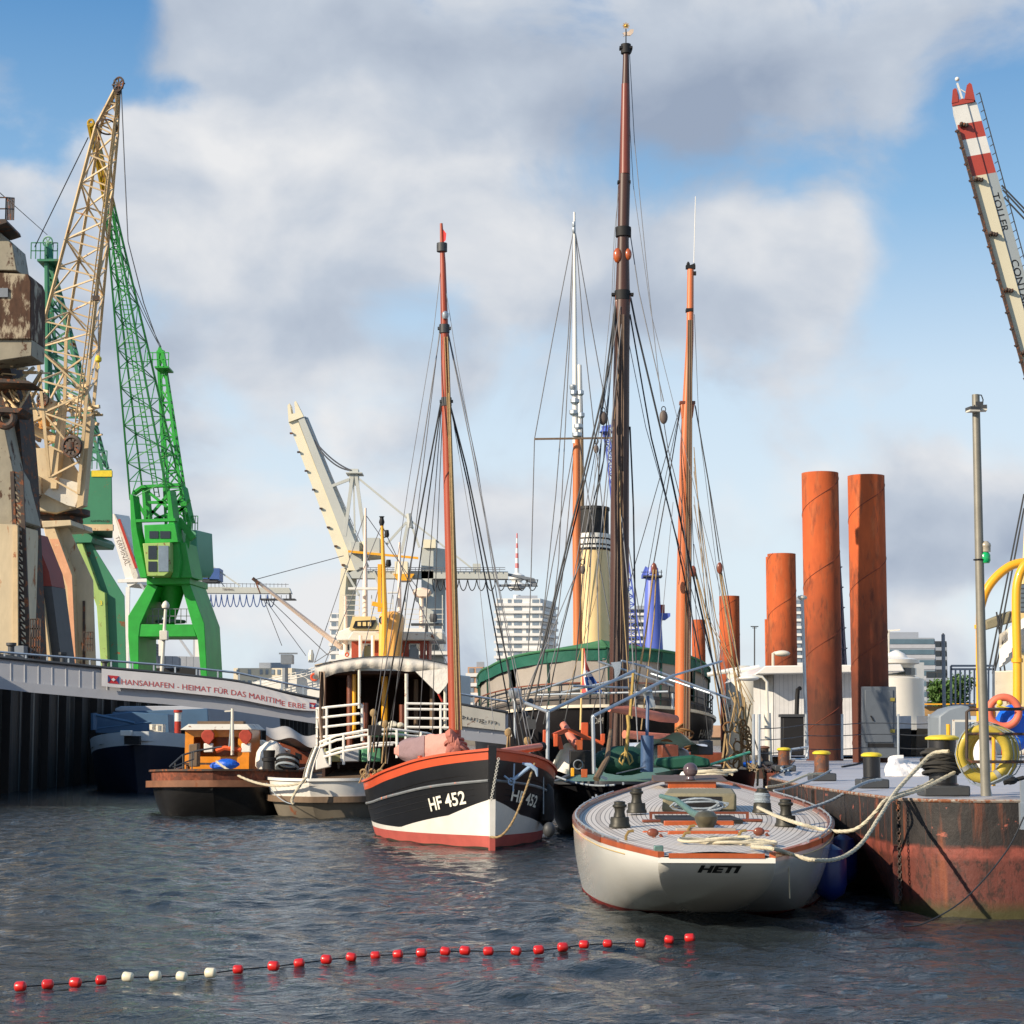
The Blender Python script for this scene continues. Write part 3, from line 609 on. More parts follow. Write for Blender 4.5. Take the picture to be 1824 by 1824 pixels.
for s_ in (.03, .195, .36, .53, .72):
    b = MB(); x, y = 1712 + 160 * s_, 204 + 590 * s_
    for dx in (-4, 1, 5): b.sph(P(x + dx, y + dx * .3, Y - .6), .32); 
    b.beam(P(x - 8, y + 3, Y - .3), P(x + 8, y - 1, Y - .3), .3); b.build('boom_lamp', steeld, bo)
b = MB(); b.beam(P(1706, 232, Y - .4), P(1860, 790, Y - .4), .42)
for i in range(20):
    u = i / 19; b.beam(P(1706 + 154 * u, 232 + 558 * u, Y - .5), P(1702 + 154 * u, 235 + 558 * u, Y - .5), .35)
b.build('cable_tray', steeld, bo)
b = MB(); b.beam(P(1745, 165, Y), P(1905, 760, Y), .14)
for i in range(40):
    u = i / 39; b.beam(P(1745 + 160 * u, 165 + 595 * u, Y), P(1739 + 160 * u, 169 + 595 * u, Y), .12)
b.build('ladder', darkgrey, bo)
d = (P(1800, 500, Y) - P(1757, 340, Y)).normalized(); nv = V((d.z, 0, -d.x)) * -1
a0 = P(1768, 344, Y)
text('TOLLER', soot, bo, lambda x, y: a0 + d * x + V((-d.z, 0, d.x)) * (y - m(14, Y) * .1) + V((0, .2, 0)), m(74, Y), m(13, Y))
a1 = P(1802, 463, Y)
text('CONTAINER', soot, bo, lambda x, y: a1 + d * x + V((-d.z, 0, d.x)) * (y - m(14, Y) * .1) + V((0, .2, 0)), m(124, Y), m(13, Y))
for x0, y0, x1, y1 in ((1784, 330, 1900, 450), (1789, 352, 1900, 470), (1786, 338, 1900, 460)):
    b = MB(); b.tube([P(x0, y0, Y), P(x1, y1, Y)], .14, 4); b.build('stay_rope', darkgrey, t)
# blue lattice crane and blue slewing column behind the ketch
Y = 300
t = thing('lattice_crane', 'blue lattice jib rising thinly beside the tall dark mast', 'crane', P(1110, 1240, Y)); b = MB()
def q4(x0, x1, y, Yc, dd): return [P(x0, y, Yc), P(x1, y, Yc), P(x1, y, Yc + dd), P(x0, y, Yc + dd)]
lattice(b, q4(1118, 1146, 1180, Y, 2.2), q4(1080, 1090, 800, Y, 1), 26, .22, .14); lattice(b, q4(1080, 1090, 800, Y, 1), q4(1073, 1083, 765, Y, .7), 3, .22, .16); b.build('jib', blues, t)
b = MB(); b.lathe(P(1080, 770, Y), [(.4, -.4), (1.1, 0), (.4, .6)], 10); b.beam(P(1072, 762, Y), P(1092, 758, Y), .4); b.build('jib_head', blues, t)
t = thing('slewing_column', 'tapered bright blue crane column with red fitting, behind the green awning', 'crane', P(1165, 1240, 260)); Y = 260
c0 = P(1163, 1180, Y); z0 = 4; z1 = P(1163, 1022, Y).z
b = MB(); b.lathe((c0.x, Y, z0), [(m(21, Y), 0), (m(20, Y), (z1 - z0) * .35), (m(12, Y), z1 - z0), (m(9, Y), z1 - z0 + .8)], 18); b.build('column', blues, t)
b = MB(); b.pp([(1143, 1024), (1150, 1008), (1160, 1018), (1160, 1030), (1143, 1030)], Y, 1); b.pp([(1153, 1022), (1162, 1004), (1172, 1012), (1174, 1026)], Y + .3, 1); b.build('sheave_head', blues, t)
b = MB(); b.box((c0.x, Y, z1 - .4), (m(34, Y), 2.6, .2)); b.beam(P(1142, 1019, Y - 1), P(1180, 1019, Y - 1), .08); b.beam(P(1178, 1015, Y), P(1178, 1026, Y), .1); b.build('platform', darkgrey, t)
b = MB(); b.pp([(1177, 1092), (1194, 1092), (1194, 1098), (1186, 1104), (1177, 1104)], Y, 1.5); b.build('bracket', blues, t)
b = MB(); b.pbox(1176, 1077, 1184, 1092, Y, 1); b.build('fitting', redp, t)
# ------------------------------------------------------------------ harbour cranes on the left quay
QZ = 5.0
gq = 'harbour cranes along the left quay'
def wheel(b, c, R, r, sp=4, nrm=(.35, 1, .1)):
    b.torus(c, R, r, nrm, 20, 5)
    for i in range(sp):
        a = math.pi * i / sp; d = V((math.cos(a), -.35 * math.cos(a), math.sin(a))) * R; b.beam(V(c) - d, V(c) + d, r * 1.2)
def Q(l, Y, d):  # quad in space from two photo points and a depth
    (x0, y0), (x1, y1) = l; return [P(x0, y0, Y), P(x1, y1, Y), P(x1, y1, Y + d), P(x0, y0, Y + d)]
def Q2(a, c, e, g, Y, d): return [P(*a, Y), P(*c, Y), P(*e, Y + d), P(*g, Y + d)]
def handrail(b, pts, h, r, n=1, posts=6):      # pts are 3D
    for k in range(len(pts) - 1):
        a, c = V(pts[k]), V(pts[k + 1])
        for j in range(1, n + 1): b.beam(a + V((0, 0, h * j / n)), c + V((0, 0, h * j / n)), r)
        for i in range(posts + 1): q = a.lerp(c, i / posts); b.beam(q, q + V((0, 0, h)), r)
# bright green crane
Y = 155
t = thing('harbour_crane', 'bright green crane with yellow jib tip, right end of the quay row', 'crane', P(308, 1243, Y), gq)
gd = greenb; E = (.45, 5.2, 0)
b = MB(); b.pp([(264, 1038), (281, 1044), (250, 1112), (247, 1135), (247, 1243), (237, 1243), (228, 1135), (228, 1097)], Y, E); b.build('portal_leg', gd, t, bev=.04)
b = MB(); b.pp([(322, 1040), (337, 1037), (364, 1111), (371, 1243), (361, 1243), (352, 1137), (342, 1111)], Y, E); b.build('portal_leg', gd, t, bev=.04)
b = MB(); b.pp([(247.2, 1112), (343, 1112), (350, 1134), (247.2, 1134)], Y + .05, (.45, 5, 0)); b.build('portal_beam', gd, t, bev=.04)
b = MB(); b.pp([(261, 1029), (338, 1029), (338, 1040), (261, 1041)], Y - .4, (.5, 6, 0)); b.build('turntable_frame', gd, t, bev=.04)
b = MB(); cc = P(305, 1040, Y + 2.5); b.lathe((cc.x, cc.y, P(0, 1105, Y).z), [(.3, -.8), (.35, 0), (1.0, 2.2), (1.1, 3.1)], 16); b.build('slewing_post', gd, t)
b = MB(); b.torus((cc.x, cc.y, P(0, 1104, Y).z), 1.1, .12, (0, 0, 1), 20, 5); handrail(b, [P(262, 1110, Y + 1), P(342, 1110, Y + 1)], 1.1, .06, 2, 8); b.build('portal_handrail', greyp, t)
for s_ in (0, 1):
    b = MB(); b.pbox(232 + s_ * 130, 1236, 250 + s_ * 130, 1246, Y - .2, 6); b.build('travel_gear', darkgrey, t)
b = MB(); b.pp([(231, 880), (237, 882), (244, 945), (262, 1029), (250, 1029), (238, 985), (233, 940)], Y - 1.2, (.3, 1, 0)); b.build('tower_post', gd, t, bev=.03)
b = MB(); b.pp([(298, 873), (303, 873), (312, 940), (322, 1000), (318, 1029), (306, 1029), (308, 990), (300, 930)], Y - 1.2, (.3, 1, 0)); b.build('tower_post', gd, t, bev=.03)
b = MB(); b.pp([(252, 865), (257, 864), (262, 925), (256, 925)], Y + 2.5, (.3, .8, 0)); b.pp([(318, 862), (325, 868), (338, 930), (330, 930)], Y + 2.5, (.3, .8, 0))
b.pp([(235, 876), (252, 864), (322, 860), (322, 865), (252, 869), (236, 881)], Y, (.2, .5, 0)); b.pp([(242, 925), (312, 923), (312, 928), (242, 930)], Y - 1.3, (.2, .5, 0)); b.build('tower_head', gd, t)
b = MB()
for (x0, y0, x1, y1) in ((240, 885, 262, 925), (262, 925, 300, 880), (256, 900, 290, 925), (300, 925, 325, 880), (256, 870, 300, 905), (262, 895, 330, 895), (275, 925, 330, 905), (310, 925, 338, 890)): b.beam(P(x0, y0, Y + .5), P(x1, y1, Y + .5), .22)
b.build('tower_bracing', gd, t)
b = MB(); b.pp([(256, 935), (312, 933), (318, 966), (258, 968)], Y - 1.5, (.4, 3.4, 0)); ho = b.build('winch_house', gd, t, bev=.05)
for x0, x1 in ((266, 282), (285, 303)):
    b = MB(); b.pbox(x0, 946, x1, 959, Y - 1.56, .2); b.build('window', glass, ho)
b = MB(); b.pp([(254, 968), (303, 966), (303, 1018), (292, 1026), (262, 1026)], Y - 2, (.4, 3, 0)); cb = b.build('operator_cab', greenl, t, bev=.04)
for (x0, y0, x1, y1, mm) in ((264, 972, 279, 996, glass), (282, 972, 300, 1018, paleglass), (264, 1000, 279, 1018, glass)):
    b = MB(); b.pbox(x0, y0, x1, y1, Y - 2.06, .2); b.build('window', mm, cb)
b = MB(); b.pp([(304, 968), (330, 966), (342, 1029), (304, 1029)], Y - .8, (.4, 3, 0)); b.build('turret_body', gd, t, bev=.04)
b = MB(); b.pp([(326, 944), (350, 944), (353, 1012), (346, 1024), (328, 1024)], Y + 2.6, (.8, 3, 0)); b.build('machine_house', mat('pale_green_paint', C(104, 168, 132), .5, var=.08, scl=.4), t, bev=.05)
b = MB(); b.pbox(330, 1020, 344, 1025, Y + 2.5, 2); b.build('hazard_panel', bolly, t)
b = MB(); handrail(b, [P(338, 944, Y + 3), P(352, 944, Y + 3)], 1.1, .06, 2, 3); b.beam(P(318, 925, Y), P(345, 960, Y), .5); b.beam(P(338, 930, Y), P(330, 1010, Y), .35); b.build('rear_gear', gd, t)
JT = Q2((188, 372), (200, 372), (204, 368), (193, 368), Y - 12, 1)
b = MB(); lattice(b, Q2((232, 890), (300, 890), (322, 868), (253, 868), Y - .8, 3.4), JT, 15, .13, .06); b.build('jib', mat('jib_green', C(38, 128, 58), .5, var=.2, scl=.5), t)
oy = mat('ochre_yellow_paint', C(178, 142, 24), .5, var=.2, scl=2, rust=.1)
b = MB(); lattice(b, JT, Q2((170, 280), (178, 280), (182, 278), (174, 278), Y - 14, .7), 4, .15, .1); lattice(b, Q2((170, 280), (178, 280), (182, 278), (174, 278), Y - 14, .7), Q2((158, 222), (164, 222), (166, 221), (160, 221), Y - 15.2, .4), 3, .2, .14)
b.torus(P(162, 219, Y - 15.2), .22, .1, (.3, 1, 0), 14, 6); b.build('jib_tip', oy, t)
b = MB()
for i in range(60):
    u = i / 60; b.beam(P(276 - 82 * u, 885 - 500 * u, Y + 1 - 12 * u), P(284 - 86 * u, 885 - 500 * u, Y + 1 - 12 * u), .06)
for dx in (276, 284): b.beam(P(dx, 885, Y + 1), P(dx - 84, 385, Y - 11), .07)
b.build('jib_ladder', gd, t)
b = MB(); lattice(b, Q2((296, 940), (330, 935), (338, 930), (304, 930), Y + 1, 3), Q2((281, 625), (290, 625), (291, 625), (283, 625), Y + 1.5, .8), 10, .2, .11); b.build('a_frame', gd, t)
b = MB(); b.pp([(280, 640), (281, 622), (284, 615), (288, 622), (291, 640), (288, 640), (285, 625), (283, 640)], Y + 1.4, .6); b.pbox(275, 652, 300, 655, Y, 2.4); handrail(b, [P(262, 653, Y), P(300, 653, Y)], 1.1, .07, 2, 4); b.build('a_frame_head', gd, t)
for a, c in (((183, 385, Y - 12), (285, 618, Y + 1.6)), ((192, 380, Y - 12), (287, 618, Y + 1.6))):
    b = MB(); b.tube(sag(P(*a), P(*c), .5), .035, 4); b.build('luffing_rope', wire_f, t)
# dark green crane
Y = 126
t = thing('harbour_crane', 'dark green crane with yellow-topped machine house, between beige and bright green cranes', 'crane', P(190, 1226, Y), gq)
b = MB(); b.pp([(116, 905), (150, 862), (150, 840), (168, 838), (199, 835), (201, 945), (165, 945), (128, 930)], Y, (-1.0, 5, 0)); mh = b.build('machine_house', greend, t, bev=.05)
b = MB(); b.pbox(163, 838, 199, 849, Y - .06, .3); b.build('yellow_band', bolly, mh)
b = MB(); b.pbox(146, 934, 201, 945, Y - .08, .3); b.build('cream_band', creamc, mh)
textpx('KAMPNAGEL', soot, mh, 162, 930, 197, 930, 4, Y, off=.04)
b = MB(); b.pp([(110, 948), (160, 950), (166, 958), (163, 967), (112, 967)], Y + .3, (.4, 5, 0)); b.build('portal_head', greend, t, bev=.04)
b = MB(); b.pp([(136, 966), (146, 966), (176, 1050), (187, 1056), (194, 1226), (182, 1226), (172, 1080), (154, 1030)], Y + .4, (.1, .8, 0)); b.build('portal_leg', greenl, t, bev=.03)  # lit face of the leg, its sunlight painted as a lighter green
b = MB(); b.pp([(146.5, 966), (160, 962), (222, 1062), (226, 1226), (194.5, 1226), (188, 1056), (176, 1050)], Y + .8, (-.5, 2.6, 0)); b.build('portal_leg', greend, t, bev=.03)
textpx('3', bolly, t, 177, 1078, 182, 1078, 8, Y + .4, off=.05)
b = MB(); b.pp([(72, 990), (90, 975), (103, 1070), (113, 1226), (100, 1226), (94, 1080)], Y + .6, (.2, 2, 0)); b.build('portal_leg', greenl, t, bev=.03)
b = MB(); lattice(b, Q2((96, 800), (182, 838), (192, 835), (112, 800), Y + 1, 3), Q2((82, 466), (88, 466), (92, 464), (86, 464), Y + 1.6, .8), 12, .2, .11); b.build('a_frame', greend, t)
b = MB(); wheel(b, P(85, 431, Y + 1.8), .34, .05, 3); b.tube([P(84, 800, Y + 1), P(83, 440, Y + 1)], .15, 6); b.beam(P(90, 466, Y + 1), P(87, 436, Y + 1.4), .3); b.build('sheave_post', greend, t)
b = MB(); b.pbox(66, 461, 103, 465, Y + .6, 2.4); handrail(b, [P(55, 461, Y + .6), P(80, 461, Y + .6)], 1.05, .06, 2, 3); handrail(b, [P(86, 461, Y + 2), P(102, 461, Y + 2)], 1.05, .06, 2, 2); b.build('platform', greend, t)
b = MB(); handrail(b, [P(155, 836, Y), P(190, 834, Y)], 1.1, .06, 2, 4); b.build('roof_handrail', greend, t)
# beige crane with the tallest jib
Y = 106
t = thing('harbour_crane', 'rust streaked beige crane with the tallest lattice jib and wheel at its tip', 'crane', P(130, 1211, Y), gq)
b = MB(); b.pp([(16, 800), (100, 797), (118, 806), (150, 856), (137, 904), (100, 914), (40, 906), (20, 860)], Y, (-.85, 4, 0)); mh = b.build('machine_house', creamr, t, bev=.05)
b = MB(); b.pp([(78, 880), (104, 850), (146, 862), (134, 903), (120, 900)], Y - .3, .35); b.build('side_plate', oldwhite, mh)
b = MB(); b.pp([(36, 842), (66, 846), (66, 880), (58, 888), (37, 880)], Y - 1, 1.1); cbb = b.build('window_bay', oldwhite, mh)
b = MB(); b.pbox(38, 845, 64, 868, Y - 1.05, .15); b.build('window', paleglass, cbb)
b = MB(); b.pp([(36, 878), (66, 878), (60, 888), (40, 886)], Y - 1.1, 1.1); b.build('bay_floor', steeld, cbb)
b = MB(); b.lathe((P(88, 925, Y).x, Y + 2, P(0, 932, Y).z), [(1.25, 0), (1.35, .3), (1.3, .5), (1.7, .62), (1.7, .9)], 20); b.build('slewing_ring', steeld, t)
b = MB(); b.pp([(74, 928), (126, 926), (128, 936), (76, 940)], Y - .1, (.3, 4, 0)); b.build('portal_head', creamr, t, bev=.03)
sal = mat('sunlit_salmon', C(214, 156, 116), .6, var=.18, scl=.8, rust=.1, rc=C(220, 190, 140))  # warm sunlight on the cream leg face, put into the colour
b = MB(); b.pp([(76, 934), (95, 934), (127, 1022), (135, 1211), (124, 1211), (112, 1064), (98, 1030)], Y, (.1, .9, 0)); b.build('portal_leg', creamc, t, bev=.03)
b = MB(); b.pp([(88, 960), (104, 960), (128, 1025), (136, 1211), (129, 1211), (120, 1045)], Y - .05, (0, .1, 0)); b.build('leg_edge', sal, t)
b = MB(); b.pp([(96, 934), (118, 930), (166, 1034), (172, 1211), (136.5, 1211), (128.5, 1024)], Y + .7, (-.4, 2, 0)); b.build('portal_leg', creamr, t, bev=.03)
b = MB(); b.pbox(147, 1070, 151, 1211, Y + .6, .1); handrail(b, [P(147, 1160, Y), P(165, 1160, Y)], 1.0, .05, 3, 4); b.build('leg_door', steeld, t)
J0 = Q2((204, 160), (210, 160), (213, 160), (207, 160), Y - 8.4, .4); J1 = Q2((171, 224), (203, 240), (210, 236), (180, 222), Y - 7, 1); J2 = Q2((66, 620), (160, 640), (176, 618), (118, 600), Y - 1.5, 2.6); J3 = Q2((88, 850), (140, 880), (156, 850), (112, 840), Y - .6, 2.6)
b = MB(); lattice(b, J0, J1, 3, .12, .07); lattice(b, J1, J2, 8, .14, .075); lattice(b, J2, J3, 4, .16, .09); b.build('jib', creamc, t)
b = MB(); b.pp([(88, 870), (100, 870), (112, 720), (106, 715)], Y - .6, (.1, .6, 0)); b.pp([(136, 905), (148, 900), (162, 745), (155, 740), (148, 800)], Y - .6, (.1, .6, 0)); b.build('jib_foot', creamc, t)
b = MB(); wheel(b, P(211, 150, Y - 8.6), .34, .055, 4, (.7, 1, 0)); b.tube([P(211, 152, Y - 8.4), P(211, 168, Y - 8.4)], .12, 6); b.build('jib_sheave', steeld, t)
b = MB(); b.torus(P(190, 226, Y - 7), m(17, Y), .06, (0, .6, 1), 20, 4, 1); b.build('jib_ring', steeld, t)
b = MB()
for i in range(70):
    u = i / 70; b.beam(P(128 + 76 * u, 800 - 590 * u, Y - 8 * u), P(135 + 72 * u, 800 - 590 * u, Y - 8 * u), .05)
b.beam(P(128, 800, Y), P(204, 210, Y - 8), .06); b.beam(P(135, 800, Y), P(207, 210, Y - 8), .06); b.build('jib_ladder', creamc, t)
for seg in ([(216, 158, Y - 8.5), (222, 300, Y - 8), (228, 430, Y - 7.5)], [(205, 158, Y - 8.5), (176, 228, Y - 6), (150, 330, Y - 3)], [(228, 430, Y - 7.5), (256, 540, Y - 6), (285, 620, Y + 40)], [(175, 560, Y - 5), (175, 628, Y - 5)]):
    b = MB(); b.tube([P(*q) for q in seg], .028, 4); b.build('hoist_rope', wire_f, t)
b = MB(); b.lathe(P(175, 645, Y - 5), [(.1, 0), (.17, .06), (.17, .22), (.06, .34)], 10); b.tube([P(175, 645, Y - 5), P(177, 655, Y - 5), P(174, 657, Y - 5)], .03, 5); b.build('hook_block', bolly, t)
b = MB(); b.box(P(171, 531, Y - 5), (.34, .2, .24)); b.beam(P(168, 526, Y - 5), P(168, 518, Y - 5), .05); b.beam(P(174, 526, Y - 5), P(174, 518, Y - 5), .05); b.build('jib_lamp', steeld, t)
# machinery between the beige jibs
b = MB(); rnd = random.Random(5)
for i in range(60):
    x, y = rnd.uniform(22, 150), rnd.uniform(690, 800); a = rnd.uniform(-1, 1); L = rnd.uniform(14, 44); yy = Y + rnd.uniform(.5, 3.5)
    b.beam(P(x, y, yy), P(x + L * math.cos(a), y + L * math.sin(a), yy + rnd.uniform(-1, 1)), rnd.uniform(.07, .2))
b.build('luffing_gear', creamc, t)
b = MB(); b.tube([P(20, 735, Y - .2), P(45, 752, Y - .2), P(70, 772, Y - .2), P(100, 783, Y - .2)], .22, 8); b.pp([(30, 742), (80, 722), (88, 708), (100, 715), (92, 735), (40, 760)], Y - 1, .5); b.build('luffing_arm', creamc, t)
b = MB(); wheel(b, P(76, 712, Y - 1.1), .3, .08); b.build('luffing_wheel', steeld, t)
b = MB(); wheel(b, P(128, 795, Y - 1.3), .5, .12, 5); b.lathe(P(128, 795, Y - 1.2), [(.3, -.2), (.3, .2)], 10); b.build('luffing_wheel', steeld, t)
b = MB(); b.lathe(P(40, 795, Y + 1), [(.5, 0), (.62, .3), (.62, .9), (.4, 1.1)], 12); b.lathe(P(80, 765, Y + 1.2), [(.3, 0), (.4, .3), (.35, 1.3)], 10); b.build('winch_motor', mat('rusty_yellow', C(196, 140, 70), .6, var=.3, scl=3, rust=.2), t)
# nearest crane, cut by the left edge
Y = 86
t = thing('harbour_crane', 'rust eaten crane cut by the left edge with its counterweight house high above', 'crane', P(10, 1187, Y), gq)
rusty = mat('rust_eaten_cream_paint', C(168, 154, 128), .6, var=.14, scl=.8, rust=.60, rc=(.045, .022, .012, 1), st=2.6)
rusty2 = mat('weathered_grey_plate', C(150, 142, 122), .6, var=.26, scl=.8, rust=.22, rc=(.05, .025, .015, 1), st=1.6)
E = (.1, 2.0, 0)
b = MB(); b.pp([(-110, 480), (-110, 400), (-30, 392), (-16, 400), (22, 434), (30, 482)], Y, E); hs = b.build('upper_house', rusty2, t, bev=.04)
b = MB(); b.pp([(-110, 604), (-110, 480), (50, 488), (55, 500), (55, 604)], Y - .25, (.1, 2.3, 0)); h2 = b.build('counterweight_house', rusty, t, bev=.04)
b = MB(); b.pp([(-110, 640), (-110, 605), (57, 605), (56, 634), (0, 642)], Y - .1, E); b.build('house_floor', rusty2, t, bev=.03)
for x0, x1 in ((-26, -13), (-8, 14)):
    b = MB(); b.pbox(x0, 513, x1, 529, Y - .33, .2); b.build('window', greyp, h2)
b = MB(); b.pp([(-110, 392), (10, 390), (12, 396), (-6, 402), (-110, 402)], Y - .6, 2.6); handrail(b, [P(-60, 392, Y - .5), P(10, 392, Y - .5), P(24, 392, Y + 1.8)], 1.0, .05, 2, 5); b.build('roof_platform', steeld, t)
b = MB(); b.pp([(-80, 642), (14, 642), (30, 700), (42, 840), (58, 1187), (40, 1187), (20, 900), (-30, 760)], Y + 2, (.3, 1.5, 0)); b.build('tower_column', steeld, t)
b = MB(); b.pp([(-40, 720), (0, 720), (4, 742), (28, 860), (46, 930), (32, 936), (-40, 930)], Y + .6, (.2, 2, 0)); b.build('tower_plate', rusty2, t, bev=.03)
b = MB(); b.pp([(-60, 930), (30, 934), (31, 945), (24, 1187), (-60, 1187)], Y, (.3, 2.6, 0)); b.build('portal_leg', creamr, t, bev=.04)
b = MB(); b.pp([(24, 936), (31, 936), (32, 1187), (22, 1187)], Y - .08, .2); b.build('leg_flange', creamc, t)
b = MB()
for x in (36, 52): b.beam(P(x - 14, 840, Y + .3), P(x, 1187, Y + .3), .16)
for i in range(26): u = i / 26; b.beam(P(22 + 14 * u, 840 + 347 * u, Y + .3), P(38 + 14 * u, 846 + 347 * u, Y + .3), .09); b.beam(P(22 + 14 * u, 840 + 347 * u, Y + .3), P(38 + 14 * u, 860 + 347 * u, Y + .3), .07)
b.build('ladder_shaft', steeld, t)
b = MB(); handrail(b, [P(52, 1187, Y), P(70, 1187, Y)], 2.0, .06, 5, 4); b.build('base_cage', steeld, t)
b = MB(); b.pbox(14, 1150, 42, 1187, Y - .6, 1.5); b.pbox(-10, 1165, 30, 1187, Y - 1, 1.5); b.build('travel_gear', greyp, t)
b = MB(); b.torus(P(10, 745, Y - .4), .35, .16); b.build('pivot_ring', steeld, t)
b = MB(); b.pp([(-10, 725), (40, 727), (32, 735), (-10, 733)], Y - .6, 2); b.pp([(-20, 672), (50, 678), (60, 683), (-20, 680)], Y, 2); b.build('pivot_gear', steeld, t)
b = MB(); rnd = random.Random(9)
for i in range(34):
    x, y = rnd.uniform(0, 60), rnd.uniform(640, 735); a = rnd.choice((0, .1, 1.2, -1.1, .8)); L = rnd.uniform(12, 40)
    b.beam(P(x, y, Y + 2), P(x + L * math.cos(a), y + L * math.sin(a), Y + 2 + rnd.uniform(-1, 1)), rnd.uniform(.05, .13))
b.build('stay_struts', creamc, t)
b = MB(); b.beam(P(20, 690, Y + 2), P(60, 655, Y + 3), .14); b.beam(P(25, 740, Y + 2), P(75, 660, Y + 3), .12); b.build('luffing_strut', creamc, t)
for seg in ([(157, 245, Y - 3), (62, 440, Y + 2)], [(-4, 340, Y), (84, 418, Y + 38)]):
    b = MB(); b.tube([P(*q) for q in seg], .025, 4); b.build('stay_rope', wire_m, t)
# red and grey leg of another crane, just behind the nearest one
Y = 95
t = thing('crane_leg', 'slanting portal leg, red above and dark grey below, behind the nearest crane', 'crane leg', P(85, 1199, Y))
b = MB(); b.pp([(54, 965), (62, 985), (78, 1080), (93, 1199), (70, 1199), (58, 1060), (46, 985)], Y, (0, .6, 0)); b.build('edge_plate', creamc, t)
b = MB(); b.pp([(52, 950), (60, 950), (87, 1018), (92, 1044), (74, 1044), (62, 985)], Y + .4, (.3, 1.6, 0)); b.build('upper_plate', mat('dull_red_paint', C(136, 48, 36), .55, var=.15, scl=1), t)
b = MB(); b.pp([(74.5, 1044.5), (92, 1044.5), (112, 1199), (93.5, 1199), (80, 1085)], Y + .4, (.3, 1.6, 0)); b.build('lower_plate', darkgrey, t)

# lamp post, shed and small things on the quay
t = thing('lamp_post', 'white quay lamp post with domed top and meter box, before the green portal', 'lamp post', P(292, 1200, 74))
b = MB(); b.tube([P(287, 1215, 74), P(295, 1085, 74)], [.075, .055], 8); b.build('pole', oldwhite, t)
b = MB(); b.lathe(P(295, 1083, 74), [(.05, -.05), (.13, 0), (.15, .1), (.1, .2), (.03, .26)], 12); b.build('lamp_head', oldwhite, t)
b = MB(); b.pbox(284, 1123, 298, 1140, 73.8, .3); b.build('meter_box', oldwhite, t, bev=.02)
t = thing('dockside_shed', 'low pale grey shed seen through the green crane portal', 'shed', P(305, 1250, 240))
b = MB(); b.pp([(258, 1188), (275, 1168), (360, 1170), (360, 1260), (258, 1260)], 240, 8); b.build('wall', stripes('grey_shed_cladding', C(150, 154, 160), C(110, 114, 120), 'X', 1.2, .1), t)
b = MB(); b.pbox(256, 1145, 272, 1170, 238, 4); b.build('louvre_unit', stripes('louvre', C(96, 98, 100), C(40, 42, 44), 'Z', 3, .4), t)
b = MB(); b.pbox(256, 1190, 352, 1210, 239.9, .3); b.build('dark_opening', soot, t)
for i, nn in enumerate(('nearest', 'middle', 'farthest')):
    t = thing('quay_bollard', nn + ' of three dark mushroom bollards on the quay edge above the gangway', 'bollard', (XW - .5, 78 + i * 9, QZ), 'dark posts on the quay edge')
    b = MB(); b.lathe((XW - .5, 78 + i * 9, QZ), [(.14, 0), (.12, .5), (.2, .55), (.2, .65)], 10); b.build('post', darkgrey, t)

# ------------------------------------------------------------------ gangway with banner
t = thing('gangway', 'long pale grey gangway girder sloping from the left quay down to the pontoons', 'gangway', P(-20, 1232, 66))
GY = lambda x: 66 + (x + 30) / 930 * 5.5
gt = lambda x: interp([(-40, 1168), (182, 1190), (420, 1214), (565, 1246), (720, 1250), (810, 1254), (905, 1270)], x); gb_ = lambda x: interp([(-40, 1221), (0, 1227), (420, 1266), (560, 1288), (720, 1305), (905, 1326)], x)
xs_ = [-40, 60, 182, 300, 420, 500, 565, 640, 720, 810, 905]
b = MB()
for x0, x1 in zip(xs_[:-1], xs_[1:]):
    A, B_ = GY(x0), GY(x1); f = [P(x0, gb_(x0), A), P(x1, gb_(x1), B_), P(x1, gt(x1), B_), P(x0, gt(x0), A)]
    bk = [p + V((0, 1.6, 0)) for p in f]; b.hexa(f + bk)
b.build('girder', lightgrey, t)
b = MB()
b.tube([P(x, gt(x) - 1, GY(x) - .05) for x in xs_], .06, 6); b.build('top_flange', darkgrey, t)
b = MB()
for x0, x1 in zip(xs_[:-1], xs_[1:]): b.beam(P(x0, gb_(x0) - 7, GY(x0) - .04), P(x1, gb_(x1) - 7, GY(x1) - .04), .04, .3)
for i in range(38): x = -30 + i * 24.5; b.beam(P(x, gt(x) + 2, GY(x) - .006), P(x, gb_(x) - 1, GY(x) - .006), .03, .02)
b.build('stiffener', lightgrey, t)
rl = lambda x: gt(x) - interp([(0, 10), (182, 14), (420, 16), (565, 18), (900, 20)], x)
for dy in (0, 1.5):
    b = MB(); b.tube([P(x, rl(x), GY(x) + dy) for x in xs_], .04, 5)
    for i in range(24): x = -30 + i * 38; b.beam(P(x, rl(x), GY(x) + dy), P(x, gt(x), GY(x) + dy), .05)
    b.build('handrail', galv, t)
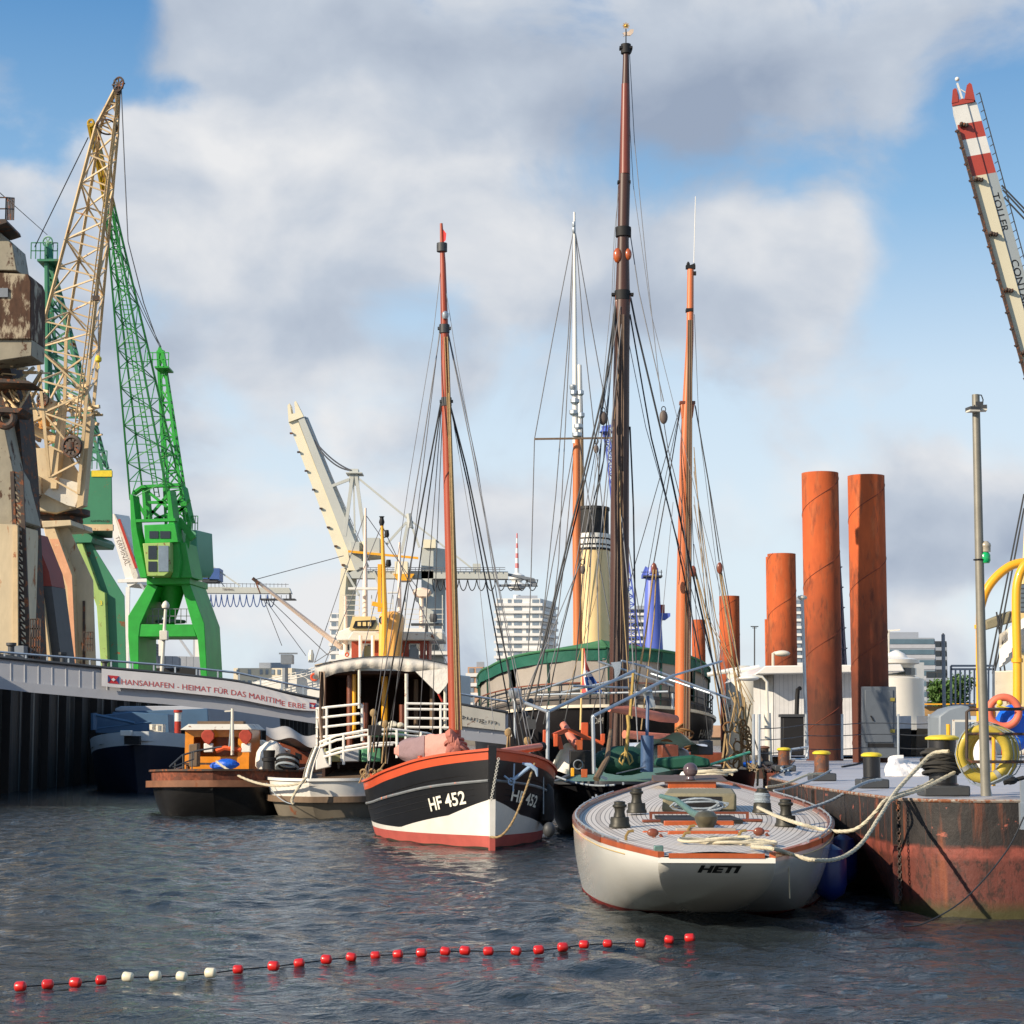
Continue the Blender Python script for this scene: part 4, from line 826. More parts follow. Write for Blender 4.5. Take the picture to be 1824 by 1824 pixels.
# banner: cloth hung on the girder
bt = lambda x: gt(x) + 1; bh = lambda x: interp([(180, 31), (300, 30), (420, 30), (500, 27), (564, 19)], x)
bn = thing('banner', 'long white cloth banner with red capital lettering hung on the gangway', 'banner', P(182, 1222, 65.6))
clothm = mat('banner_cloth', C(214, 210, 206), .8, var=.03, scl=2)
def bf(u, v, off=0):
    x = 181 + 383 * u; w_ = .003 * math.sin(u * 50 + 5 * v) * v + .045 * max(0, u - .72) * math.sin(u * 100 - 9 * v)
    return P(x, bt(x) + bh(x) * v + .3 * math.sin(u * 20) * v * v, GY(x) - .13 - off - .08 * v) + V((0, w_, 0))
b = MB(); b.grid(bf, 260, 16, flip=True); b.build('cloth', clothm, bn)
def btxt(x, y): return bf((216 + x - 181) / 383, 1 - y, .03)
vs, fs = textmesh('HANSAHAFEN - HEIMAT FÜR DAS MARITIME ERBE', 328, 1)
b = MB()
def mapx(x, y):
    u = (35 + x) / 383; X = 181 + 383 * u; hh = bh(X); v0 = (12.5 * .85 / 31) ; vv = .80 - y * (11.6 / hh) if X < 500 else .86 - y * (11 / hh)
    return bf(u, vv, .009)
b.add([mapx(x, y) for x, y in vs], fs); b.build('lettering', mat('banner_red', C(190, 76, 70), .8, var=.03), bn, smooth=False)
for x0 in (192, 551):
    sc_ = 1 if x0 < 300 else .75; hq = 14 * sc_; wq = 20 * sc_ if x0 < 300 else 12
    b = MB(); b.M(0)
    g = lambda a, c, o: bf((x0 + wq * a - 181) / 383, (.34 if x0 < 300 else .3) + c * hq / bh(x0), o)
    b.add([g(0, 0, .01), g(1, 0, .01), g(1, 1, .01), g(0, 1, .01)], [(3, 2, 1, 0)]); b.M(1)
    b.add([g(0, .0, .02), g(.28, .5, .02), g(0, 1, .02)], [(0, 2, 1)][::-1]); b.add([g(1, .0, .02), g(.72, .5, .02), g(1, 1, .02)], [(0, 1, 2)])
    b.M(2); b.add([g(.3, .5, .025), g(.5, .28, .025), g(.7, .5, .025), g(.5, .72, .025)], [(3, 2, 1, 0)])
    b.build('emblem', [mat('emblem_red', C(190, 50, 56), .8), mat('emblem_blue', C(50, 66, 120), .8), clothm], bn, smooth=False)
# pale sign on the right end of the gangway
b = MB(); sq = [P(700, 1280, GY(700) - .1), P(900, 1302, GY(900) - .1), P(900, 1271, GY(900) - .1), P(812, 1255, GY(812) - .1), P(700, 1250, GY(700) - .1)]; b.prism(sq, (0, .07, 0))
sg = b.build('sign_board', oldwhite); setp(sg, 'white sign board with grey letters on the gangway right of the red mast', 'sign')
textpx('hamburg.m', darkgrey, sg, 778, 1275, 886, 1293, 10, GY(778) - .13, GY(886) - .13, off=.0)

# ------------------------------------------------------------------ barge beyond the gangway
navy = mat('navy_hull', C(32, 40, 58), .45, var=.2, scl=.6)
steelblue = mat('steel_blue_paint', C(72, 102, 130), .5, var=.12, scl=.8)
t = thing('cargo_barge', 'long navy cargo barge with white bow bulwark moored in the wall shadow', 'barge', (-13.6, 76, 0))
H = Hull((-13.7, 75), (-13.5, 118), [(0, .3), (.012, 1.2), (.035, 2.0), (.07, 2.5), (.12, 2.75), (.9, 2.8), (1, 2)], [(0, 2.25), (.05, 2.0), (.12, 1.7), (1, 1.4)], [(0, .01), (1, 1)], [(0, .15), (.02, .9), (.05, 1.8), (.12, 2.6), (1, 2.2)], 1.5)
b = MB(); H.body(b, [(lambda t_: H.sheer(t_), lambda t_: H.sheer(t_) - .5, 1, 2), (lambda t_: H.sheer(t_) - .5, lambda t_: -.4, 0, 6)], 50, 2.2, cap0=True)
b.cm = 1; b.build('hull', [navy, mat('pale_bulwark', C(224, 230, 232), .5, var=.06)], t)
b = MB(); H.deckgrid(b, -.35, .03, 40); b.build('deck', darkgrey, t)
b = MB(); b.pbox(221, 1311, 248, 1326, 74.7, .4); b.build('anchor_pocket', soot, t)
b = MB(); b.pbox(214, 1301, 232, 1311, 74.6, .5); b.build('fairlead', white, t, bev=.02)
b = MB(); b.pp([(168, 1275), (232, 1268), (300, 1272), (302, 1308), (170, 1306)], 80, (0, 1.2, 0)); b.build('forecastle', steelblue, t, bev=.03)
b = MB(); b.pp([(200, 1268), (370, 1262), (372, 1300), (200, 1300)], 84, (0, 26, 0)); b.build('hold_coaming', steelblue, t, bev=.03)
for i in range(4):
    b = MB(); b.pp([(205, 1262 + i * .5), (215, 1258), (355, 1257), (366, 1263), (366, 1267), (205, 1267)], 86 + i * 6, (0, 5.4, 0)); b.build('hatch_cover', lightgrey, t, bev=.03)
b = MB(); b.tube([P(167, 1300, 79), P(167, 1270, 79)], .12, 8); b.tube([P(168, 1273, 79), P(240, 1288, 79)], .07, 6); b.tube([P(170, 1298, 79), P(270, 1286, 79)], .03, 5); b.build('bow_davit', steelblue, t)
b = MB(); b.lathe((P(340, 0, 80).x, 80, 1.7), [(.2, 0), (.13, .4)], 12); b.M(1).lathe((P(340, 0, 80).x, 80, 2.1), [(.13, 0), (.13, .55)], 12); b.M(0).lathe((P(340, 0, 80).x, 80, 2.65), [(.13, 0), (.13, .35)], 12); b.M(1).lathe((P(340, 0, 80).x, 80, 3.0), [(.17, 0), (.17, .1)], 12); b.build('striped_post', [white, redp], t)
b = MB(); b.lathe((P(305, 0, 78).x, 78, 1.6), [(.12, 0), (.16, .25), (.2, .3), (.2, .4)], 10); b.lathe((P(316, 0, 78).x, 78, 1.6), [(.12, 0), (.2, .3), (.24, .36), (.2, .5)], 10); b.build('bollard', steeld, t)
b = MB(); b.pbox(266, 1290, 290, 1306, 77.8, .6); b.lathe(P(272, 1300, 77.4), [(.12, 0), (.12, .2)], 8); b.lathe(P(282, 1302, 77.4), [(.12, 0), (.12, .2)], 8); b.build('windlass', oldwhite, t)

# ------------------------------------------------------------------ museum freighter in the background
Y = 200
t = thing('freighter', 'white museum freighter with cream derricks and kingposts behind the awninged steamer', 'ship', P(660, 1330, Y))
b = MB(); b.pp([(470, 1226), (640, 1190), (800, 1200), (800, 1318), (470, 1318)], Y + 4, (2, 9, 0)); b.build('hull', mat('freighter_grey', C(196, 196, 190), .5, var=.06, scl=.2), t, bev=.1)
for nm, x0, x1, y0, y1, w0, w1, mm in (('kingpost', 650, 651, 1190, 905, 11, 4, mat('pinkish_cream_paint', C(244, 218, 196), .45, var=.05, scl=.4)), ('kingpost', 711, 712, 1180, 966, 9, 4, 0), ('kingpost', 615, 615, 1180, 1062, 10, 7, 0), ('kingpost', 751, 751, 1180, 1055, 12, 8, 0)):
    if mm: pinkc = mm
    b = MB(); b.tube([P(x0, y0, Y), P((x0 + x1) / 2, (y0 + y1) / 2, Y), P(x1, y1, Y)], [m(w0, Y) / 2, m(w0 * .8, Y) / 2, m(w1, Y) / 2], 10); b.build(nm, pinkc, t)
b = MB(); b.tube([P(460, 1037, Y - 4), P(606, 1152, Y)], [m(3, Y), m(5, Y)], 8); b.build('derrick_boom', pinkc, t)
b = MB(); b.tube([P(450, 1030, Y - 4), P(462, 1040, Y - 4)], m(3.4, Y), 6); b.beam(P(455, 1036, Y - 4), P(464, 1058, Y - 4), .12); b.build('derrick_block', steeld, t)
for s_ in ([(456, 1032, Y - 4), (612, 990, Y)], [(470, 1068, Y - 4), (502, 1150, Y)], [(472, 1068, Y - 4), (545, 1168, Y)], [(480, 1068, Y - 4), (585, 1168, Y)], [(606, 1150, Y), (560, 1180, Y)], [(650, 915, Y), (752, 1060, Y)], [(650, 915, Y), (560, 1180, Y)]):
    b = MB(); b.tube([P(*q) for q in s_], .04, 4); b.build('derrick_rope', wire_f, t)
b = MB(); b.pp([(598, 1127), (626, 1116), (788, 1120), (790, 1136), (600, 1140)], Y - 2, (0, 7, 0)); b.build('bridge_roof', white, t, bev=.05)
b = MB(); b.pbox(604, 1141, 792, 1205, Y, 6); br = b.build('bridge_front', white, t, bev=.05)
for i in range(9):
    b = MB(); b.pbox(610 + 20 * i, 1148, 622 + 20 * i, 1158, Y - .08, .3); b.build('window', glass, br)
b = MB(); b.pbox(598, 1166, 660, 1176, Y - 4, 4); b.pbox(740, 1160, 800, 1166, Y - 4, 4); b.build('bridge_wing', white, t)
b = MB(); b.pp([(560, 1184), (624, 1170), (626, 1178), (562, 1190)], Y - 5, 3); b.pp([(575, 1190), (630, 1180), (630, 1205), (575, 1208)], Y - 3, 3); b.build('boat_deck', creamc, t)
b = MB()
for k in range(3): b.tube([P(450, 1226 - k * 5, Y - 6), P(540, 1205 - k * 5, Y - 6), P(600, 1186 - k * 5, Y - 6), P(640, 1180 - k * 5, Y - 6)], .045, 4)
for i in range(20): b.beam(P(450 + 9.6 * i, interp([(450, 1226), (540, 1205), (600, 1186), (640, 1180)], 450 + 9.6 * i), Y - 6), P(450 + 9.6 * i, interp([(450, 1226), (540, 1205), (600, 1186), (640, 1180)], 450 + 9.6 * i) - 12, Y - 6), .05)
b.build('deck_rail', white, t)
b = MB(); b.pp([(420, 1222), (600, 1188), (640, 1196), (640, 1260), (430, 1262)], Y - 5, 5); fh = b.build('forecastle_side', white, t, bev=.05)
textpx('BREMEN', darkgrey, fh, 428, 1233, 460, 1226, 6, Y - 5, off=.2)
for (x, y, r_) in ((560, 1206, 9), (622, 1208, 10), (655, 1166, 6), (668, 1168, 6), (618, 1166, 5)):
    b = MB(); b.torus(P(x, y, Y - 7), m(r_ * .6, Y), m(r_ * .25, Y), (.3, 1, 0), 16, 6); b.build('lifebuoy', mat('lifebuoy_orange', C(214, 86, 50), .5), t)
b = MB(); b.tube([P(508, 1225, Y - 6), P(508, 1190, Y - 6)], m(5, Y), 8); b.pbox(500, 1166, 520, 1182, Y - 7, 2); b.beam(P(497, 1164, Y - 7), P(530, 1164, Y - 7), .15); b.build('radar_mast', greyp, t)
b = MB(); b.lathe(P(640, 1188, Y - 6), [(.5, 0), (.7, .6), (.5, 1.4), (.2, 1.6)], 10); b.build('cowl_vent', oldwhite, t)
b = MB(); b.lathe(P(554, 1180, Y - 6), [(.25, 0), (.3, .7), (.15, 1.2)], 8); b.build('cowl_vent', oldwhite, t)
b = MB(); b.pp([(622, 1122), (628, 1098), (668, 1098), (676, 1122)], Y - 4, 3); cn = b.build('searchlight_platform', ccream, t)
b = MB(); b.pp([(628, 1118), (633, 1106), (670, 1104), (662, 1118)], Y - 4.2, 1); b.build('number_plate', black, cn)
for i in range(3): b = MB(); b.pbox(637 + i * 9, 1108, 643 + i * 9, 1115, Y - 4.3, .2); b.build('light_panel', ccream, cn)
b = MB(); b.pbox(620, 1046, 680, 1050, Y - 2, 1); b.pbox(690, 1054, 708, 1056, Y - 2, 1); b.build('crosstree', white, t)
b = MB(); b.torus(P(752, 1056, Y), m(15, Y), .12, (0, .5, 1), 18, 4); b.pp([(738, 1050), (766, 1050), (760, 1062), (744, 1062)], Y - 1, 2); b.build('crow_nest', pinkc, t)
b = MB(); b.pbox(732, 1110, 788, 1114, Y - 5, 1); b.beam(P(760, 1114, Y - 5), P(760, 1135, Y - 5), .3); b.lathe(P(772, 1108, Y - 5), [(.3, 0), (.4, .4), (.3, .8)], 8); b.build('radar_scanner', darkgrey, t)
b = MB()
for i in range(5):
    for (x0, x1, y) in ((610, 640, 1060), (660, 700, 1075), (720, 790, 1085)): b.beam(P(x0, y + 9 * i, Y - 1), P(x1, y + 9 * i, Y - 1), .06)
for x in (612, 640, 662, 700, 722, 760, 788): b.beam(P(x, 1060, Y - 1), P(x, 1125, Y - 1), .08)
b.build('ladder_rails', oldwhite, t)
# ------------------------------------------------------------------ harbour tug
hullblack = mat('tarred_black_hull', C(30, 29, 29), .38, var=.25, scl=1.2, coat=.25)
rustband = mat('rusty_bulwark', C(98, 58, 42), .75, var=.3, scl=1.6, rust=.5, rc=C(84, 44, 30), rust2=C(150, 84, 58))
beltm = mat('worn_rubbing_strake', C(126, 84, 58), .7, var=.35, scl=1.8, rust=.2)
deckgrey = mat('grey_deck_paint', C(126, 126, 122), .7, var=.12)
hempw = mat('weathered_timber', C(112, 92, 72), .8, var=.3, scl=4, st=5)
ORG_T = (-7.7, 52.4)
t = thing('tug', 'small black tug with rusty bulwark and orange wooden wheelhouse', 'tug', (-7.7, 53, 0))
H = Hull(ORG_T, (-7.95, 66), [(0, 0), (.015, .75), (.045, 1.3), (.1, 1.72), (.18, 1.95), (.32, 2.05), (.6, 2.0), (.85, 1.5), (1, .2)], [(0, 1.20), (.2, 1.12), (.5, 1.05), (1, 1.5)], [(0, .05), (.06, .068), (.15, .155), (.3, .305), (1, .97)], [(0, 0), (.008, .5), (.025, .95), (.06, 1.3), (.14, 1.6), (.3, 1.8), (.6, 1.8), (1, .1)], 1.9, 1.6)
bz = lambda t_: H.sheer(t_) - .33
b = MB(); H.body(b, [(lambda t_: H.sheer(t_), bz, 1, 2), (bz, lambda t_: -.35, 0, 8)], 60, 2.2); b.build('hull', [hullblack, rustband], t)
b = MB(); tt = [(i / 50) ** 2 for i in range(51)]
pts = [H.pt(t_, bz(t_), -1, .07) for t_ in tt[::-1]] + [H.pt(t_, bz(t_), 1, .07) for t_ in tt[1:]]; b.sweep(pts, .2, .17); b.build('rubbing_strake', beltm, t)
b = MB(); pts = [H.pt(t_, H.sheer(t_), -1, 0) + V((0, 0, .02)) for t_ in tt[::-1]] + [H.pt(t_, H.sheer(t_), 1, 0) + V((0, 0, .02)) for t_ in tt[1:]]; b.sweep(pts, .14, .05); b.build('bulwark_rail', steeld, t)
b = MB(); H.deckgrid(b, -.3, .04, 40, 0, 1, .05); b.build('deck', deckgrey, t)
Y = 57.2
wh = MB()
xs0, xs1 = P(353, 0, Y).x, P(463, 0, Y).x; zt, zb = P(0, 1300, Y).z, .9
for xc, wd in ((xs0 + .12, .24), (xs1 - .16, .32)): wh.box((xc, Y + .05, (zt + zb) / 2), (wd, .12, zt - zb))
wh.box(((xs0 + xs1) / 2, Y + .02, zb + .3), (xs1 - xs0 - .01, .1, .62)); wh.box((xs0 + .05, Y + 1.2, (zt + zb) / 2), (.08, 2.4, zt - zb - .01)); wh.box((xs1 - .05, Y + 1.2, (zt + zb) / 2), (.08, 2.4, zt - zb - .01)); wh.box(((xs0 + xs1) / 2, Y + 2.4, (zt + zb) / 2), (xs1 - xs0, .1, zt - zb - .02))
for i in range(1): wh.box(((xs0 + xs1) / 2, Y + .04, zt - .1), (xs1 - xs0 - .02, .1, .2))
wo = wh.build('wheelhouse', orangev, t)
b = MB(); b.hexa([V((xs0 - .1, Y - .3, zt)), V((xs1 + .12, Y - .3, zt)), V((xs1 - .05, Y - .1, zt + .16)), V((xs0 + .1, Y - .1, zt + .16)), V((xs0 - .1, Y + 2.6, zt)), V((xs1 + .12, Y + 2.6, zt)), V((xs1 - .05, Y + 2.5, zt + .16)), V((xs0 + .1, Y + 2.5, zt + .16))]); rf = b.build('roof', oldwhite, wo, bev=.02)
b = MB(); b.box(((xs0 + xs1) / 2, Y + .8, zt + .2), (xs1 - xs0 - .5, .5, .09)); b.build('roof_hatch', hempw, rf)
for cx in (370, 437):
    hp = [(cx - 11, 1306), (cx - 5, 1300), (cx + 6, 1300), (cx + 12, 1307), (cx + 11, 1316), (cx + 2, 1327), (cx - 6, 1322), (cx - 12, 1313)]
    b = MB(); b.pp(hp, Y - .5, .08); b.build('life_jacket', mat('brick_red_cloth', C(168, 62, 44), .8, var=.2, scl=12), t, bev=.02)
    b = MB(); b.pbox(cx - 7, 1324, cx + 9, 1340, Y - .45, .16); b.build('seat_box', white, t, bev=.02)
b = MB(); b.tube([P(414, 1262, Y - 1), P(414, 1345, Y - 1)][::-1], [.05, .04], 8); b.beam(P(400, 1267, Y - 1), P(416, 1266, Y - 1), .04); b.build('signal_mast', oldwhite, t)
b = MB(); b.tube(sag(P(413, 1268, Y - 1), P(408, 1330, Y - 1), .02) , .02, 5); b.build('halyard', rope_g, t)
b = MB(); b.box(((xs0 + xs1) / 2 - .1, Y - .7, 1.32), (1.3, .5, .05)); [b.box(((xs0 + xs1) / 2 + dx, Y - .7, 1.1), (.05, .4, .45)) for dx in (-.7, .5)]; b.build('worktable', steeld, t)
b = MB(); b.tube([P(385, 1338, Y - .9), P(400, 1332, Y - .9), P(430, 1336, Y - .9)], .07, 6); b.build('rolled_cloth', mat('orange_cloth', C(222, 90, 40), .8), t)
b = MB(); b.sph(P(404, 1361, 55), .34, (1, .6, .4), 16, 9, .1); b.sph(P(388, 1364, 55), .2, (1.2, .6, .5), 12, 6, .08); tp = b.build('tarpaulin_heap', bluet); setp(tp, 'crumpled blue tarpaulin heaped on the aft deck of the rusty tug', 'tarpaulin')
b = MB(); b.tube([P(302, 1366, 54.5), P(325, 1345, 54.8), P(352, 1337, 55), P(395, 1330, 55)], .025, 6); b.tube([P(308, 1366, 54.2), P(345, 1352, 54.6), P(345, 1337, 54.6)], .02, 5)
for x, y in ((312, 1357), (326, 1345), (342, 1340)): b.tube([P(x, y, 54.7), P(x, 1372, 54.7)], .018, 5)
b.build('handrail', darkgrey, t)
b = MB(); b.pp([(336, 1326), (352, 1324), (352, 1366), (336, 1366)], 55.4, .5); b.build('towing_post', hempw, t, bev=.03)
b = MB(); b.lathe((P(497, 0, 55.5).x, 55.5, .85), [(.16, 0), (.16, .55), (.2, .56), (.2, .64), (.15, .66), (.17, .85)], 14); b.build('bollard', soot, t)
b = MB(); b.sph(P(482, 1352, 57), .5, (.9, .7, 1), 14, 8, .06); b.build('covered_winch', canvas, t)
b = MB(); b.pp([(463, 1318), (512, 1336), (512, 1342), (463, 1326)], 57, .8); b.build('side_awning', oldwhite, t)
for k in range(4):
    b = MB(); b.torus(P(512, 1352 + 5 * k, 56.4), .32, .035, (.2, .6, 1), 20, 5, .8); b.build('coiled_hose', rope_g if k % 2 else soot, t)
# covered motor boat behind the tug
t = thing('motor_boat', 'mahogany cabin boat under a grey canvas behind the tug', 'boat', (-5.6, 62, 0))
H2 = Hull((-5.2, 60), (-7.2, 69), [(0, .7), (.3, 1.3), (.7, 1.2), (1, .05)], [(0, 1.0), (1, 1.3)], [(0, .03), (1, .95)], [(0, .5), (.3, 1.1), (.7, .9), (1, .02)])
b = MB(); H2.body(b, [(lambda t_: H2.sheer(t_), lambda t_: -.3, 0, 6)], 24, 1, True); b.build('hull', oldwhite, t)
b = MB(); H2.deckgrid(b, -.02); b.build('deck', mahog, t)
b = MB(); b.pp([(497, 1322), (562, 1345), (562, 1385), (497, 1385)], 61, (-.5, 3, 0)); cb = b.build('cabin', mahog, t, bev=.03)
for x in (510, 526): b = MB(); b.pp([(x, 1340), (x + 9, 1343), (x + 9, 1353), (x, 1350)], 60.97, .06); b.build('window', glass, cb)
b = MB(); b.grid(lambda u, v: P(474 + 90 * u, 1290 + 20 * u + 42 * abs(v - .35) ** 1.2 * 1.6 + 5 * math.sin(9 * u + 3 * v), 60.2 + 3.2 * v) , 16, 12); b.build('canvas_cover', mat('grey_canvas', C(178, 172, 164), .85, var=.08, scl=2), t)

# ------------------------------------------------------------------ awninged steamer
t = thing('passenger_steamer', 'white passenger steamer with canvas awning over an open deckhouse, between tug and black smack', 'boat', (-4, 56, 0))
H = Hull((-5.15, 51.6), (-1.2, 66.5), [(0, 0), (.02, .8), (.06, 1.4), (.12, 1.85), (.25, 2.15), (.7, 2.1), (1, .8)], [(0, .98), (.15, 1.02), (.5, 1.25), (1, 1.4)], [(0, .035), (.04, .05), (.1, .105), (.22, .225), (1, .98)], [(0, 0), (.012, .55), (.04, 1.0), (.1, 1.4), (.22, 1.8), (.7, 1.9), (1, .5)], 1.7, 1.4)
bz = lambda t_: H.sheer(t_) - .5
b = MB(); H.body(b, [(lambda t_: H.sheer(t_), bz, 1, 3), (bz, lambda t_: -.3, 0, 8)], 60, 2.0); b.build('hull', [mat('weed_stained_grey_hull', C(120, 112, 98), .6, var=.16, scl=1, rust=.12), white], t)
tt = [(i / 50) ** 2 for i in range(51)]
b = MB(); b.sweep([H.pt(q, bz(q), -1, .05) for q in tt[::-1]] + [H.pt(q, bz(q), 1, .05) for q in tt[1:]], .16, .15); b.build('rubbing_strake', hempw, t)
b = MB(); b.sweep([H.pt(q, H.sheer(q), -1, 0) for q in tt[::-1]] + [H.pt(q, H.sheer(q), 1, 0) for q in tt[1:]], .1, .07); b.build('bulwark_rail', white, t)
b = MB(); H.deckgrid(b, -.15, .05); b.build('deck', hempw, t)
a0 = P(579, 1396, 53.4)
def hp_(x): 
    q = .015 + .17 * x; return q
text('LINE', wire_f, t, lambda x, y: H.pt(.05 + x * .06, bz(.05) + .12 + y, 1, .02), .8, .2)
# deckhouse with awning
Y0, Y1 = 55.0, 60.5; xl, xr = P(583, 0, Y0).x, P(803, 0, Y0).x; zr = P(0, 1198, Y0).z; zd = .95
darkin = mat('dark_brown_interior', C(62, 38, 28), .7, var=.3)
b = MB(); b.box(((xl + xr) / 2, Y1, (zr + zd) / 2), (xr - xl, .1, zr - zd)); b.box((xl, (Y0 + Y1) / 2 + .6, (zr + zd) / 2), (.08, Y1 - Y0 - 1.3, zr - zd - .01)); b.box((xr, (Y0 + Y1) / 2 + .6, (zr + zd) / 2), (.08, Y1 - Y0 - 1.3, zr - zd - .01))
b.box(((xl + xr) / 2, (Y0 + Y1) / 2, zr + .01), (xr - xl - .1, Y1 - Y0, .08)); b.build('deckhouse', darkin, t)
b = MB()
def aw(u, v):
    x = xl - .12 + (xr - xl + .3) * u; arch = .26 * (1 - (2 * u - 1) ** 2)
    if v < .25:
        q = v / .25; drop = (.29 + .035 * math.sin(u * 11 + 1) + .018 * math.sin(u * 31)) * (1 - q); return V((x, Y0 - .35 + .025 * math.sin(u * 33) * (1 - q) + .02 * math.sin(u * 71) - .08 * math.sin(math.pi * q), zr + .12 + arch - drop))
    return V((x, Y0 - .3 + (Y1 - Y0 + .5) * (v - .25) / .75, zr + .13 + arch + .12 * math.sin(math.pi * (v - .25) / .75)))
b.grid(aw, 60, 20); b.build('awning', mat('awning_canvas', C(204, 197, 184), .85, var=.12, scl=2, bump=.03, bs=4), t)
b = MB(); b.tube([aw(i / 20, .25) + V((0, -.03, .03)) for i in range(21)], .02, 5); b.build('awning_rope', darkgrey, t)
b = MB(); b.add([P(740, 1196, 54.2), P(803, 1190, 54.2), P(806, 1200, 54.2), P(794, 1222, 54.15), P(781, 1237, 54.1), P(768, 1224, 54.15)], [(0, 1, 2, 3, 4, 5)]); b.add([P(740, 1196, 54.23), P(803, 1190, 54.23), P(806, 1200, 54.23), P(794, 1222, 54.18), P(781, 1237, 54.13), P(768, 1224, 54.18)], [(5, 4, 3, 2, 1, 0)]); b.build('awning_flap', canvas, t)
b = MB(); b.tube([P(781, 1236, 54), P(788, 1250, 54)], .03, 5); b.build('tie_line', redp, t)
b = MB(); b.grid(lambda u, v: P(568 + 10 * u + 2.5 * math.sin(v * 5 + u * 9), 1196 + 140 * v, 54.3 + .12 * math.sin(u * 14)), 10, 8, True); b.build('furled_curtain', mat('tan_canvas', C(150, 130, 112), .85, var=.15, scl=3), t)
for x, mm, y0, y1, yy, r_ in ((623, mahog, 1200, 1330, 56.5, .09), (631, yel, 1198, 1310, 55.6, .055), (640, oldwhite, 1185, 1262, 54.7, .04), (650, mahog, 1252, 1330, 54.9, .09), (716, mahog, 1255, 1330, 54.9, .075), (724, oldwhite, 1200, 1330, 54.6, .05), (741, hempw, 1210, 1320, 56, .06), (770, hempw, 1210, 1300, 55.6, .07), (793, oldwhite, 1190, 1300, 54.6, .045), (575, oldwhite, 1200, 1330, 54.5, .04), (685, yel, 1205, 1300, 56, .09)):
    b = MB(); b.tube([P(x, y1, yy), P(x, y0, yy)], r_, 8); b.build('stanchion', mm, t)
# rails
def railset(nm, cols, rows, r=.035, Yy=54.2):
    b = MB()
    for pts in rows: b.tube([P(*q) for q in pts], r, 6)
    for (x, y0, y1, yy) in cols: b.tube([P(x, y0, yy), P(x, y1, yy)], r, 6)
    b.build(nm, white, t)
rows = [[(564, 1262 + k * 17, 54.9), (568, 1262 + k * 17, 54.4), (582, 1260 + k * 17.3, 54.1), (640, 1254 + k * 17, 54.0), (646, 1257 + k * 17, 54.2)] for k in range(4)]
rows.append([(564, 1325, 54.9), (568, 1327, 54.4), (582, 1322, 54.1)])
railset('upper_railing', [(565, 1262, 1330, 54.9), (569, 1262, 1330, 54.4), (582, 1260, 1325, 54.1), (645, 1256, 1320, 54.1)], rows)
railset('upper_railing', [(723, 1253, 1320, 54), (785, 1254, 1320, 54), (806, 1256, 1315, 54.4)], [[(723, 1253 + 10 * k + (6 if k > 1 else 0) * (k - 1), 54), (800, 1254 + 10 * k + (6 if k > 1 else 0) * (k - 1), 54), (808, 1258 + 10 * k + (6 if k > 1 else 0) * (k - 1), 54.5)] for k in range(5)])
cv = lambda dy: [(570, 1322 + dy, 53.6), (600, 1310 + dy, 53.0), (650, 1301 + dy, 52.7), (700, 1299 + dy, 52.8), (760, 1306 + dy, 53.2), (800, 1318 + dy, 53.9)]
railset('stern_railing', [(588, 1316, 1362, 53.2), (612, 1308, 1362, 52.9), (657, 1301, 1355, 52.7), (707, 1300, 1350, 52.8), (750, 1304, 1345, 53.1)], [cv(0), cv(8), cv(24), [(578, 1348, 53.3), (612, 1338, 52.9), (657, 1330, 52.7), (700, 1326, 52.8)]])
b = MB(); b.grid(lambda u, v: P(558 + 14 * u - 22 * v * (1 - u * .2) - 6 * math.sin(v * 3), 1330 + 92 * v, 52.6 - .7 * v + .1 * math.sin(u * 12)), 10, 10, True); b.build('bow_cloth', canvas, t)
b = MB(); b.pp([(563, 1333), (575, 1333), (583, 1358), (590, 1366), (562, 1372)], 53.3, .2); b.build('bulwark_wing', white, t, bev=.03)
b = MB()
for x, y, s_ in ((700, 1290, .12), (712, 1292, .1), (680, 1292, .14), (694, 1296, .09)): b.sph(P(x, y, 54.4), s_, (1.2, 1, .8), 8, 6, .15)
b.build('flower_box', mat('pale_flowers', C(220, 212, 190), .8, var=.3, scl=20), t)
b = MB(); b.box(P(695, 1306, 54.6), (1.0, .3, .22)); b.build('planter', mat('green_paint', C(40, 80, 50), .6), t)
for x, mm in ((595, mat('olive_cushion', C(150, 148, 104), .8)), (622, lightgrey), (660, mat('green_cushion', C(90, 150, 110), .8))):
    b = MB(); b.box(P(x, 1345, 53.9), (.5, .4, .35), .2); b.build('deck_chair', mm, t, bev=.03)
# upper works: red wheelhouse frame, roof, funnel, mast
b = MB(); zz = P(0, 1190, 58).z; 
for x0, x1 in ((626, 640), (664, 676), (714, 722), (748, 758)): b.pbox(x0, 1140, x1, 1190, 57.6, .2)
b.pbox(640, 1140, 760, 1146, 57.62, .15); b.pbox(722, 1146, 728, 1190, 57.6, .2); b.pbox(760, 1140, 764, 1196, 57.7, 2); b.build('wheelhouse_frame', mat('rust_red_paint', C(158, 66, 42), .5, var=.12), t)
b = MB(); b.pp([(728, 1190), (728, 1158), (733, 1152), (740, 1152), (746, 1158), (746, 1190)], 57.8, .1); b.build('arched_window', paleglass, t)
b = MB(); b.pbox(648, 1150, 664, 1186, 57.9, .1); b.build('window', mat('greenish_glass', C(150, 160, 120), .15, var=.1), t)
b = MB(); b.pp([(619, 1138), (628, 1124), (790, 1126), (790, 1140), (622, 1141)], 57.2, (0, 2.6, 0)); b.build('wheelhouse_roof', oldwhite, t, bev=.03)
for x in (642, 664): b = MB(); b.tube([P(x, 1190, 57), P(x, 1132, 57)], .05, 8); b.build('stanchion', white, t)
b = MB(); b.pp([(673, 1190), (674, 1090), (700, 1088), (712, 1090), (706, 1190)], 56.4, (.1, .9, 0)); fn = b.build('funnel', mat('buff_yellow_paint', C(238, 176, 92), .4, var=.06), t, bev=.12)
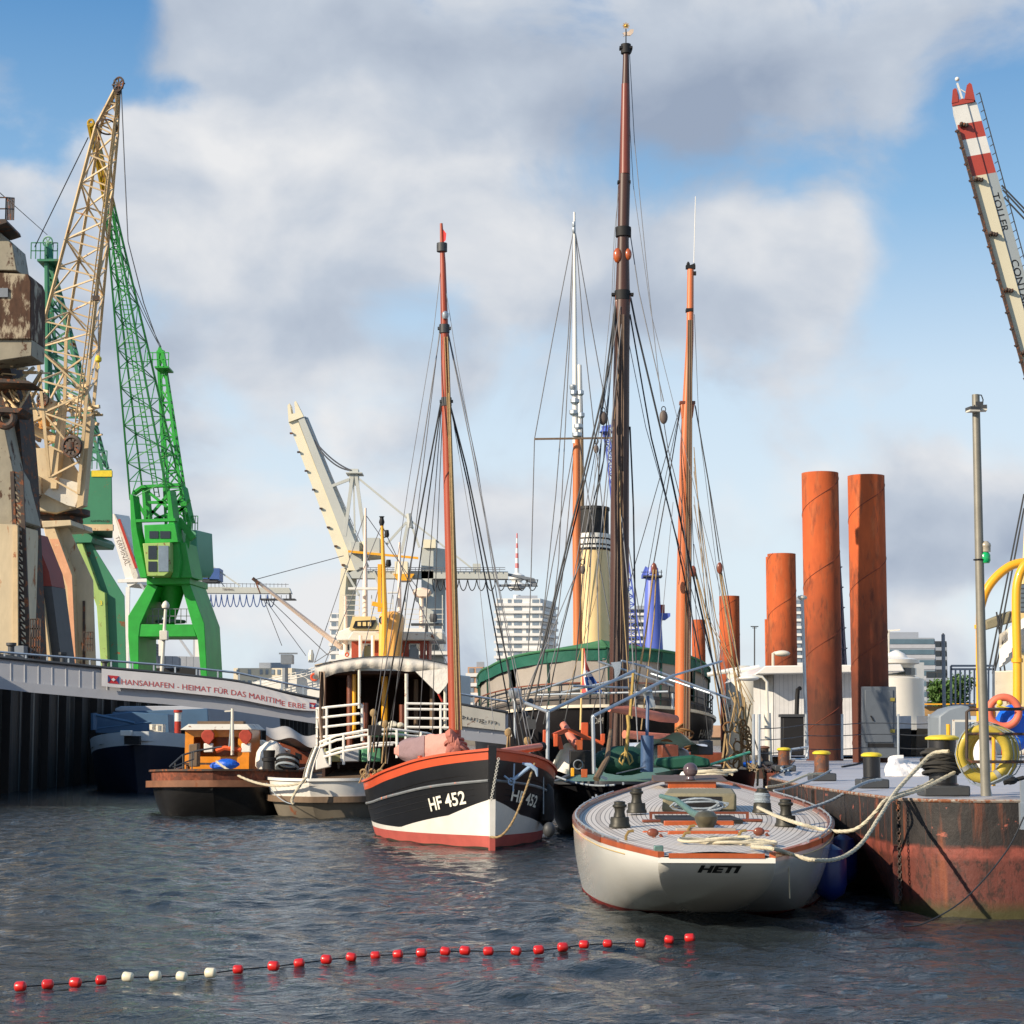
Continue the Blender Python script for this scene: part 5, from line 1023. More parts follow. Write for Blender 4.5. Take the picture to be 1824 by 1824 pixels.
b = MB(); b.M(0); c_ = P(683, 1105, 56.3); b.tube([c_ + V((0, .1, 0)), c_ + V((0, -.05, 0))], .13, 20); b.M(1); b.tube([c_, c_ + V((0, -.07, 0))], .09, 18); b.build('steam_whistle_gauge', [darkgrey, greyp], fn)
b = MB(); b.tube([P(684, 1190, 56), P(685, 1085, 56), P(683, 1010, 56), P(680, 925, 56)], [.085, .08, .06, .04], 8); mm_ = b.build('mast', yel, t)
b = MB(); b.beam(P(676, 1005, 56), P(676, 1090, 56), .1); b.beam(P(663, 1075, 56), P(685, 1080, 56), .12); b.build('gaff', yel, mm_)
b = MB(); b.lathe(P(680, 930, 56), [(.05, -.1), (.08, 0), (.05, .12), (.08, .16)], 8); b.lathe(P(689, 953, 56), [(.05, -.06), (.07, 0), (.05, .14)], 8); b.lathe(P(692, 1006, 56), [(.05, -.06), (.08, 0), (.06, .14)], 8); b.beam(P(680, 958, 56), P(690, 956, 56), .03); b.beam(P(684, 1010, 56), P(694, 1008, 56), .03); b.build('mast_light', soot, mm_)
for s_ in ([(680, 935, 56), (575, 1190, 55.5)], [(680, 935, 56), (800, 1190, 56)], [(683, 1010, 56), (640, 1190, 56)]): b = MB(); b.tube([P(*q) for q in s_], .012, 4); b.build('stay', wire_f, t)

# ------------------------------------------------------------------ black smack with number on the bow
smack_o = mat('orange_red_bulwark', C(206, 84, 48), .42, var=.12, scl=2, coat=.2)
t = thing('fishing_smack', 'black and white wooden sailing smack with orange rail, numbered HF 452 on its bow', 'sailing boat', (-1.1, 43, 0))
H = Hull((-.37, 37.7), (-2.0, 48.6), [(0, .05), (.03, .42), (.08, .88), (.16, 1.35), (.28, 1.72), (.42, 1.88), (.6, 1.88), (.8, 1.5), (1, .8)], [(0, 1.83), (.1, 1.68), (.25, 1.42), (.45, 1.18), (.7, 1.1), (1, 1.3)], [(0, .012), (1, .97)], [(0, .03), (.05, .3), (.12, .75), (.22, 1.2), (.38, 1.6), (.6, 1.62), (.8, 1.1), (1, .2)], 1.25, 1.0)
z1 = lambda q: H.sheer(q) - .17; z2 = lambda q: H.sheer(q) - interp([(0, .56), (.4, .46), (1, .46)], q)
q8, q7 = qpx(H, -1, .6, 800), qpx(H, -1, .35, 712)
zw = lambda q: max(.30, .92 + (.60 - .92) * q / q8 if q < q8 else .60 + (.30 - .60) * (q - q8) / (q7 - q8)) ; zr_ = lambda q: interp([(0, .25), (.5, .2), (1, .2)], q)
hb = mat('glossy_black_planking', C(22, 22, 24), .42, var=.25, scl=2, coat=.1); hw = mat('white_planking', C(226, 222, 212), .42, var=.09, scl=2, coat=.2); hr = mat('faded_red_boot_top', C(176, 84, 74), .6, var=.15, scl=3)
weed = mat('weed_line', C(52, 44, 30), .8, var=.3, scl=5)
b = MB(); H.body(b, [(lambda q: H.sheer(q), z1, 3, 2), (z1, zw, 0, 10), (zw, zr_, 1, 6), (zr_, lambda q: .035 + .01 * math.sin(q * 60), 2, 3), (lambda q: .035 + .01 * math.sin(q * 60), lambda q: -.3, 4, 2)], 60, 1.3, cap1=True); b.build('hull', [hb, hw, hr, smack_o, weed], t)
for side in (-1, 1):
    b = MB(); b.tube([H.pt(q / 40, z2(q / 40), side, .015) for q in range(41)], .028, 6); b.build('rubbing_wale', mat('worn_grey_strake', C(120, 124, 126), .6, var=.3, scl=4, rust=.15, rc=C(190, 96, 60)), t)
    for dz in (.18, .33, .48):
        b = MB(); b.tube([H.pt(q / 40, max(zw(q / 40) + .02, z2(q / 40) - dz * .75), side, .003) for q in range(1, 40)], .006, 4); b.build('plank_seam', soot, t)
b = MB()
for side in (-1, 1): b.sweep([H.pt(q / 40, H.sheer(q / 40) + .015, side, -.02) for q in range(41)], .12, .045)
b.build('cap_rail', smack_o, t)
b = MB()
for side in (-1, 1): b.grid(lambda u, v: H.pt(u, H.sheer(u) - .42 * v, side, -.06), 30, 2, flip=side < 0)
b.build('inner_bulwark', smack_o, t)
b = MB(); H.deckgrid(b, -.42, .06, 30); b.build('deck', hempw, t)
s0 = H.O - H.a * .05
b = MB(); b.M(0).hexa([s0 + H.r * a_ + V((0, 0, z)) + H.a * d_ for d_ in (-.03, .16) for a_, z in ((-.055, .93), (.055, .93), (.075, 1.92), (-.075, 1.92))])
b.M(1).hexa([s0 + H.r * a_ + V((0, 0, z)) + H.a * d_ for d_ in (-.03, .16) for a_, z in ((-.05, .25), (.05, .25), (.055, .929), (-.055, .929))])
b.M(2).hexa([s0 + H.r * a_ + V((0, 0, z)) + H.a * d_ for d_ in (-.03, .16) for a_, z in ((-.05, -.3), (.05, -.3), (.05, .249), (-.05, .249))]); b.build('stem_post', [hb, hw, hr], t)
whl = mat('lettering_white', C(236, 232, 216), .5)
def hulltext(st, H, q0, q1, side, zb, ht, mt, parent, zslope=0):
    L_ = q1 - q0
    def fn(x, y):
        q = q0 + L_ * x; return H.pt(q, zb(q) + y, side, .02)
    vs, fs = textmesh(st, 1.0, ht, 0, .02); b = MB(); b.add([fn(x, y) for x, y in vs], fs); return b.build('number', mt, parent, smooth=False)
qlin = lambda q, a, za, b_, zb_: za + (zb_ - za) * (q - a) / (b_ - a)
qa, qb = qpx(H, -1, .9, 764), qpx(H, -1, .9, 831)
hulltext('HF 452', H, qa, qb, -1, lambda q: qlin(q, qb, .83, qa, .655), .25, whl, t)
qa, qb = qpx(H, 1, .9, 908, 0, .25), qpx(H, 1, .9, 956, 0, .3)
hulltext('HF 452', H, qa, qb, 1, lambda q: qlin(q, qa, .88, qb, .71), .225, whl, t)
# mast of the smack
Ym = 41.2
b = MB(); b.tube([P(811, 1335, Ym), P(806, 1100, Ym), P(797, 800, Ym), P(793, 640, Ym), P(789, 470, Ym), P(786, 398, Ym)], [.125, .12, .1, .09, .06, .03], 12); mst = b.build('mast', wood_r, t)
for y, w_ in ((440, 9), (585, 12), (715, 12)):
    b = MB(); x = interp([(398, 786), (640, 793), (1100, 806)], y); b.box(P(x, y, Ym), (m(w_ * 2, Ym), .12, .05)); b.lathe(P(x, y, Ym), [(.11, -.1), (.11, .08)], 10); b.build('mast_band', darkgrey, mst)
b = MB(); b.lathe(P(793, 568, Ym - .12), [(.05, 0), (.07, .05), (.07, .12), (.03, .16)], 10); b.build('steaming_light', galv, mst)
b = MB(); b.add([P(789, 408, Ym), P(795, 416, Ym - .05), P(794, 428, Ym - .1), P(789, 432, Ym)], [(0, 1, 2, 3)]); b.add([P(789, 408, Ym + .01), P(795, 416, Ym - .04), P(794, 428, Ym - .09), P(789, 432, Ym + .01)], [(3, 2, 1, 0)]); b.build('burgee', mat('red_cloth', C(200, 50, 50), .8), mst)
b = MB(); b.tube([P(800, 700, Ym - .12), P(806, 900, Ym - .16), P(815, 1300, Ym - .2)], .03, 5); b.tube([P(797, 600, Ym - .1), P(808, 900, Ym - .13), P(822, 1300, Ym - .2)], .02, 5); b.tube([P(792, 600, Ym - .1), P(800, 800, Ym - .14), P(812, 1300, Ym - .22)], .015, 5); b.build('halyards', rope_t, mst)
segs = [([(784, 590, Ym), (752, 800, Ym - .5), (655, 1380, 43)], .012), ([(783, 590, Ym), (745, 900, 41.4), (690, 1360, 44)], .010), ([(785, 718, Ym), (760, 850, 41.5), (664, 1372, 43.4)], .018), ([(786, 720, Ym), (740, 1060, 42), (680, 1360, 44)], .014), ([(787, 720, Ym), (765, 1000, 42), (745, 1330, 44.5)], .010), ([(789, 720, Ym), (777, 1000, 42.3), (770, 1320, 45)], .010),
        ([(797, 590, Ym), (840, 800, 41), (945, 1345, 40.5)], .012), ([(798, 590, Ym), (850, 830, 41), (925, 1330, 41.5)], .010), ([(801, 718, Ym), (830, 830, 41.3), (935, 1330, 41)], .018), ([(801, 719, Ym), (835, 870, 41.4), (918, 1325, 42)], .016), ([(802, 720, Ym), (850, 1000, 41), (880, 1300, 40)], .007), ([(786, 470, Ym), (771, 600, 41), (728, 860, 41), (650, 1390, 43)], .007), ([(790, 490, Ym), (815, 650, 41), (880, 1000, 40.5), (950, 1340, 40)], .007)]
for s_, r_ in segs: b = MB(); b.tube([P(*q) for q in s_], r_, 5); b.build('shroud', wire_m if r_ > .013 else wire_f, t)
for (x, y, yy) in ((665, 1270, 43.2), (686, 1290, 43.6), (939, 1320, 41), (905, 1305, 41.5)):
    b = MB(); b.sph(P(x, y, yy), .075, (1, .5, 1.2), 10, 6); b.tube([P(x, y, yy), P(x - 6, y + 70, yy - .1)], .02, 5); b.tube([P(x + 3, y + 5, yy), P(x + 1, y + 70, yy)], .02, 5); b.build('deadeye', rope_t, t)
b = MB(); b.box(P(668, 1301, 42.9), (.28, .12, .22)); b.build('side_light_board', soot, t, bev=.01)
# furled pinkish sail on the boom, crutch, windlass bits
b = MB()
def sail(u, v):
    a = 2 * math.pi * v; y0_ = interp([(0, 1338), (.3, 1332), (.6, 1330), (1, 1332)], u); r_ = interp([(0, 5), (.15, 16), (.45, 23), (.8, 27), (1, 24)], u); x = 702 + 108 * u
    rr_ = m(r_, 41) * (1 + .10 * math.sin(5 * a + 9 * u) + .05 * math.sin(19 * u + 2 * a)); c_ = P(x, y0_ + 6 * math.sin(u * 3), 42.4 - 1.2 * u)
    return c_ + V((0, rr_ * .6 * math.cos(a), rr_ * math.sin(a)))
b.grid(sail, 40, 22); fs0 = len(b.f); sl = b.build('furled_sail', mat('salmon_sailcloth', C(206, 146, 132), .85, var=.12, scl=2, bump=.02, bs=9), t, sharp=70)
b = MB(); b.grid(lambda u, v: sail(.08 + .42 * u, v) + V((0, 0, .012)) + V((0, .02 * math.cos(2 * math.pi * v), .025 * math.sin(2 * math.pi * v))), 20, 22); b.build('faded_sail_bunt', mat('mauve_sailcloth', C(140, 116, 118), .85, var=.14, scl=2, bump=.02, bs=9), sl, sharp=70)
b = MB()
for k in range(5): b.torus(P(812 + k * 3 - 6, 1318 + k * 4, Ym), .17 + .02 * k, .03, (.3 * (k - 2), .3, 1), 18, 6)
for k in range(8): b.sph(P(802 + 3.4 * (k % 5), 1310 + 5 * k, Ym - .2), .1, (1, 1, 1.2), 8, 6, .2)
b.build('mast_lashings', mat('dull_pink_canvas', C(176, 110, 96), .85, var=.2, scl=8), mst)
b = MB(); b.beam(P(716, 1380, 43.2), P(742, 1352, 42.8), .1); b.beam(P(770, 1365, 42.8), P(738, 1352, 42.8), .09); b.build('boom_crutch', hempw, t)
for x, y, yy in ((751, 1360, 41.3), (668, 1394, 43.6), (664, 1392, 43.9)): b = MB(); b.tube([P(x - 3, y - 14, yy), P(x, y + 6, yy)], .05, 8); b.build('timberhead', smack_o, t)
b = MB()
for k in range(7): b.torus(P(648 + k * 5, 1376 + (k % 3) * 7, 43.9), .07, .025, (random.uniform(-.5, .5), 1, random.uniform(-.5, .5)), 12, 5)
b.tube([P(640, 1395, 44), P(655, 1360, 44), P(668, 1384, 44), P(690, 1352, 44)], .02, 5); b.build('rope_coils', rope_t, t)
# bowsprit running to the right, samson posts, anchor, chain
b = MB(); b.tube([P(868, 1346, 37.9), P(905, 1339, 38.6), P(962, 1330, 39.6)], [.085, .085, .07], 12); bs_ = b.build('bowsprit', mat('orange_varnished_spar', C(222, 116, 74), .35, var=.12, scl=3, coat=.3), t)
b = MB(); b.tube([P(960, 1331, 39.6), P(968, 1329, 39.7)], .085, 12); b.build('spar_band', soot, bs_)
b = MB(); b.hexa([P(888, 1342, 38.0), P(922, 1352, 38.4), P(921, 1372, 38.4), P(889, 1362, 38.0)] + [q + V((0, .15, 0)) for q in (P(888, 1342, 38.0), P(922, 1352, 38.4), P(921, 1372, 38.4), P(889, 1362, 38.0))]); b.build('bow_timber', mahog, t, bev=.02)
b = MB()
for k in range(22): u = k / 21; b.torus(P(888 - 13 * u, 1352 + 72 * u, 37.5), .022, .008, (1 if k % 2 else .1, .3 if k % 2 else 1, .1), 10, 5)
b.build('bobstay_chain', mat('pale_chain', C(190, 188, 178), .6, .3, var=.2), t)
t2 = thing('anchor', 'pale blue-grey fisherman anchor hung on the bow of the black smack', 'anchor', P(930, 1385, 38)); am = mat('pale_blue_grey_paint', C(150, 172, 196), .5, var=.08)
b = MB(); b.tube([P(913, 1390, 37.9), P(944, 1366, 38.0)], .035, 8); b.build('shank', am, t2)
b = MB(); b.tube([P(930, 1360, 38), P(944, 1363, 38), P(955, 1371, 38), P(957, 1383, 38)], [.02, .045, .04, .015], 8); b.build('flukes', am, t2)
b = MB(); b.torus(P(911, 1392, 37.9), .06, .015, (0, 1, 0), 14, 6); b.tube([P(914, 1410, 37.9), P(916, 1360, 37.9)], .015, 6); b.tube([P(898, 1382, 37.9), P(911, 1392, 37.9)], .02, 5); b.build('ring_and_stock', am, t2)
def toprope(pts, r, mt, lb, nm='mooring_rope', cat='rope', grp=None, n=8):
    pts = smooth(pts) if len(pts) < 14 else [V(p) for p in pts]
    b = MB(); b.tube(pts, r * .86, n)
    if r > .015:                                # two raised strands laid round the core so that the rope reads as twisted
        L_ = [0.0]
        for i in range(1, len(pts)): L_.append(L_[-1] + (pts[i] - pts[i - 1]).length)
        st_ = max(.03, r * 1.6); K = min(900, int(L_[-1] / st_)); fine = []; j = 0
        for i in range(K + 1):
            s_ = L_[-1] * i / K
            while j < len(L_) - 2 and L_[j + 1] < s_: j += 1
            fine.append(pts[j].lerp(pts[j + 1], (s_ - L_[j]) / max(1e-6, L_[j + 1] - L_[j])))
        for ph in (0, 2.094, 4.189):
            q = []
            for i, p_ in enumerate(fine):
                t_ = (fine[min(i + 1, K)] - fine[max(i - 1, 0)]).normalized(); x_ = t_.orthogonal().normalized() if i == 0 else (x_ - t_ * x_.dot(t_)).normalized(); y_ = t_.cross(x_); a = ph + i * .85
                q.append(p_ + (x_ * math.cos(a) + y_ * math.sin(a)) * r * .5)
            b.tube(q, r * .56, 5)
    o = b.build(nm, mt); setp(o, lb, cat, grp); return o
toprope([P(952, 1360, 38.2), P(937, 1405, 37.7), P(920, 1450, 37.4), P(905, 1476, 37.3), P(890, 1490, 37.3), P(873, 1491, 37.45)], .022, rope_t, 'tan rope looped down from the bow of the black smack to its stem', 'bow_rope')
toprope([P(968, 1362, 39.5), P(968, 1450, 39.5)], .014, rope_g, 'thin line holding the black fender on the dark side of the smack', 'fender_line', 'line')
b = MB(); b.lathe((P(970, 0, 40).x, 40, .35), [(.04, 0), (.15, .1), (.17, .35), (.15, .7), (.05, .82)], 12); fo = b.build('fender', soot); setp(fo, 'slim black fender hanging on the shaded side of the black smack', 'fender')
b = MB(); b.sph(PZ(978, 1478, .35), .12, (1, 1, 1.2)); fo = b.build('fender', darkgrey); setp(fo, 'dark ball fender at the waterline right of the black smack', 'fender')
# ------------------------------------------------------------------ steamship with the cream funnel
t = thing('steamship', 'large old steamship seen from its rounded stern, green edged awning and cream funnel', 'ship', (3.4, 80, 0))
H = Hull((3.35, 72.5), (3.0, 112), [(0, .05), (.006, 1.3), (.02, 2.3), (.05, 3.3), (.1, 4.1), (.18, 4.6), (.4, 4.8), (.9, 4.2), (1, 1)], [(0, 3.15), (.1, 2.85), (.3, 2.55), (1, 2.6)], [(0, .06), (1, 1)], [(0, .02), (.04, 1.5), (.15, 3.4), (.4, 4.5), (1, .5)], 2.2, 1.3)
tt = [(i / 60) ** 2 for i in range(61)]
b = MB(); H.body(b, [(lambda q: H.sheer(q), lambda q: -.4, 0, 12)], 70, 2.2); b.build('hull', mat('steamship_black', C(44, 42, 44), .4, var=.2, scl=.8, coat=.2), t)
ring = lambda dz, off: [H.pt(q, H.sheer(q), -1, off) + V((0, 0, dz)) for q in tt[::-1]] + [H.pt(q, H.sheer(q), 1, off) + V((0, 0, dz)) for q in tt[1:]]
b = MB(); b.sweep(ring(.0, .03), .14, .11); b.build('rubbing_band', mat('cream_white_band', C(232, 222, 198), .45), t)
b = MB(); b.sweep(ring(.84, -.02), .05, .045); b.build('teak_rail', mahog, t)
b = MB()
for dz in (.28, .56): b.tube(ring(dz, -.05), .02, 5)
for p_, q_ in list(zip(ring(0, -.05), ring(.84, -.05)))[::3]: b.beam(p_, q_, .04)
b.build('bulwark_stanchions', darkgrey, t)
b = MB(); b.grid(lambda u, v: (lambda rg: rg[min(len(rg) - 1, round(u * (len(rg) - 1)))])(ring(.05 + .34 * v, -.14)), 60, 2); b.build('bulwark_cloth', mat('dark_weather_cloth', C(92, 86, 82), .8, var=.12), t)
b = MB(); H.deckgrid(b, -.1, .1, 40); b.build('deck', hempw, t)
top0 = 2.28
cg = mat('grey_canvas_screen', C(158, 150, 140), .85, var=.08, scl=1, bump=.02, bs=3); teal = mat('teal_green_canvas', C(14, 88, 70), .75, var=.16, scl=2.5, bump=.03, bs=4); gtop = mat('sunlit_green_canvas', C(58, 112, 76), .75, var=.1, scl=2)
ringz = lambda z, off: [H.pt(q, H.sheer(q), -1, off) + V((0, 0, z + .35 * max(0, .12 - q) / .12 - H.sheer(q) + 2.55 + .55 * (H.sheer(q) - 2.55))) for q in tt[::-1]] + [H.pt(q, H.sheer(q), 1, off) + V((0, 0, z + .35 * max(0, .12 - q) / .12 - H.sheer(q) + 2.55 + .55 * (H.sheer(q) - 2.55))) for q in tt[1:]]
rA, rB, rC, rD = ringz(-.12, -.20), ringz(1.62, -.22), ringz(1.55, -.10), ringz(2.02, -.12); nR = len(rA) - 1
def rs(r1, r2, u, v): i = min(nR, round(u * nR)); return r1[i].lerp(r2[i], v)
panels = [(0.02, .13), (.135, .235), (.24, .375), (.38, .5), (.505, .62), (.625, .76), (.765, .865), (.87, .98)]
for u0, u1 in panels:
    b = MB(); b.grid(lambda u, v: rs(rA, rB, u0 + (u1 - u0) * u, v) + V((0, 0, .0)), 24, 3); b.build('canvas_screen', cg, t)
b = MB()
for k in range(17): i = round(k / 16 * nR); b.beam(rA[i], rD[i], .07)
b.build('awning_stanchions', mat('dark_green_paint', C(24, 66, 54), .6), t)
b = MB()
def val(u, v):
    p = rs(rC, rD, u, v); o_ = V((p.x - 3.2, p.y - 90, 0)).normalized(); return p + o_ * (.05 * math.sin(u * 160 + 3 * v) * (1 - v)) 
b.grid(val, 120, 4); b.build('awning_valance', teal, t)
b = MB()
def roof(u, v):
    i = min(nR, round(u * nR)); p = rD[i]; c_ = V((3.2, max(p.y, 74) + 0, p.z + .42)); c_.y = p.y + .0
    return p.lerp(V((3.2, p.y, p.z + .30)), v) + V((0, 0, .02 + .10 * math.sin(v * math.pi / 2)))
for lo, hi in ((0, nR // 2), (nR // 2, nR)):
    b.grid(lambda u, v: (lambda p: p.lerp(V((3.2, p.y, p.z + .10)), v) + V((0, 0, .01 + .16 * math.sin(v * math.pi / 2))))(rD[lo + round(u * (hi - lo))]), hi - lo, 8, flip=lo > 0)
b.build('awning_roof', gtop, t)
b = MB(); b.tube([p + V((0, -.03, -.02)) for p in rD], .05, 6); b.build('awning_edge', gtop, t)
hn = mat('ship_name_white', C(206, 204, 196), .5)
def ht(st, q0, q1, side, zb, hh, nm='ship_name'):
    return text(st, hn, t, lambda x, y: H.pt((q0 + (q1 - q0) * x) ** 2, zb + y, side, .03), 1, hh, nm)
for st_, x0_, x1_, sd_, z0_, h_ in (('HAMBURG', 874, 914, -1, 2.05, .34), ('DAMPF', 1060, 1090, -1, 2.52, .22), ('HAMBURG', 1243, 1280, 1, 2.0, .32)):
    qa_, qb_ = qpx(H, sd_, z0_, x0_, 0, .3), qpx(H, sd_, z0_, x1_, 0, .3); ht(st_, math.sqrt(qa_), math.sqrt(qb_), sd_, z0_, h_)
# funnel
Y = 90
c_ = P(1055, 1150, Y); zf = P(0, 905, Y).z; zb = P(0, 953, Y).z; z3 = P(0, 982, Y).z; rt = m(31, Y)
b = MB(); b.lathe((c_.x, Y, 0), [(m(36, Y), 3.0), (m(32.5, Y), z3)], 36, 1, 1.35); b.build('funnel', mat('funnel_cream', C(238, 208, 152), .42, var=.05, scl=.6, coat=.15), t); fn = bpy.data.objects[-1] if False else [o for o in t.children if o.name.startswith('funnel')][-1]
b = MB()
zz = [z3, z3 + .09, z3 + .2, z3 + .27, z3 + .47, z3 + .54, zb]
for i, cm_ in enumerate((1, 0, 1, 0, 1, 0)): b.M(cm_).lathe((c_.x, Y, 0), [(m(32.6, Y) + .03, zz[i]), (m(32.3, Y) + .03, zz[i + 1])], 36, 1, 1.35)
b.build('funnel_bands', [white, soot], fn)
b = MB(); b.lathe((c_.x, Y, 0), [(rt * .99, zb), (rt * .99, zf - .14), (rt * 1.04, zf - .13), (rt * 1.04, zf)], 36, 1, 1.35); b.build('funnel_top', mat('matt_black', C(22, 21, 21), .6, var=.2), fn)
b = MB(); b.tube([V((c_.x + rt + .15, Y - .4, 3)), V((c_.x + rt + .12, Y - .4, zf + .1))], .07, 8); b.build('steam_pipe', galv, t)
# masts of the steamship
Y = 88
b = MB(); b.tube([P(1030, 1200, Y), P(1027, 960, Y), P(1027, 775, Y)], [.2, .18, .15], 10); m1 = b.build('mast', mat('buff_mast_wood', C(200, 112, 62), .45, var=.2, scl=2, st=8), t)
b = MB(); b.tube([P(1025, 790, Y), P(1024, 600, Y), P(1023, 378, Y)], [.13, .10, .05], 10); b.build('topmast', white, m1)
b = MB(); b.tube([P(1036, 940, Y + 2), P(1035, 780, Y + 2), P(1033, 650, Y + 2)], [.13, .11, .08], 8); m2 = b.build('mast', mat('brown_mast', C(136, 108, 74), .5, var=.2, scl=2, st=8), t)
b = MB(); b.tube([P(1033, 780, Y + 1.9), P(1032, 650, Y + 1.9)], .1, 8); b.build('topmast', white, m2)
b = MB(); b.beam(P(952, 782, Y - .5), P(1095, 780, Y - .5), .08); b.build('signal_yard', hempw, m1)
for x, y, r_ in ((1022, 400, .08), (1022, 410, .09), (1022, 700, .16), (1024, 715, .2), (1021, 735, .17), (1030, 760, .2), (1028, 775, .22), (1020, 690, .14), (1034, 700, .15), (1035, 740, .16)): b = MB(); b.lathe(P(x, y, Y - .1), [(r_ * .6, -.12), (r_, -.05), (r_, .1), (r_ * .5, .14)], 8); b.build('mast_fitting', galv, m1)
for s_ in ([(1021, 415, Y), (985, 600, Y), (952, 782, Y), (946, 1020, Y), (940, 1190, Y)], [(1022, 415, Y), (1012, 600, Y), (990, 880, Y), (960, 1170, Y)], [(1025, 415, Y), (1050, 560, Y), (1075, 700, Y), (1150, 1160, Y)], [(1025, 415, Y), (1040, 600, Y), (1060, 780, Y), (1100, 1160, Y)], [(1024, 785, Y), (985, 1000, Y), (955, 1170, Y)], [(1024, 785, Y), (1005, 1000, Y), (985, 1165, Y)], [(1032, 785, Y), (1060, 960, Y), (1095, 1160, Y)], [(1024, 415, Y), (1010, 700, Y), (995, 1000, Y), (975, 1165, Y)]):
    b = MB(); b.tube([P(*q) for q in s_], .022, 4); b.build('stay', wire_f, t)
b = MB(); 
for i in range(2): b.tube([P(1120 + 14 * i, 1180, 84), P(1120 + 14 * i, 1150, 84)], .14, 8)
b.build('ventilator', redp, t)
# ensign at the stern
b = MB(); b.tube([P(1034, 1300, 71.8), P(1038, 1155, 71.6)], .035, 8); fo = b.build('flagstaff', ccream, t)
def fl(u, v): return P(1037 + interp([(0, 2), (.4, 12), (1, 34)], v) * u + 2 * math.sin(6 * v + 2 * u), 1158 + 76 * v - 6 * u * (1 - v), 71.6) + V((0, .12 * math.sin(7 * u + 3 * v), 0))
b = MB(); g_ = 14
for i in range(g_):
    for j in range(g_):
        u, v = (i + .5) / g_, (j + .5) / g_; k = 1 if v > .62 and u > .25 else (2 if (abs(u - .3) < .12 or abs(v - .45 - .2 * u) < .06) else 0)
        if v > .62 and u > .25 and abs((u - .62)) + abs(v - .8) < .14: k = 2
        b.M(k); b.add([fl(i / g_, j / g_), fl((i + 1) / g_, j / g_), fl((i + 1) / g_, (j + 1) / g_), fl(i / g_, (j + 1) / g_)], [(3, 2, 1, 0)])
b.build('ensign', [mat('flag_red', C(206, 84, 76), .8), mat('flag_blue', C(32, 72, 140), .8), mat('flag_white', C(226, 218, 216), .8)], t, smooth=True)

# ------------------------------------------------------------------ big dark-masted ketch
t = thing('sailing_barge', 'dark hulled sailing barge with the tallest dark brown mast and grey tube frame on deck', 'sailing boat', (2.3, 50, 0))
H = Hull((1.95, 42.6), (3.4, 58), [(0, .06), (.015, .55), (.05, 1.0), (.1, 1.25), (.2, 1.5), (.6, 1.55), (.9, 1), (1, .1)], [(0, 1.12), (.2, 1.02), (.6, 1.0), (1, 1.4)], [(0, .04), (1, .98)], [(0, .03), (.06, .6), (.15, 1.1), (.4, 1.4), (.8, 1.2), (1, .05)], 1.8, 1.2)
b = MB(); H.body(b, [(lambda q: H.sheer(q), lambda q: -.3, 0, 8)], 50, 2); b.build('hull', hb, t)
tt = [(i / 40) ** 2 for i in range(41)]
b = MB(); b.sweep([H.pt(q, H.sheer(q), -1, 0) for q in tt[::-1]] + [H.pt(q, H.sheer(q), 1, 0) for q in tt[1:]], .12, .06); b.build('cap_rail', darkgrey, t)
b = MB(); H.deckgrid(b, -.05, .05, 40, 0, 1, .05); b.build('deck', mat('green_deck_paint', C(86, 122, 104), .6, var=.12, scl=2), t)
Ym = 50
mk = [(1103, 1345, .25), (1103, 1180, .24), (1104, 900, .23), (1107, 650, .2), (1109, 540, .19), (1110, 430, .145), (1112, 330, .15), (1114, 200, .12), (1115, 110, .08), (1115, 78, .07)]
b = MB(); b.tube([P(x, y, Ym) for x, y, r_ in mk], [r_ for x, y, r_ in mk], 14); mst = b.build('mast', wood_d, t)
b = MB(); b.tube([P(1113, 310, Ym - .03), P(1114, 150, Ym - .03)], [.135, .1], 12); b.build('oiled_topmast', mat('red_brown_topmast', C(120, 58, 44), .4, var=.25, scl=3, st=8), mst)
for dx, r_ in ((-4, .016), (2, .014), (6, .018)):
    b = MB(); b.tube([P(1107 + dx * .7, 560, Ym - .22), P(1104 + dx, 900, Ym - .26), P(1103 + dx, 1330, Ym - .27)], r_, 5); b.build('halyard', mat('grey_brown_halyard', C(112, 94, 80), .85, var=.2, scl=9), mst)
for y, w_ in ((86, 12), (325, 12), (412, 14), (525, 20)):
    b = MB(); x = interp([(78, 1115), (430, 1110), (900, 1104)], y); b.box(P(x, y, Ym), (m(w_ * 2, Ym), .2, .06)); b.lathe(P(x, y, Ym), [(.2 if y > 400 else .13, -.14), (.2 if y > 400 else .13, .1)], 12); b.build('mast_iron', soot, mst)
b = MB(); b.pp([(1096, 525), (1124, 525), (1120, 560), (1112, 580), (1099, 580), (1097, 550)], Ym - .1, .25); b.build('hounds', mahog, mst, bev=.02)
b = MB(); b.sph(P(1100, 455, Ym - .1), .14, (.8, .7, 1.4)); b.sph(P(1119, 453, Ym - .1), .11, (.8, .7, 1.4)); b.build('mast_block', varn, mst)
for x in (1110, 1122): b = MB(); b.box(P(x, 88, Ym), (.09, .09, .14)); b.build('truck_sheave', soot, mst)
gold = mat('gilded_copper', C(222, 170, 76), .35, .6, var=.1)
b = MB(); b.M(0).tube([P(1115, 76, Ym), P(1115, 42, Ym)], .014, 6); b.M(1); cs = P(1115, 46, Ym)
for k in range(8): a = k * math.pi / 4; b.beam(cs, cs + V((.085 * math.cos(a), 0, .085 * math.sin(a))), .025)
b.sph(cs, .04); b.build('star_finial', [soot, gold], mst)
b = MB(); b.pp([(1109, 59), (1113, 57), (1120, 56), (1123, 52), (1129, 52), (1128, 58), (1123, 63), (1113, 63), (1110, 65), (1112, 61)], Ym, .04); b.build('wind_vane', mat('pale_vane', C(232, 206, 180), .4, .3), mst)
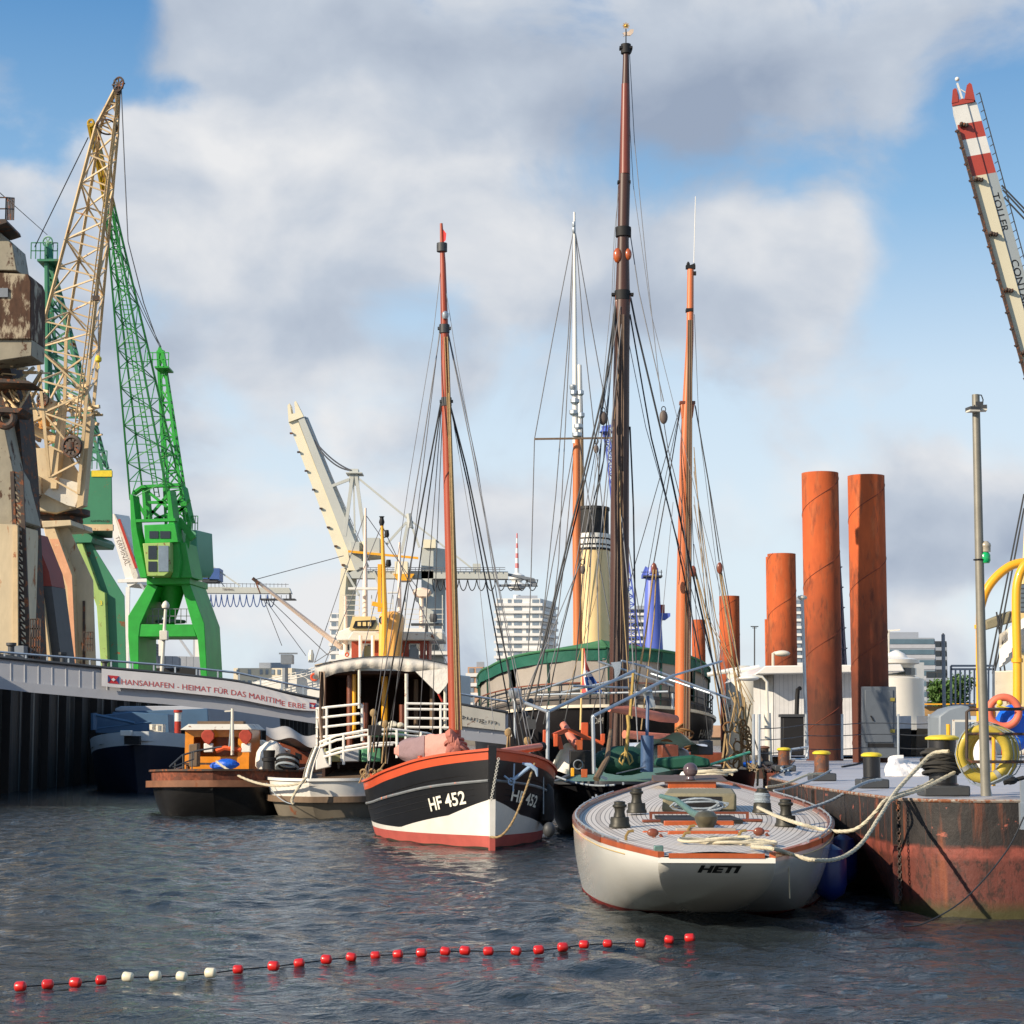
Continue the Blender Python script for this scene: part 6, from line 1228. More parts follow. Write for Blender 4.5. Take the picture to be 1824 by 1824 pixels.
rig = [([(1103, 415, Ym), (1094, 560, Ym), (1072, 735, Ym - .3)], .014), ([(1098, 528, Ym), (1088, 640, 49.6), (960, 1180, 48.6), (925, 1290, 48.4)], .026), ([(1098, 528, Ym), (1070, 740, 49.6), (975, 1130, 48.6), (945, 1290, 48.4)], .022), ([(1099, 530, Ym), (1075, 820, 49.6), (1000, 1130, 48.6), (968, 1290, 48.4)], .016), ([(1100, 530, Ym), (1085, 700, 49.6), (1035, 1000, 49), (930, 1250, 48.2)], .012),
       ([(1101, 330, Ym), (1090, 600, Ym), (1080, 740, 49.5)], .008), ([(1123, 420, Ym), (1138, 520, Ym), (1182, 715, 49.6)], .014), ([(1121, 88, Ym), (1130, 250, Ym), (1152, 480, 49.8), (1178, 715, 49.5)], .010), ([(1117, 140, Ym), (1128, 330, Ym), (1160, 560, 49.7), (1320, 1200, 49)], .008), ([(1123, 530, Ym), (1133, 580, Ym), (1185, 800, 50.4), (1215, 940, 51), (1290, 1270, 52)], .026), ([(1122, 560, Ym), (1160, 780, 50.4), (1205, 960, 51), (1255, 1210, 52)], .020), ([(1118, 600, Ym), (1150, 760, 50.4), (1240, 1080, 51), (1300, 1290, 52)], .010),
       ([(1103, 330, Ym), (1094, 420, Ym), (1090, 520, Ym), (1060, 830, 49.2), (1045, 1180, 48.5)], .008), ([(1122, 760, Ym), (1128, 900, 49.8), (1135, 1290, 49.4)], .022), ([(1085, 760, 49.5), (1070, 850, 49.3), (1040, 1000, 49), (1025, 1190, 48.7), (1005, 1290, 48.4)], .016), ([(1072, 770, 49.5), (1062, 900, 49.2), (1050, 1010, 49)], .018), ([(1182, 750, 49.5), (1190, 800, 49.8), (1215, 900, 50), (1240, 1180, 51)], .012)]
for s_, r_ in rig: b = MB(); b.tube([P(*q) for q in s_], r_, 5); b.build('shroud', wire_m if r_ > .015 else wire_f, t)
for x, y, yy in ((1074, 745, 49.5), (1182, 743, 49.5), (1038, 1015, 49), (1062, 800, 49.3)):
    b = MB(); b.sph(P(x, y, yy), .13 if y < 790 else .08, (.8, .5, 1.35), 10, 8); b.build('rigging_block', mat('grey_elm_block', C(96, 84, 76), .6, var=.2), t)
    b = MB(); b.torus(P(x, y - 14, yy), .05, .012, (0, 1, 0), 12, 5, 1.4); b.build('thimble', soot, t)
# orange spars and samson posts at the near end
for pts, r_, mm in (([(1085, 1263, 48.6), (1120, 1265, 49), (1175, 1277, 49.5), (1204, 1281, 50)], [.07, .12, .12, .1], pink), ([(1112, 1308, 49.2), (1200, 1315, 50)], .1, pink), ([(1003, 1290, 47), (1020, 1318, 46.6), (1030, 1330, 46.4)], [.085, .1, .1], pink)):
    b = MB(); b.tube([P(*q) for q in pts], r_, 12); b.build('spar', mm, t)
orp = mat('orange_painted_timber', C(202, 88, 46), .45, var=.15)
for (x0, y0, x1, y1, yy) in ((1035, 1287, 1048, 1318, 46.6), (967, 1300, 976, 1335, 46), (986, 1307, 994, 1330, 46), (1070, 1307, 1078, 1325, 46.3)):
    b = MB(); b.pbox(x0, y0, x1, y1, yy, .18); b.build('samson_post', orp, t, bev=.015)
b = MB(); b.beam(P(985, 1310, 46.1), P(1010, 1300, 46.3), .09); b.beam(P(1012, 1300, 46.3), P(1075, 1325, 46.3), .08); b.beam(P(995, 1312, 46.3), P(1000, 1335, 46.3), .1); b.build('windlass_beam', orp, t)
b = MB(); b.pbox(1025, 1318, 1038, 1336, 46.3, .2); b.build('spar_end_block', varn, t, bev=.01)
# grey tube frame
b = MB(); hb_ = MB()
A = P(976, 1268, 44.6); A2 = P(975, 1368, 44.6); B1 = P(1056, 1276, 44.2); B2 = P(1058, 1378, 44.2)
fr = [(A, A2), (B1, B2), (P(935, 1252, 46), A), (A, P(1130, 1195, 47.5)), (B1, P(1200, 1203, 48)), (P(945, 1235, 50), P(1100, 1181, 50)), (P(1107, 1177, 49), P(1160, 1190, 49.5)), (P(1150, 1188, 49), P(1300, 1245, 49)), (P(1160, 1200, 49), P(1265, 1235, 48)), (P(955, 1238, 50), P(1190, 1232, 49)), (P(1000, 1234, 50), P(1130, 1204, 48)), (P(1065, 1178, 49), P(1200, 1222, 49)), (P(1020, 1222, 48), P(1120, 1225, 49)), (P(1200, 1203, 48), P(1285, 1178, 50)), (P(1198, 1235, 48), P(1198, 1262, 48)), (P(917, 1232, 46), P(917, 1315, 46)), (P(917, 1232, 46), P(935, 1252, 46))]
for k, (p_, q_) in enumerate(fr):
    b = MB(); b.tube([p_, q_], .042 if k < 5 else .028, 8); b.build('frame_tube', galv, t)
b = MB(); b.pp([(1088, 1180), (1108, 1178), (1104, 1200), (1095, 1212), (1094, 1192)], 48.9, .04); b.build('frame_gusset', galv, t)
b = MB(); b.pp([(1141, 1228), (1160, 1228), (1168, 1258), (1157, 1262)], 48.4, .04); b.build('frame_gusset', galv, t)
b = MB(); b.lathe(P(1152, 1232, 48.3), [(.1, -.05), (.14, 0), (.1, .1)], 10); b.build('frame_joint', galv, t)
b = MB(); b.lathe(P(917, 1238, 45.9), [(.1, -.08), (.15, 0), (.15, .1), (.08, .16)], 10); b.build('frame_joint', galv, t)
b = MB()
for x, y in ((948, 1292), (935, 1272), (940, 1280), (925, 1262), (945, 1250)): b.sph(P(x, y, 46.2), .07, (1, 1, 1.2), 8, 6, .1)
b.box(P(946, 1290, 46), (.22, .15, .22)); b.build('rigging_gear', darkgrey, t)
# things on the deck
def top(b, nm, mt, lb, cat, grp=None, **k): o = b.build(nm, mt, None, **k); setp(o, lb, cat, grp); return o
b = MB(); b.grid(lambda u, v: P(978 + 78 * u, 1376 - 50 * math.sin(math.pi * min(1, u * 1.15)) ** .8 * (1 - v * .1) + 3 * math.sin(11 * u), 46.5 + 1.3 * v), 22, 5); b.grid(lambda u, v: P(978 + 78 * u, 1376 - 50 * math.sin(math.pi * min(1, u * 1.15)) ** .8 * (1 - v) + 3 * math.sin(11 * u + 3 * v), 46.5 - .12 * math.sin(5 * v + 9 * u)), 22, 6, True)
top(b, 'sail_bundle', canvas, 'white sailcloth bundle on the near deck of the dark masted barge', 'sail bundle')
bx = thing('engine_box', 'black box with round cable coil standing by the white sail bundle', 'box', P(1037, 1370, 45.4)); b = MB(); b.pbox(1015, 1337, 1058, 1380, 45.2, .5); b.build('casing', soot, bx, bev=.02); b = MB(); b.torus(P(1030, 1362, 45.15), .1, .015); b.build('cable_coil', greyp, bx)
b = MB(); b.sph(P(1110, 1355, 47.2), .62, (1.15, .7, .55), 18, 10, .04); top(b, 'tarpaulin_heap', mat('bottle_green_tarp', C(18, 66, 52), .7, var=.15, bump=.02), 'dark green covered heap beside the blue-grey tube on the barge deck', 'tarpaulin')
b = MB(); b.pp([(1168, 1364), (1172, 1351), (1236, 1345), (1264, 1352), (1266, 1366), (1196, 1371)], 44, .8); top(b, 'deck_cover', mat('deep_green_cover', C(20, 80, 60), .7, var=.12), 'flat dark green cover just beyond the bow of the white yacht', 'cover', bev=.05)
b = MB(); b.tube([P(1152, 1375, 46.6), P(1153, 1310, 46.6)], m(11.5, 46.6), 16); b.tube([P(1151, 1372, 46.6), P(1154, 1240, 46.9)], .04, 8); top(b, 'ventilation_tube', mat('slate_blue_paint', C(66, 92, 128), .45, var=.1), 'thick slate blue upright tube behind the bow of the white yacht', 'pipe')
b = MB(); b.sph(P(1150, 1345, 51), .9, (1.3, .8, .35), 16, 8, .06); top(b, 'plastic_sheet', mat('grey_white_sheet', C(186, 196, 208), .5, var=.1), 'pale plastic sheeting behind the slate blue tube', 'sheeting')
for x, y, w_, mm, lb in ((1041, 1382, 11, varn, 'small orange wooden block with yellow strap on the barge deck'), (1020, 1380, 6, yel, 'upright yellow strap beside the black box')):
    b = MB(); b.pbox(x - w_ / 2, y - 12, x + w_ / 2, y + 3, 44.2, .15); top(b, 'deck_block', mm, lb, 'block', bev=.01)
b = MB()
for p_ in ((-1, 1), (1, 1)): b.tube([P(1115, 1338, 46), P(1115 + 9 * p_[0], 1346, 46), P(1115 + 12 * p_[0], 1356, 45.9), P(1115 + 7 * p_[0], 1362, 45.8), P(1115 + 3 * p_[0], 1350, 45.9), P(1115, 1338, 46)], .025, 6)
b.tube([P(1118, 1275, 46.2), P(1120, 1295, 46), P(1115, 1338, 46)], .04, 8); b.tube([P(1128, 1200, 46.8), P(1122, 1280, 46.2)], .035, 6); top(b, 'hanging_rope', mat('gold_rope', C(172, 142, 74), .8, var=.2, scl=12), 'golden knotted rope hanging with two loops in front of the dark mast', 'rope')
b = MB(); b.tube([P(1142, 1400, 44), P(1112, 1340, 44)][::-1], .0001, 3)
b = MB(); b.tube(sag(P(968, 1372, 43.3), P(1095, 1398, 42), .12), .02, 6); top(b, 'mooring_rope', rope_g, 'grey line drooping across the dark near end of the barge', 'rope')
b = MB(); b.tube([P(1088, 1300, 45), P(1082, 1350, 44.4), P(1062, 1388, 44)], [.04, .06, .08], 8); top(b, 'tackle', hempw, 'brown rope tackle standing right of the near grey tube post', 'tackle')
b = MB(); b.beam(P(1070, 1383, 43.2), P(1082, 1388, 43.2), .06); b.beam(P(1098, 1378, 43.4), P(1150, 1366, 45), .02); top(b, 'deck_cleat', galv, 'small pale cleat on the green deck of the barge', 'cleat')

# ------------------------------------------------------------------ orange-masted cutter
t = thing('sailing_cutter', 'dark sailing cutter with a bright orange varnished mast and whip aerial, near the pontoon', 'sailing boat', (4.9, 57, 0))
H = Hull((5.0, 50.2), (5.4, 64), [(0, .06), (.03, .5), (.1, 1.0), (.3, 1.35), (.7, 1.3), (1, .5)], [(0, 1.3), (.3, 1.1), (1, 1.2)], [(0, .03), (1, .98)], [(0, .02), (.1, .6), (.3, 1.1), (.7, 1.1), (1, .1)], 1.6)
b = MB(); H.body(b, [(lambda q: H.sheer(q), lambda q: -.3, 0, 7)], 40, 1.5); b.build('hull', hb, t)
b = MB(); H.deckgrid(b, -.05, .04, 30); b.build('deck', hempw, t)
b = MB(); b.pbox(1215, 1340, 1290, 1362, 55, 2.5); b.build('cabin', mahog, t, bev=.04)
Ym = 54
mk = [(1214, 1350, .19), (1216, 1100, .185), (1221, 800, .15), (1224, 715, .125), (1229, 600, .1), (1230, 480, .09)]
b = MB(); b.tube([P(x, y, Ym) for x, y, r_ in mk], [r_ for x, y, r_ in mk], 14); mst = b.build('mast', wood_o, t)
b = MB(); b.tube([P(1236, 468, Ym), P(1239, 350, Ym)], .012, 5); b.build('whip_aerial', white, mst)
b = MB(); b.box(P(1230, 476, Ym), (.26, .14, .1)); b.box(P(1237, 487, Ym), (.09, .09, .1)); b.lathe(P(1226, 474, Ym), [(.03, 0), (.05, .06), (.02, .12)], 8); b.beam(P(1222, 477, Ym), P(1238, 470, Ym), .04); b.build('masthead_gear', soot, mst)
for y, w_ in ((553, 7), (718, 15)):
    b = MB(); b.box(P(1228 if y < 600 else 1224, y, Ym), (m(w_ * 1.9, Ym), .22, .09)); b.build('mast_band', soot if y < 600 else mahog, mst, bev=.01)
b = MB(); b.pp([(1212, 716), (1238, 716), (1234, 745), (1215, 745)], Ym - .1, .3); b.build('hounds', wood_o, mst, bev=.03)
for x0, x1, r_ in ((1229, 1222, .03), (1232, 1228, .025), (1226, 1218, .02)):
    b = MB(); b.tube([P(x0, 570, Ym - .12), P((x0 + x1) / 2 + 1, 900, Ym - .2), P(x1, 1320, Ym - .24)], r_, 5); b.build('halyard', hempw, mst)
b = MB()
for k in range(14): b.torus(P(1211 + (k % 3) * 5, 1295 + k * 4, Ym - .1), .13 + .03 * (k % 3), .03, (random.uniform(-1, 1), random.uniform(-.5, .5), 1), 12, 5, 1.1)
b.build('belayed_rope_coils', mat('brown_rope', C(130, 92, 52), .85, var=.25, scl=14), mst)
rig = [([(1213, 722, Ym), (1190, 860, 53.6), (1165, 1000, 53.4), (1162, 1010, 53.4)], .016), ([(1212, 722, Ym), (1150, 940, 53), (1080, 1180, 52), (1050, 1290, 51)], .012), ([(1212, 725, Ym), (1175, 900, 53.2), (1130, 1150, 52.4), (1100, 1290, 51.6)], .01), ([(1238, 722, Ym), (1262, 860, 53.8), (1281, 1000, 53.4)], .016), ([(1239, 724, Ym), (1266, 880, 53.8), (1300, 1080, 53.4), (1325, 1290, 53)], .012), ([(1237, 560, Ym), (1245, 760, 53.8), (1270, 960, 53.4), (1310, 1290, 53)], .007), ([(1232, 900, Ym), (1240, 1100, 53.6), (1262, 1320, 53)], .01), ([(1236, 1010, 53.4), (1262, 1130, 53.2), (1284, 1290, 53)], .02), ([(1238, 1015, 53.4), (1268, 1130, 53.2), (1296, 1290, 53)], .02), ([(1282, 1020, 53.4), (1300, 1140, 53.2), (1322, 1300, 53)], .03), ([(1285, 1020, 53.4), (1308, 1140, 53.2), (1330, 1300, 53)], .02), ([(1164, 1015, 53.2), (1150, 1130, 52.8), (1125, 1280, 52.4)], .028), ([(1169, 1015, 53.2), (1165, 1100, 52.8), (1142, 1300, 52.4)], .022)]
for s_, r_ in rig: b = MB(); b.tube([P(*q) for q in s_], r_, 5); b.build('shroud', rope_t if r_ > .017 else wire_m, t)
for x, y in ((1165, 1013), (1235, 1018), (1282, 1012)): b = MB(); b.sph(P(x, y, 53.3), .1, (.8, .5, 1.6), 10, 8); b.build('rigging_block', mahog, t)
b = MB(); rnd = random.Random(3)
for k in range(16):
    x, y = rnd.uniform(1290, 1345), rnd.uniform(1225, 1340); b.tube([P(x, y, 52.6), P(x + rnd.uniform(-16, 16), y + rnd.uniform(15, 50), 52.4), P(x + rnd.uniform(-14, 22), y + rnd.uniform(55, 95), 52.2)], rnd.uniform(.015, .035), 5)
b.build('tangled_lines', rope_t, t)
b = MB()
for k in range(12): b.torus(P(1296 + rnd.uniform(0, 50), 1288 + 8 * k * .9, 52.2), rnd.uniform(.07, .16), .025, (rnd.uniform(-1, 1), 1, rnd.uniform(-1, 1)), 12, 5, 1.3)
b.build('hung_rope_coils', mat('brown_rope', C(130, 92, 52)), t)
b = MB(); b.tube([P(1265, 1362, 50), P(1335, 1340, 51)], .035, 6); top(b, 'boat_hook', mat('mint_green_pole', C(110, 200, 160), .5), 'thin mint green pole lying behind the bow of the white yacht', 'pole')

# extra running rigging and clutter between the two masts
rd = random.Random(21); bt_ = [o for o in COL.objects if o.name.startswith('sailing_barge')][0]; ct_ = [o for o in COL.objects if o.name.startswith('sailing_cutter')][0]
for k in range(6):
    x0 = rd.uniform(1100, 1200); x1 = x0 + rd.uniform(-40, 40); y0 = rd.uniform(760, 1000); Y_ = rd.uniform(47.5, 49)
    b = MB(); b.tube([P(x0, y0, 50), P((x0 + x1) / 2 + rd.uniform(-5, 5), (y0 + 1280) / 2, 49), P(x1, rd.uniform(1230, 1330), Y_)] if k % 2 else [P(1102 + rd.uniform(-2, 6), rd.uniform(540, 700), 49.8), P(rd.uniform(985, 1085), rd.uniform(1000, 1100), 49), P(rd.uniform(930, 1075), rd.uniform(1240, 1320), 48)], rd.choice((.008, .011, .016)), 5)
    b.build('running_line', rope_t if k % 3 == 0 else wire_f, bt_)
for k in range(8):
    b = MB(); b.tube([P(1236, rd.uniform(730, 1000), 53.8), P(rd.uniform(1255, 1275), 1100, 53.3), P(rd.uniform(1275, 1345), rd.uniform(1240, 1330), 52.8)], rd.choice((.008, .012)), 5); b.build('running_line', rope_t if k % 2 else wire_f, ct_)
b = MB(); b.grid(lambda u, v: P(1130 + 130 * u, 1332 - 24 * math.sin(math.pi * u) * (1 - v) - 5 * math.sin(13 * u + 4 * v), 48.5 + 2.4 * v), 26, 8); top(b, 'plastic_sheet', mat('milky_sheet', C(206, 212, 220), .45, var=.08), 'crumpled milky sheet spread under the orange spars before the steamship', 'sheeting')
for k, (x, y) in enumerate(((1088, 1345), (1190, 1340), (1250, 1332))):
    b = MB(); b.box(P(x, y, 47.5 + k), (.42, .4, .34), .2 * k); b.box(P(x + 5, y - 9, 47.6 + k), (.2, .2, .14), .5); top(b, 'deck_box', [hempw, mahog, darkgrey][k], ['weathered wooden box on the barge deck left of the green heap', 'mahogany box beside the slate blue tube', 'dark box near the foot of the orange mast'][k], 'box', bev=.02)
# ------------------------------------------------------------------ white classic yacht
t = thing('classic_yacht', 'white varnish-trimmed classic yacht with teak deck and the name HETI on its stern', 'yacht', (2.6, 28, 0))
yw = mat('glossy_yacht_white', C(232, 230, 220), .16, var=.03, scl=1.5, coat=.6)
H = Hull((2.14, 21.4), (3.28, 38.0), [(0, .61), (.04, .85), (.08, 1.08), (.13, 1.29), (.23, 1.54), (.38, 1.74), (.53, 1.69), (.68, 1.38), (.8, 1.0), (.9, .56), (1, .04)], [(0, .83), (.15, .89), (.38, .95), (.6, 1.06), (.8, 1.18), (1, 1.36)], [(0, .165), (.08, .21), (.16, .29), (.3, .41), (.6, .64), (.85, .82), (1, .92)], [(0, .10), (.03, .72), (.08, 1.08), (.16, 1.42), (.3, 1.64), (.45, 1.6), (.65, 1.15), (.85, .4), (1, .02)], 2.8, 1.7)
DZ = lambda y: interp([(1380, 1.36), (1400, 1.2), (1420, 1.09), (1434, 1.04), (1459, .96), (1481, .90), (1498, .87), (1524, .83)], y) + .04
boot = mat('thin_red_boot_top', C(132, 42, 34), .5, var=.15)
b = MB(); H.body(b, [(lambda q: H.sheer(q), lambda q: .045, 0, 22), (lambda q: .045, lambda q: -.3, 1, 3)], 70, 1.6, cap0=True); b.build('hull', [yw, boot], t, sharp=60)
# teak deck with curved planks following the hull edge
teak = bpy.data.materials.new('laid_teak_deck'); teak.use_nodes = True; tn = teak.node_tree; n_ = tn.nodes; l_ = tn.links
at = n_.new('ShaderNodeAttribute'); at.attribute_name = 'plank'; fr = n_.new('ShaderNodeMath'); fr.operation = 'FRACT'; l_.new(at.outputs['Fac'], fr.inputs[0])
lt = n_.new('ShaderNodeMath'); lt.operation = 'LESS_THAN'; lt.inputs[1].default_value = .16; l_.new(fr.outputs[0], lt.inputs[0])
ns = n_.new('ShaderNodeTexNoise'); ns.inputs['Scale'].default_value = 7; ns.inputs['Detail'].default_value = 6; tcn = n_.new('ShaderNodeTexCoord'); l_.new(tcn.outputs['Object'], ns.inputs['Vector'])
fl_ = n_.new('ShaderNodeMath'); fl_.operation = 'FLOOR'; l_.new(at.outputs['Fac'], fl_.inputs[0]); wn = n_.new('ShaderNodeTexWhiteNoise'); wn.noise_dimensions = '1D'; l_.new(fl_.outputs[0], wn.inputs['W'])
ad = n_.new('ShaderNodeMath'); ad.operation = 'ADD'; l_.new(ns.outputs['Fac'], ad.inputs[0]); l_.new(wn.outputs['Value'], ad.inputs[1])
rmp = n_.new('ShaderNodeValToRGB'); l_.new(ad.outputs[0], rmp.inputs[0]); rmp.color_ramp.elements[0].position = .2; rmp.color_ramp.elements[0].color = C(166, 155, 144); rmp.color_ramp.elements[1].position = 1.0; rmp.color_ramp.elements[1].color = C(204, 195, 184)
mx_ = n_.new('ShaderNodeMix'); mx_.data_type = 'RGBA'; l_.new(lt.outputs[0], mx_.inputs[0]); l_.new(rmp.outputs[0], mx_.inputs[6]); mx_.inputs[7].default_value = C(92, 85, 78)
l_.new(mx_.outputs[2], n_['Principled BSDF'].inputs['Base Color']); n_['Principled BSDF'].inputs['Roughness'].default_value = .6
b = MB(); NU, NV = 70, 24; CAM_ = .05
H.L0 = H.L
def dk(u, v):
    q = u ** 1.3; hh = max(.01, interp(H.hd, q) - .05); x = hh * (2 * v - 1); return H.deck(q, x, .012 + CAM_ * (1 - (2 * v - 1) ** 2))
b.grid(dk, NU, NV, flip=True); o = b.build('deck', teak, t)
att = o.data.attributes.new('plank', 'FLOAT', 'POINT'); vals = []
for i in range(NU + 1):
    for j in range(NV + 1):
        q = (i / NU) ** 1.3; hh = max(.01, interp(H.hd, q) - .05); v = j / NV; vals.append((hh * (1 - abs(2 * v - 1))) / .062 * (1 if v < .5 else 1) + (0 if v < .5 else 0))
att.data.foreach_set('value', vals)
b = MB(); b.sweep([H.deck(0, x, .02) for x in (-.5, 0, .5)], .05, .05)
b.build('taffrail', varn, t)
for side in (-1, 1):
    b = MB(); b.sweep([p + V((0, 0, .03)) for p in H.edge(side, 0, -.03, 60, 0, .12)], .07, .06); b.build('toe_rail', varn, t)
    b = MB(); b.sweep([p + V((0, 0, .03)) for p in H.edge(side, 0, -.03, 60, .12, .96)], .09, .06); b.build('toe_rail', mahog, t)
    b = MB(); b.tube([p + V((0, 0, .085)) for p in H.edge(side, 0, -.03, 60, .08, .7)], .012, 5)
    for k in range(14): p_ = H.edge(side, 0, -.03, 14, .08, .7)[k]; b.beam(p_ + V((0, 0, .03)), p_ + V((0, 0, .1)), .025)
    b.build('genoa_track', galv, t)
    b = MB(); b.tube([H.pt(q / 50, H.sheer(q / 50) - .05, side, .004) for q in range(3, 50)], .007, 4); b.build('cove_line', mat('gold_line', C(200, 170, 110), .4), t)
nm_m = mat('name_black', C(16, 16, 14), .5)
vs, fs = textmesh('HETI', .46, .085, .25, .05); b = MB()
vv_ = []
for x, y in vs:
    z = H.sheer(0) - .17 + y - .012 * (x - .22); c0_ = H.pt(0, z, -1); c1_ = H.pt(0, z, 1); mid = (c0_ + c1_) / 2 + H.r * (x - .20); vv_.append(mid - H.a * .012)
b.add(vv_, fs); b.build('name', nm_m, t, smooth=False)
b = MB(); b.sweep([(H.pt(0, H.sheer(0) - .03, -1) * (1 - u) + H.pt(0, H.sheer(0) - .03, 1) * u) - H.a * .01 for u in (0, .5, 1)], .03, .05); b.build('stern_moulding', yw, t)
def onD(px, py, z=None, dz=.06):          # point on the yacht deck seen at a photo pixel
    z = z if z is not None else 1.03 + dz; return PZ(px, py, z)
# winches
wh_m = mat('aged_winch_bronze', C(58, 56, 48), .5, .35, var=.3, scl=10)
def winch(x, y, s_, lb=None):
    p_ = PZ(x, y, DZ(y)); b = MB(); b.lathe(p_, [(.135 * s_, 0), (.135 * s_, .03), (.12 * s_, .05), (.115 * s_, .13 * s_)], 20); b.M(1).lathe(p_ + V((0, 0, .13 * s_)), [(.075 * s_, 0), (.062 * s_, .06 * s_), (.068 * s_, .11 * s_), (.09 * s_, .125 * s_), (.09 * s_, .15 * s_), (.07 * s_, .16 * s_), (.07 * s_, .19 * s_), (.03 * s_, .2 * s_)], 20)
    o = b.build('winch', [wh_m, wh_m], t, bev=.004); return p_
winch(1104, 1474, 1.0); winch(1134, 1448, 1.05); w3 = winch(1358, 1448, 1.05); winch(1400, 1472, 1.05)
for x, y in ((1103, 1492), (1173, 1525), (1386, 1496)):
    pass
b = MB(); p_ = w3
for k in range(6): b.torus(p_ + V((0, 0, .15 + .022 * k)), .1 + .005 * math.sin(k * 2), .013, (0.05, .05, 1), 18, 6)
o = b.build('sheet_turns', rope_g); setp(o, 'turns of pale blue rope on the right far winch of the white yacht', 'rope')
# skylight, hatch, companion cover, coamings
def slab(nm, x0, y0, x1, y1, ztop, depth, mm, par=t, zb=None, bev=.012):    # block standing on the deck: front face seen at pixels (x0,y0)-(x1,y1)
    zb = DZ(y1) if zb is None else zb; a = PZ((x0 + x1) / 2, y1, zb); Yf = a.y; b = MB()
    xl_, xr_ = P(x0, y1, Yf).x, P(x1, y1, Yf).x; zt_ = P(x0, y0, Yf).z
    b.box(((xl_ + xr_) / 2, Yf + depth / 2, (zt_ + zb) / 2), (xr_ - xl_, depth, zt_ - zb)); return b.build(nm, mm, par, bev=bev), Yf, zt_
sk, Yf, zt_ = slab('skylight', 1190, 1393, 1276, 1405, 0, .8, varn)
b = MB(); a = (P(1186, 1400, Yf).x + P(1276, 1400, Yf).x) / 2; b.hexa([V((a - .62, Yf - .04, zt_)), V((a + .62, Yf - .04, zt_)), V((a + .62, Yf - .04, zt_ + .02)), V((a - .62, Yf - .04, zt_ + .02)), V((a - .60, Yf + .9, zt_)), V((a + .6, Yf + .9, zt_)), V((a + .6, Yf + .9, zt_ + .1)), V((a - .6, Yf + .9, zt_ + .1))]); b.build('skylight_lid', mat('weathered_mahogany', C(96, 78, 68), .6, var=.2), sk)
b = MB(); c_ = P(1230, 1392, Yf + .1); c_.z = zt_ + .04; b.lathe(c_, [(.09, 0), (.07, .05), (.075, .1)], 14); b.sph(c_ + V((0, 0, .16)), .125, (1, 1, 1), 16, 10); b.build('compass_dome', mat('smoky_dome', C(88, 72, 74), .12, var=.1, spec=.8), t)
b = MB(); c_ = PZ(1222, 1384, DZ(1384)); b.lathe(c_, [(.1, -.06), (.12, 0), (.12, .03), (.08, .09), (.03, .11)], 16); b.build('deck_vent', white, t)
kh = mat('khaki_canvas', C(132, 124, 98), .85, var=.1, scl=3, bump=.01)
a = PZ(1248, 1446, DZ(1446)); Yc = a.y
b = MB(); b.hexa([P(1178, 1446, Yc), P(1312, 1446, Yc), P(1312, 1413, Yc), P(1182, 1413, Yc)] + [P(1185, 1440, Yc + 1.3), P(1308, 1440, Yc + 1.3), P(1306, 1404, Yc + 1.3), P(1190, 1404, Yc + 1.3)]); dg = b.build('spray_hood', kh, t, bev=.04)
b = MB(); b.pbox(1207, 1419, 1285, 1446, Yc - .012, .1); b.build('companionway', soot, dg)
b = MB(); yk = PZ(1248, 1458, DZ(1458)).y; b.pbox(1157, 1446, 1334, 1450, yk, .09); b.pbox(1157, 1450, 1162, 1459, yk, .05); b.pbox(1329, 1450, 1334, 1459, yk, .05); b.build('mainsheet_traveller', mahog, t)
ck = PZ(1248, 1466, DZ(1466))
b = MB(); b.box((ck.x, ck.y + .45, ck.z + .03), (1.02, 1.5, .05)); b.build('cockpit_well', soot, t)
for x0, x1, y0, y1, mm in ((1183, 1308, 1462, 1472, varn), (1204, 1312, 1475, 1487, mat('bleached_teak', C(168, 152, 136), .6)), (1190, 1316, 1480, 1490, varn)): slab('cockpit_coaming', x0, y0, x1, y1, 0, .12, mm)
for x0, x1, y0, y1 in ((1144, 1190, 1460, 1465), (1300, 1359, 1459, 1464)): slab('coaming_plank', x0, y0, x1, y1, 0, .1, mahog)
for x0, x1, y0, y1 in ((1145, 1200, 1480, 1485), (1310, 1371, 1479, 1484)): slab('lazarette_plank', x0, y0, x1, y1, 0, .07, varn)
# tiller and rudder head
yr = PZ(1258, 1484, DZ(1484))
b = MB(); b.lathe(yr, [(.1, 0), (.09, .06), (.11, .1), (.135, .15), (.14, .2), (.1, .25), (.03, .27)], 18, 1, 1.2); b.build('rudder_head', bronze, t)
b = MB(); b.tube([yr + V((-.05, .1, .2)), P(1235, 1449, yr.y + .8), P(1205, 1425, yr.y + 1.7), P(1177, 1418, yr.y + 2.1)], [.05, .045, .035, .03], 10); b.build('tiller', verdi, t)
# blue rope pile in front of the hood and coils
def pile_rope(cx, cy, z, nx, R, mt, lb, par=None, seed=1, r=.016, flat=.5, wob=.35, nm='rope_coil'):
    rd = random.Random(seed); pts = []; c_ = PZ(cx, cy, DZ(cy))
    for k in range(int(nx * 24)):
        a = 2 * math.pi * k / 24; lo = int(k / 24); rr_ = R * (1 + wob * math.sin(a * .37 + seed) + .2 * math.sin(1.7 * a))
        pts.append(c_ + V((rr_ * 1.5 * math.cos(a) + .12 * math.sin(lo * 2.2) * R * 3, rr_ * flat * math.sin(a), .02 + lo * r * 1.1 + .01 * math.sin(a * 3))))
    b = MB(); b.tube(pts, r, 6); o = b.build(nm, mt, par); setp(o, lb, 'rope'); return o
ps = []
rd = random.Random(2); c_ = P(1247, 1432, Yc - .15)
for k in range(90):
    a = k * .42; ps.append(P(1247 + (40 - 10 * math.sin(k * .13)) * math.cos(a) + 6 * math.sin(k), 1434 + (9 + 4 * math.sin(k * .21)) * math.sin(a), Yc - .22 - .05 * math.sin(a * 1.3)))
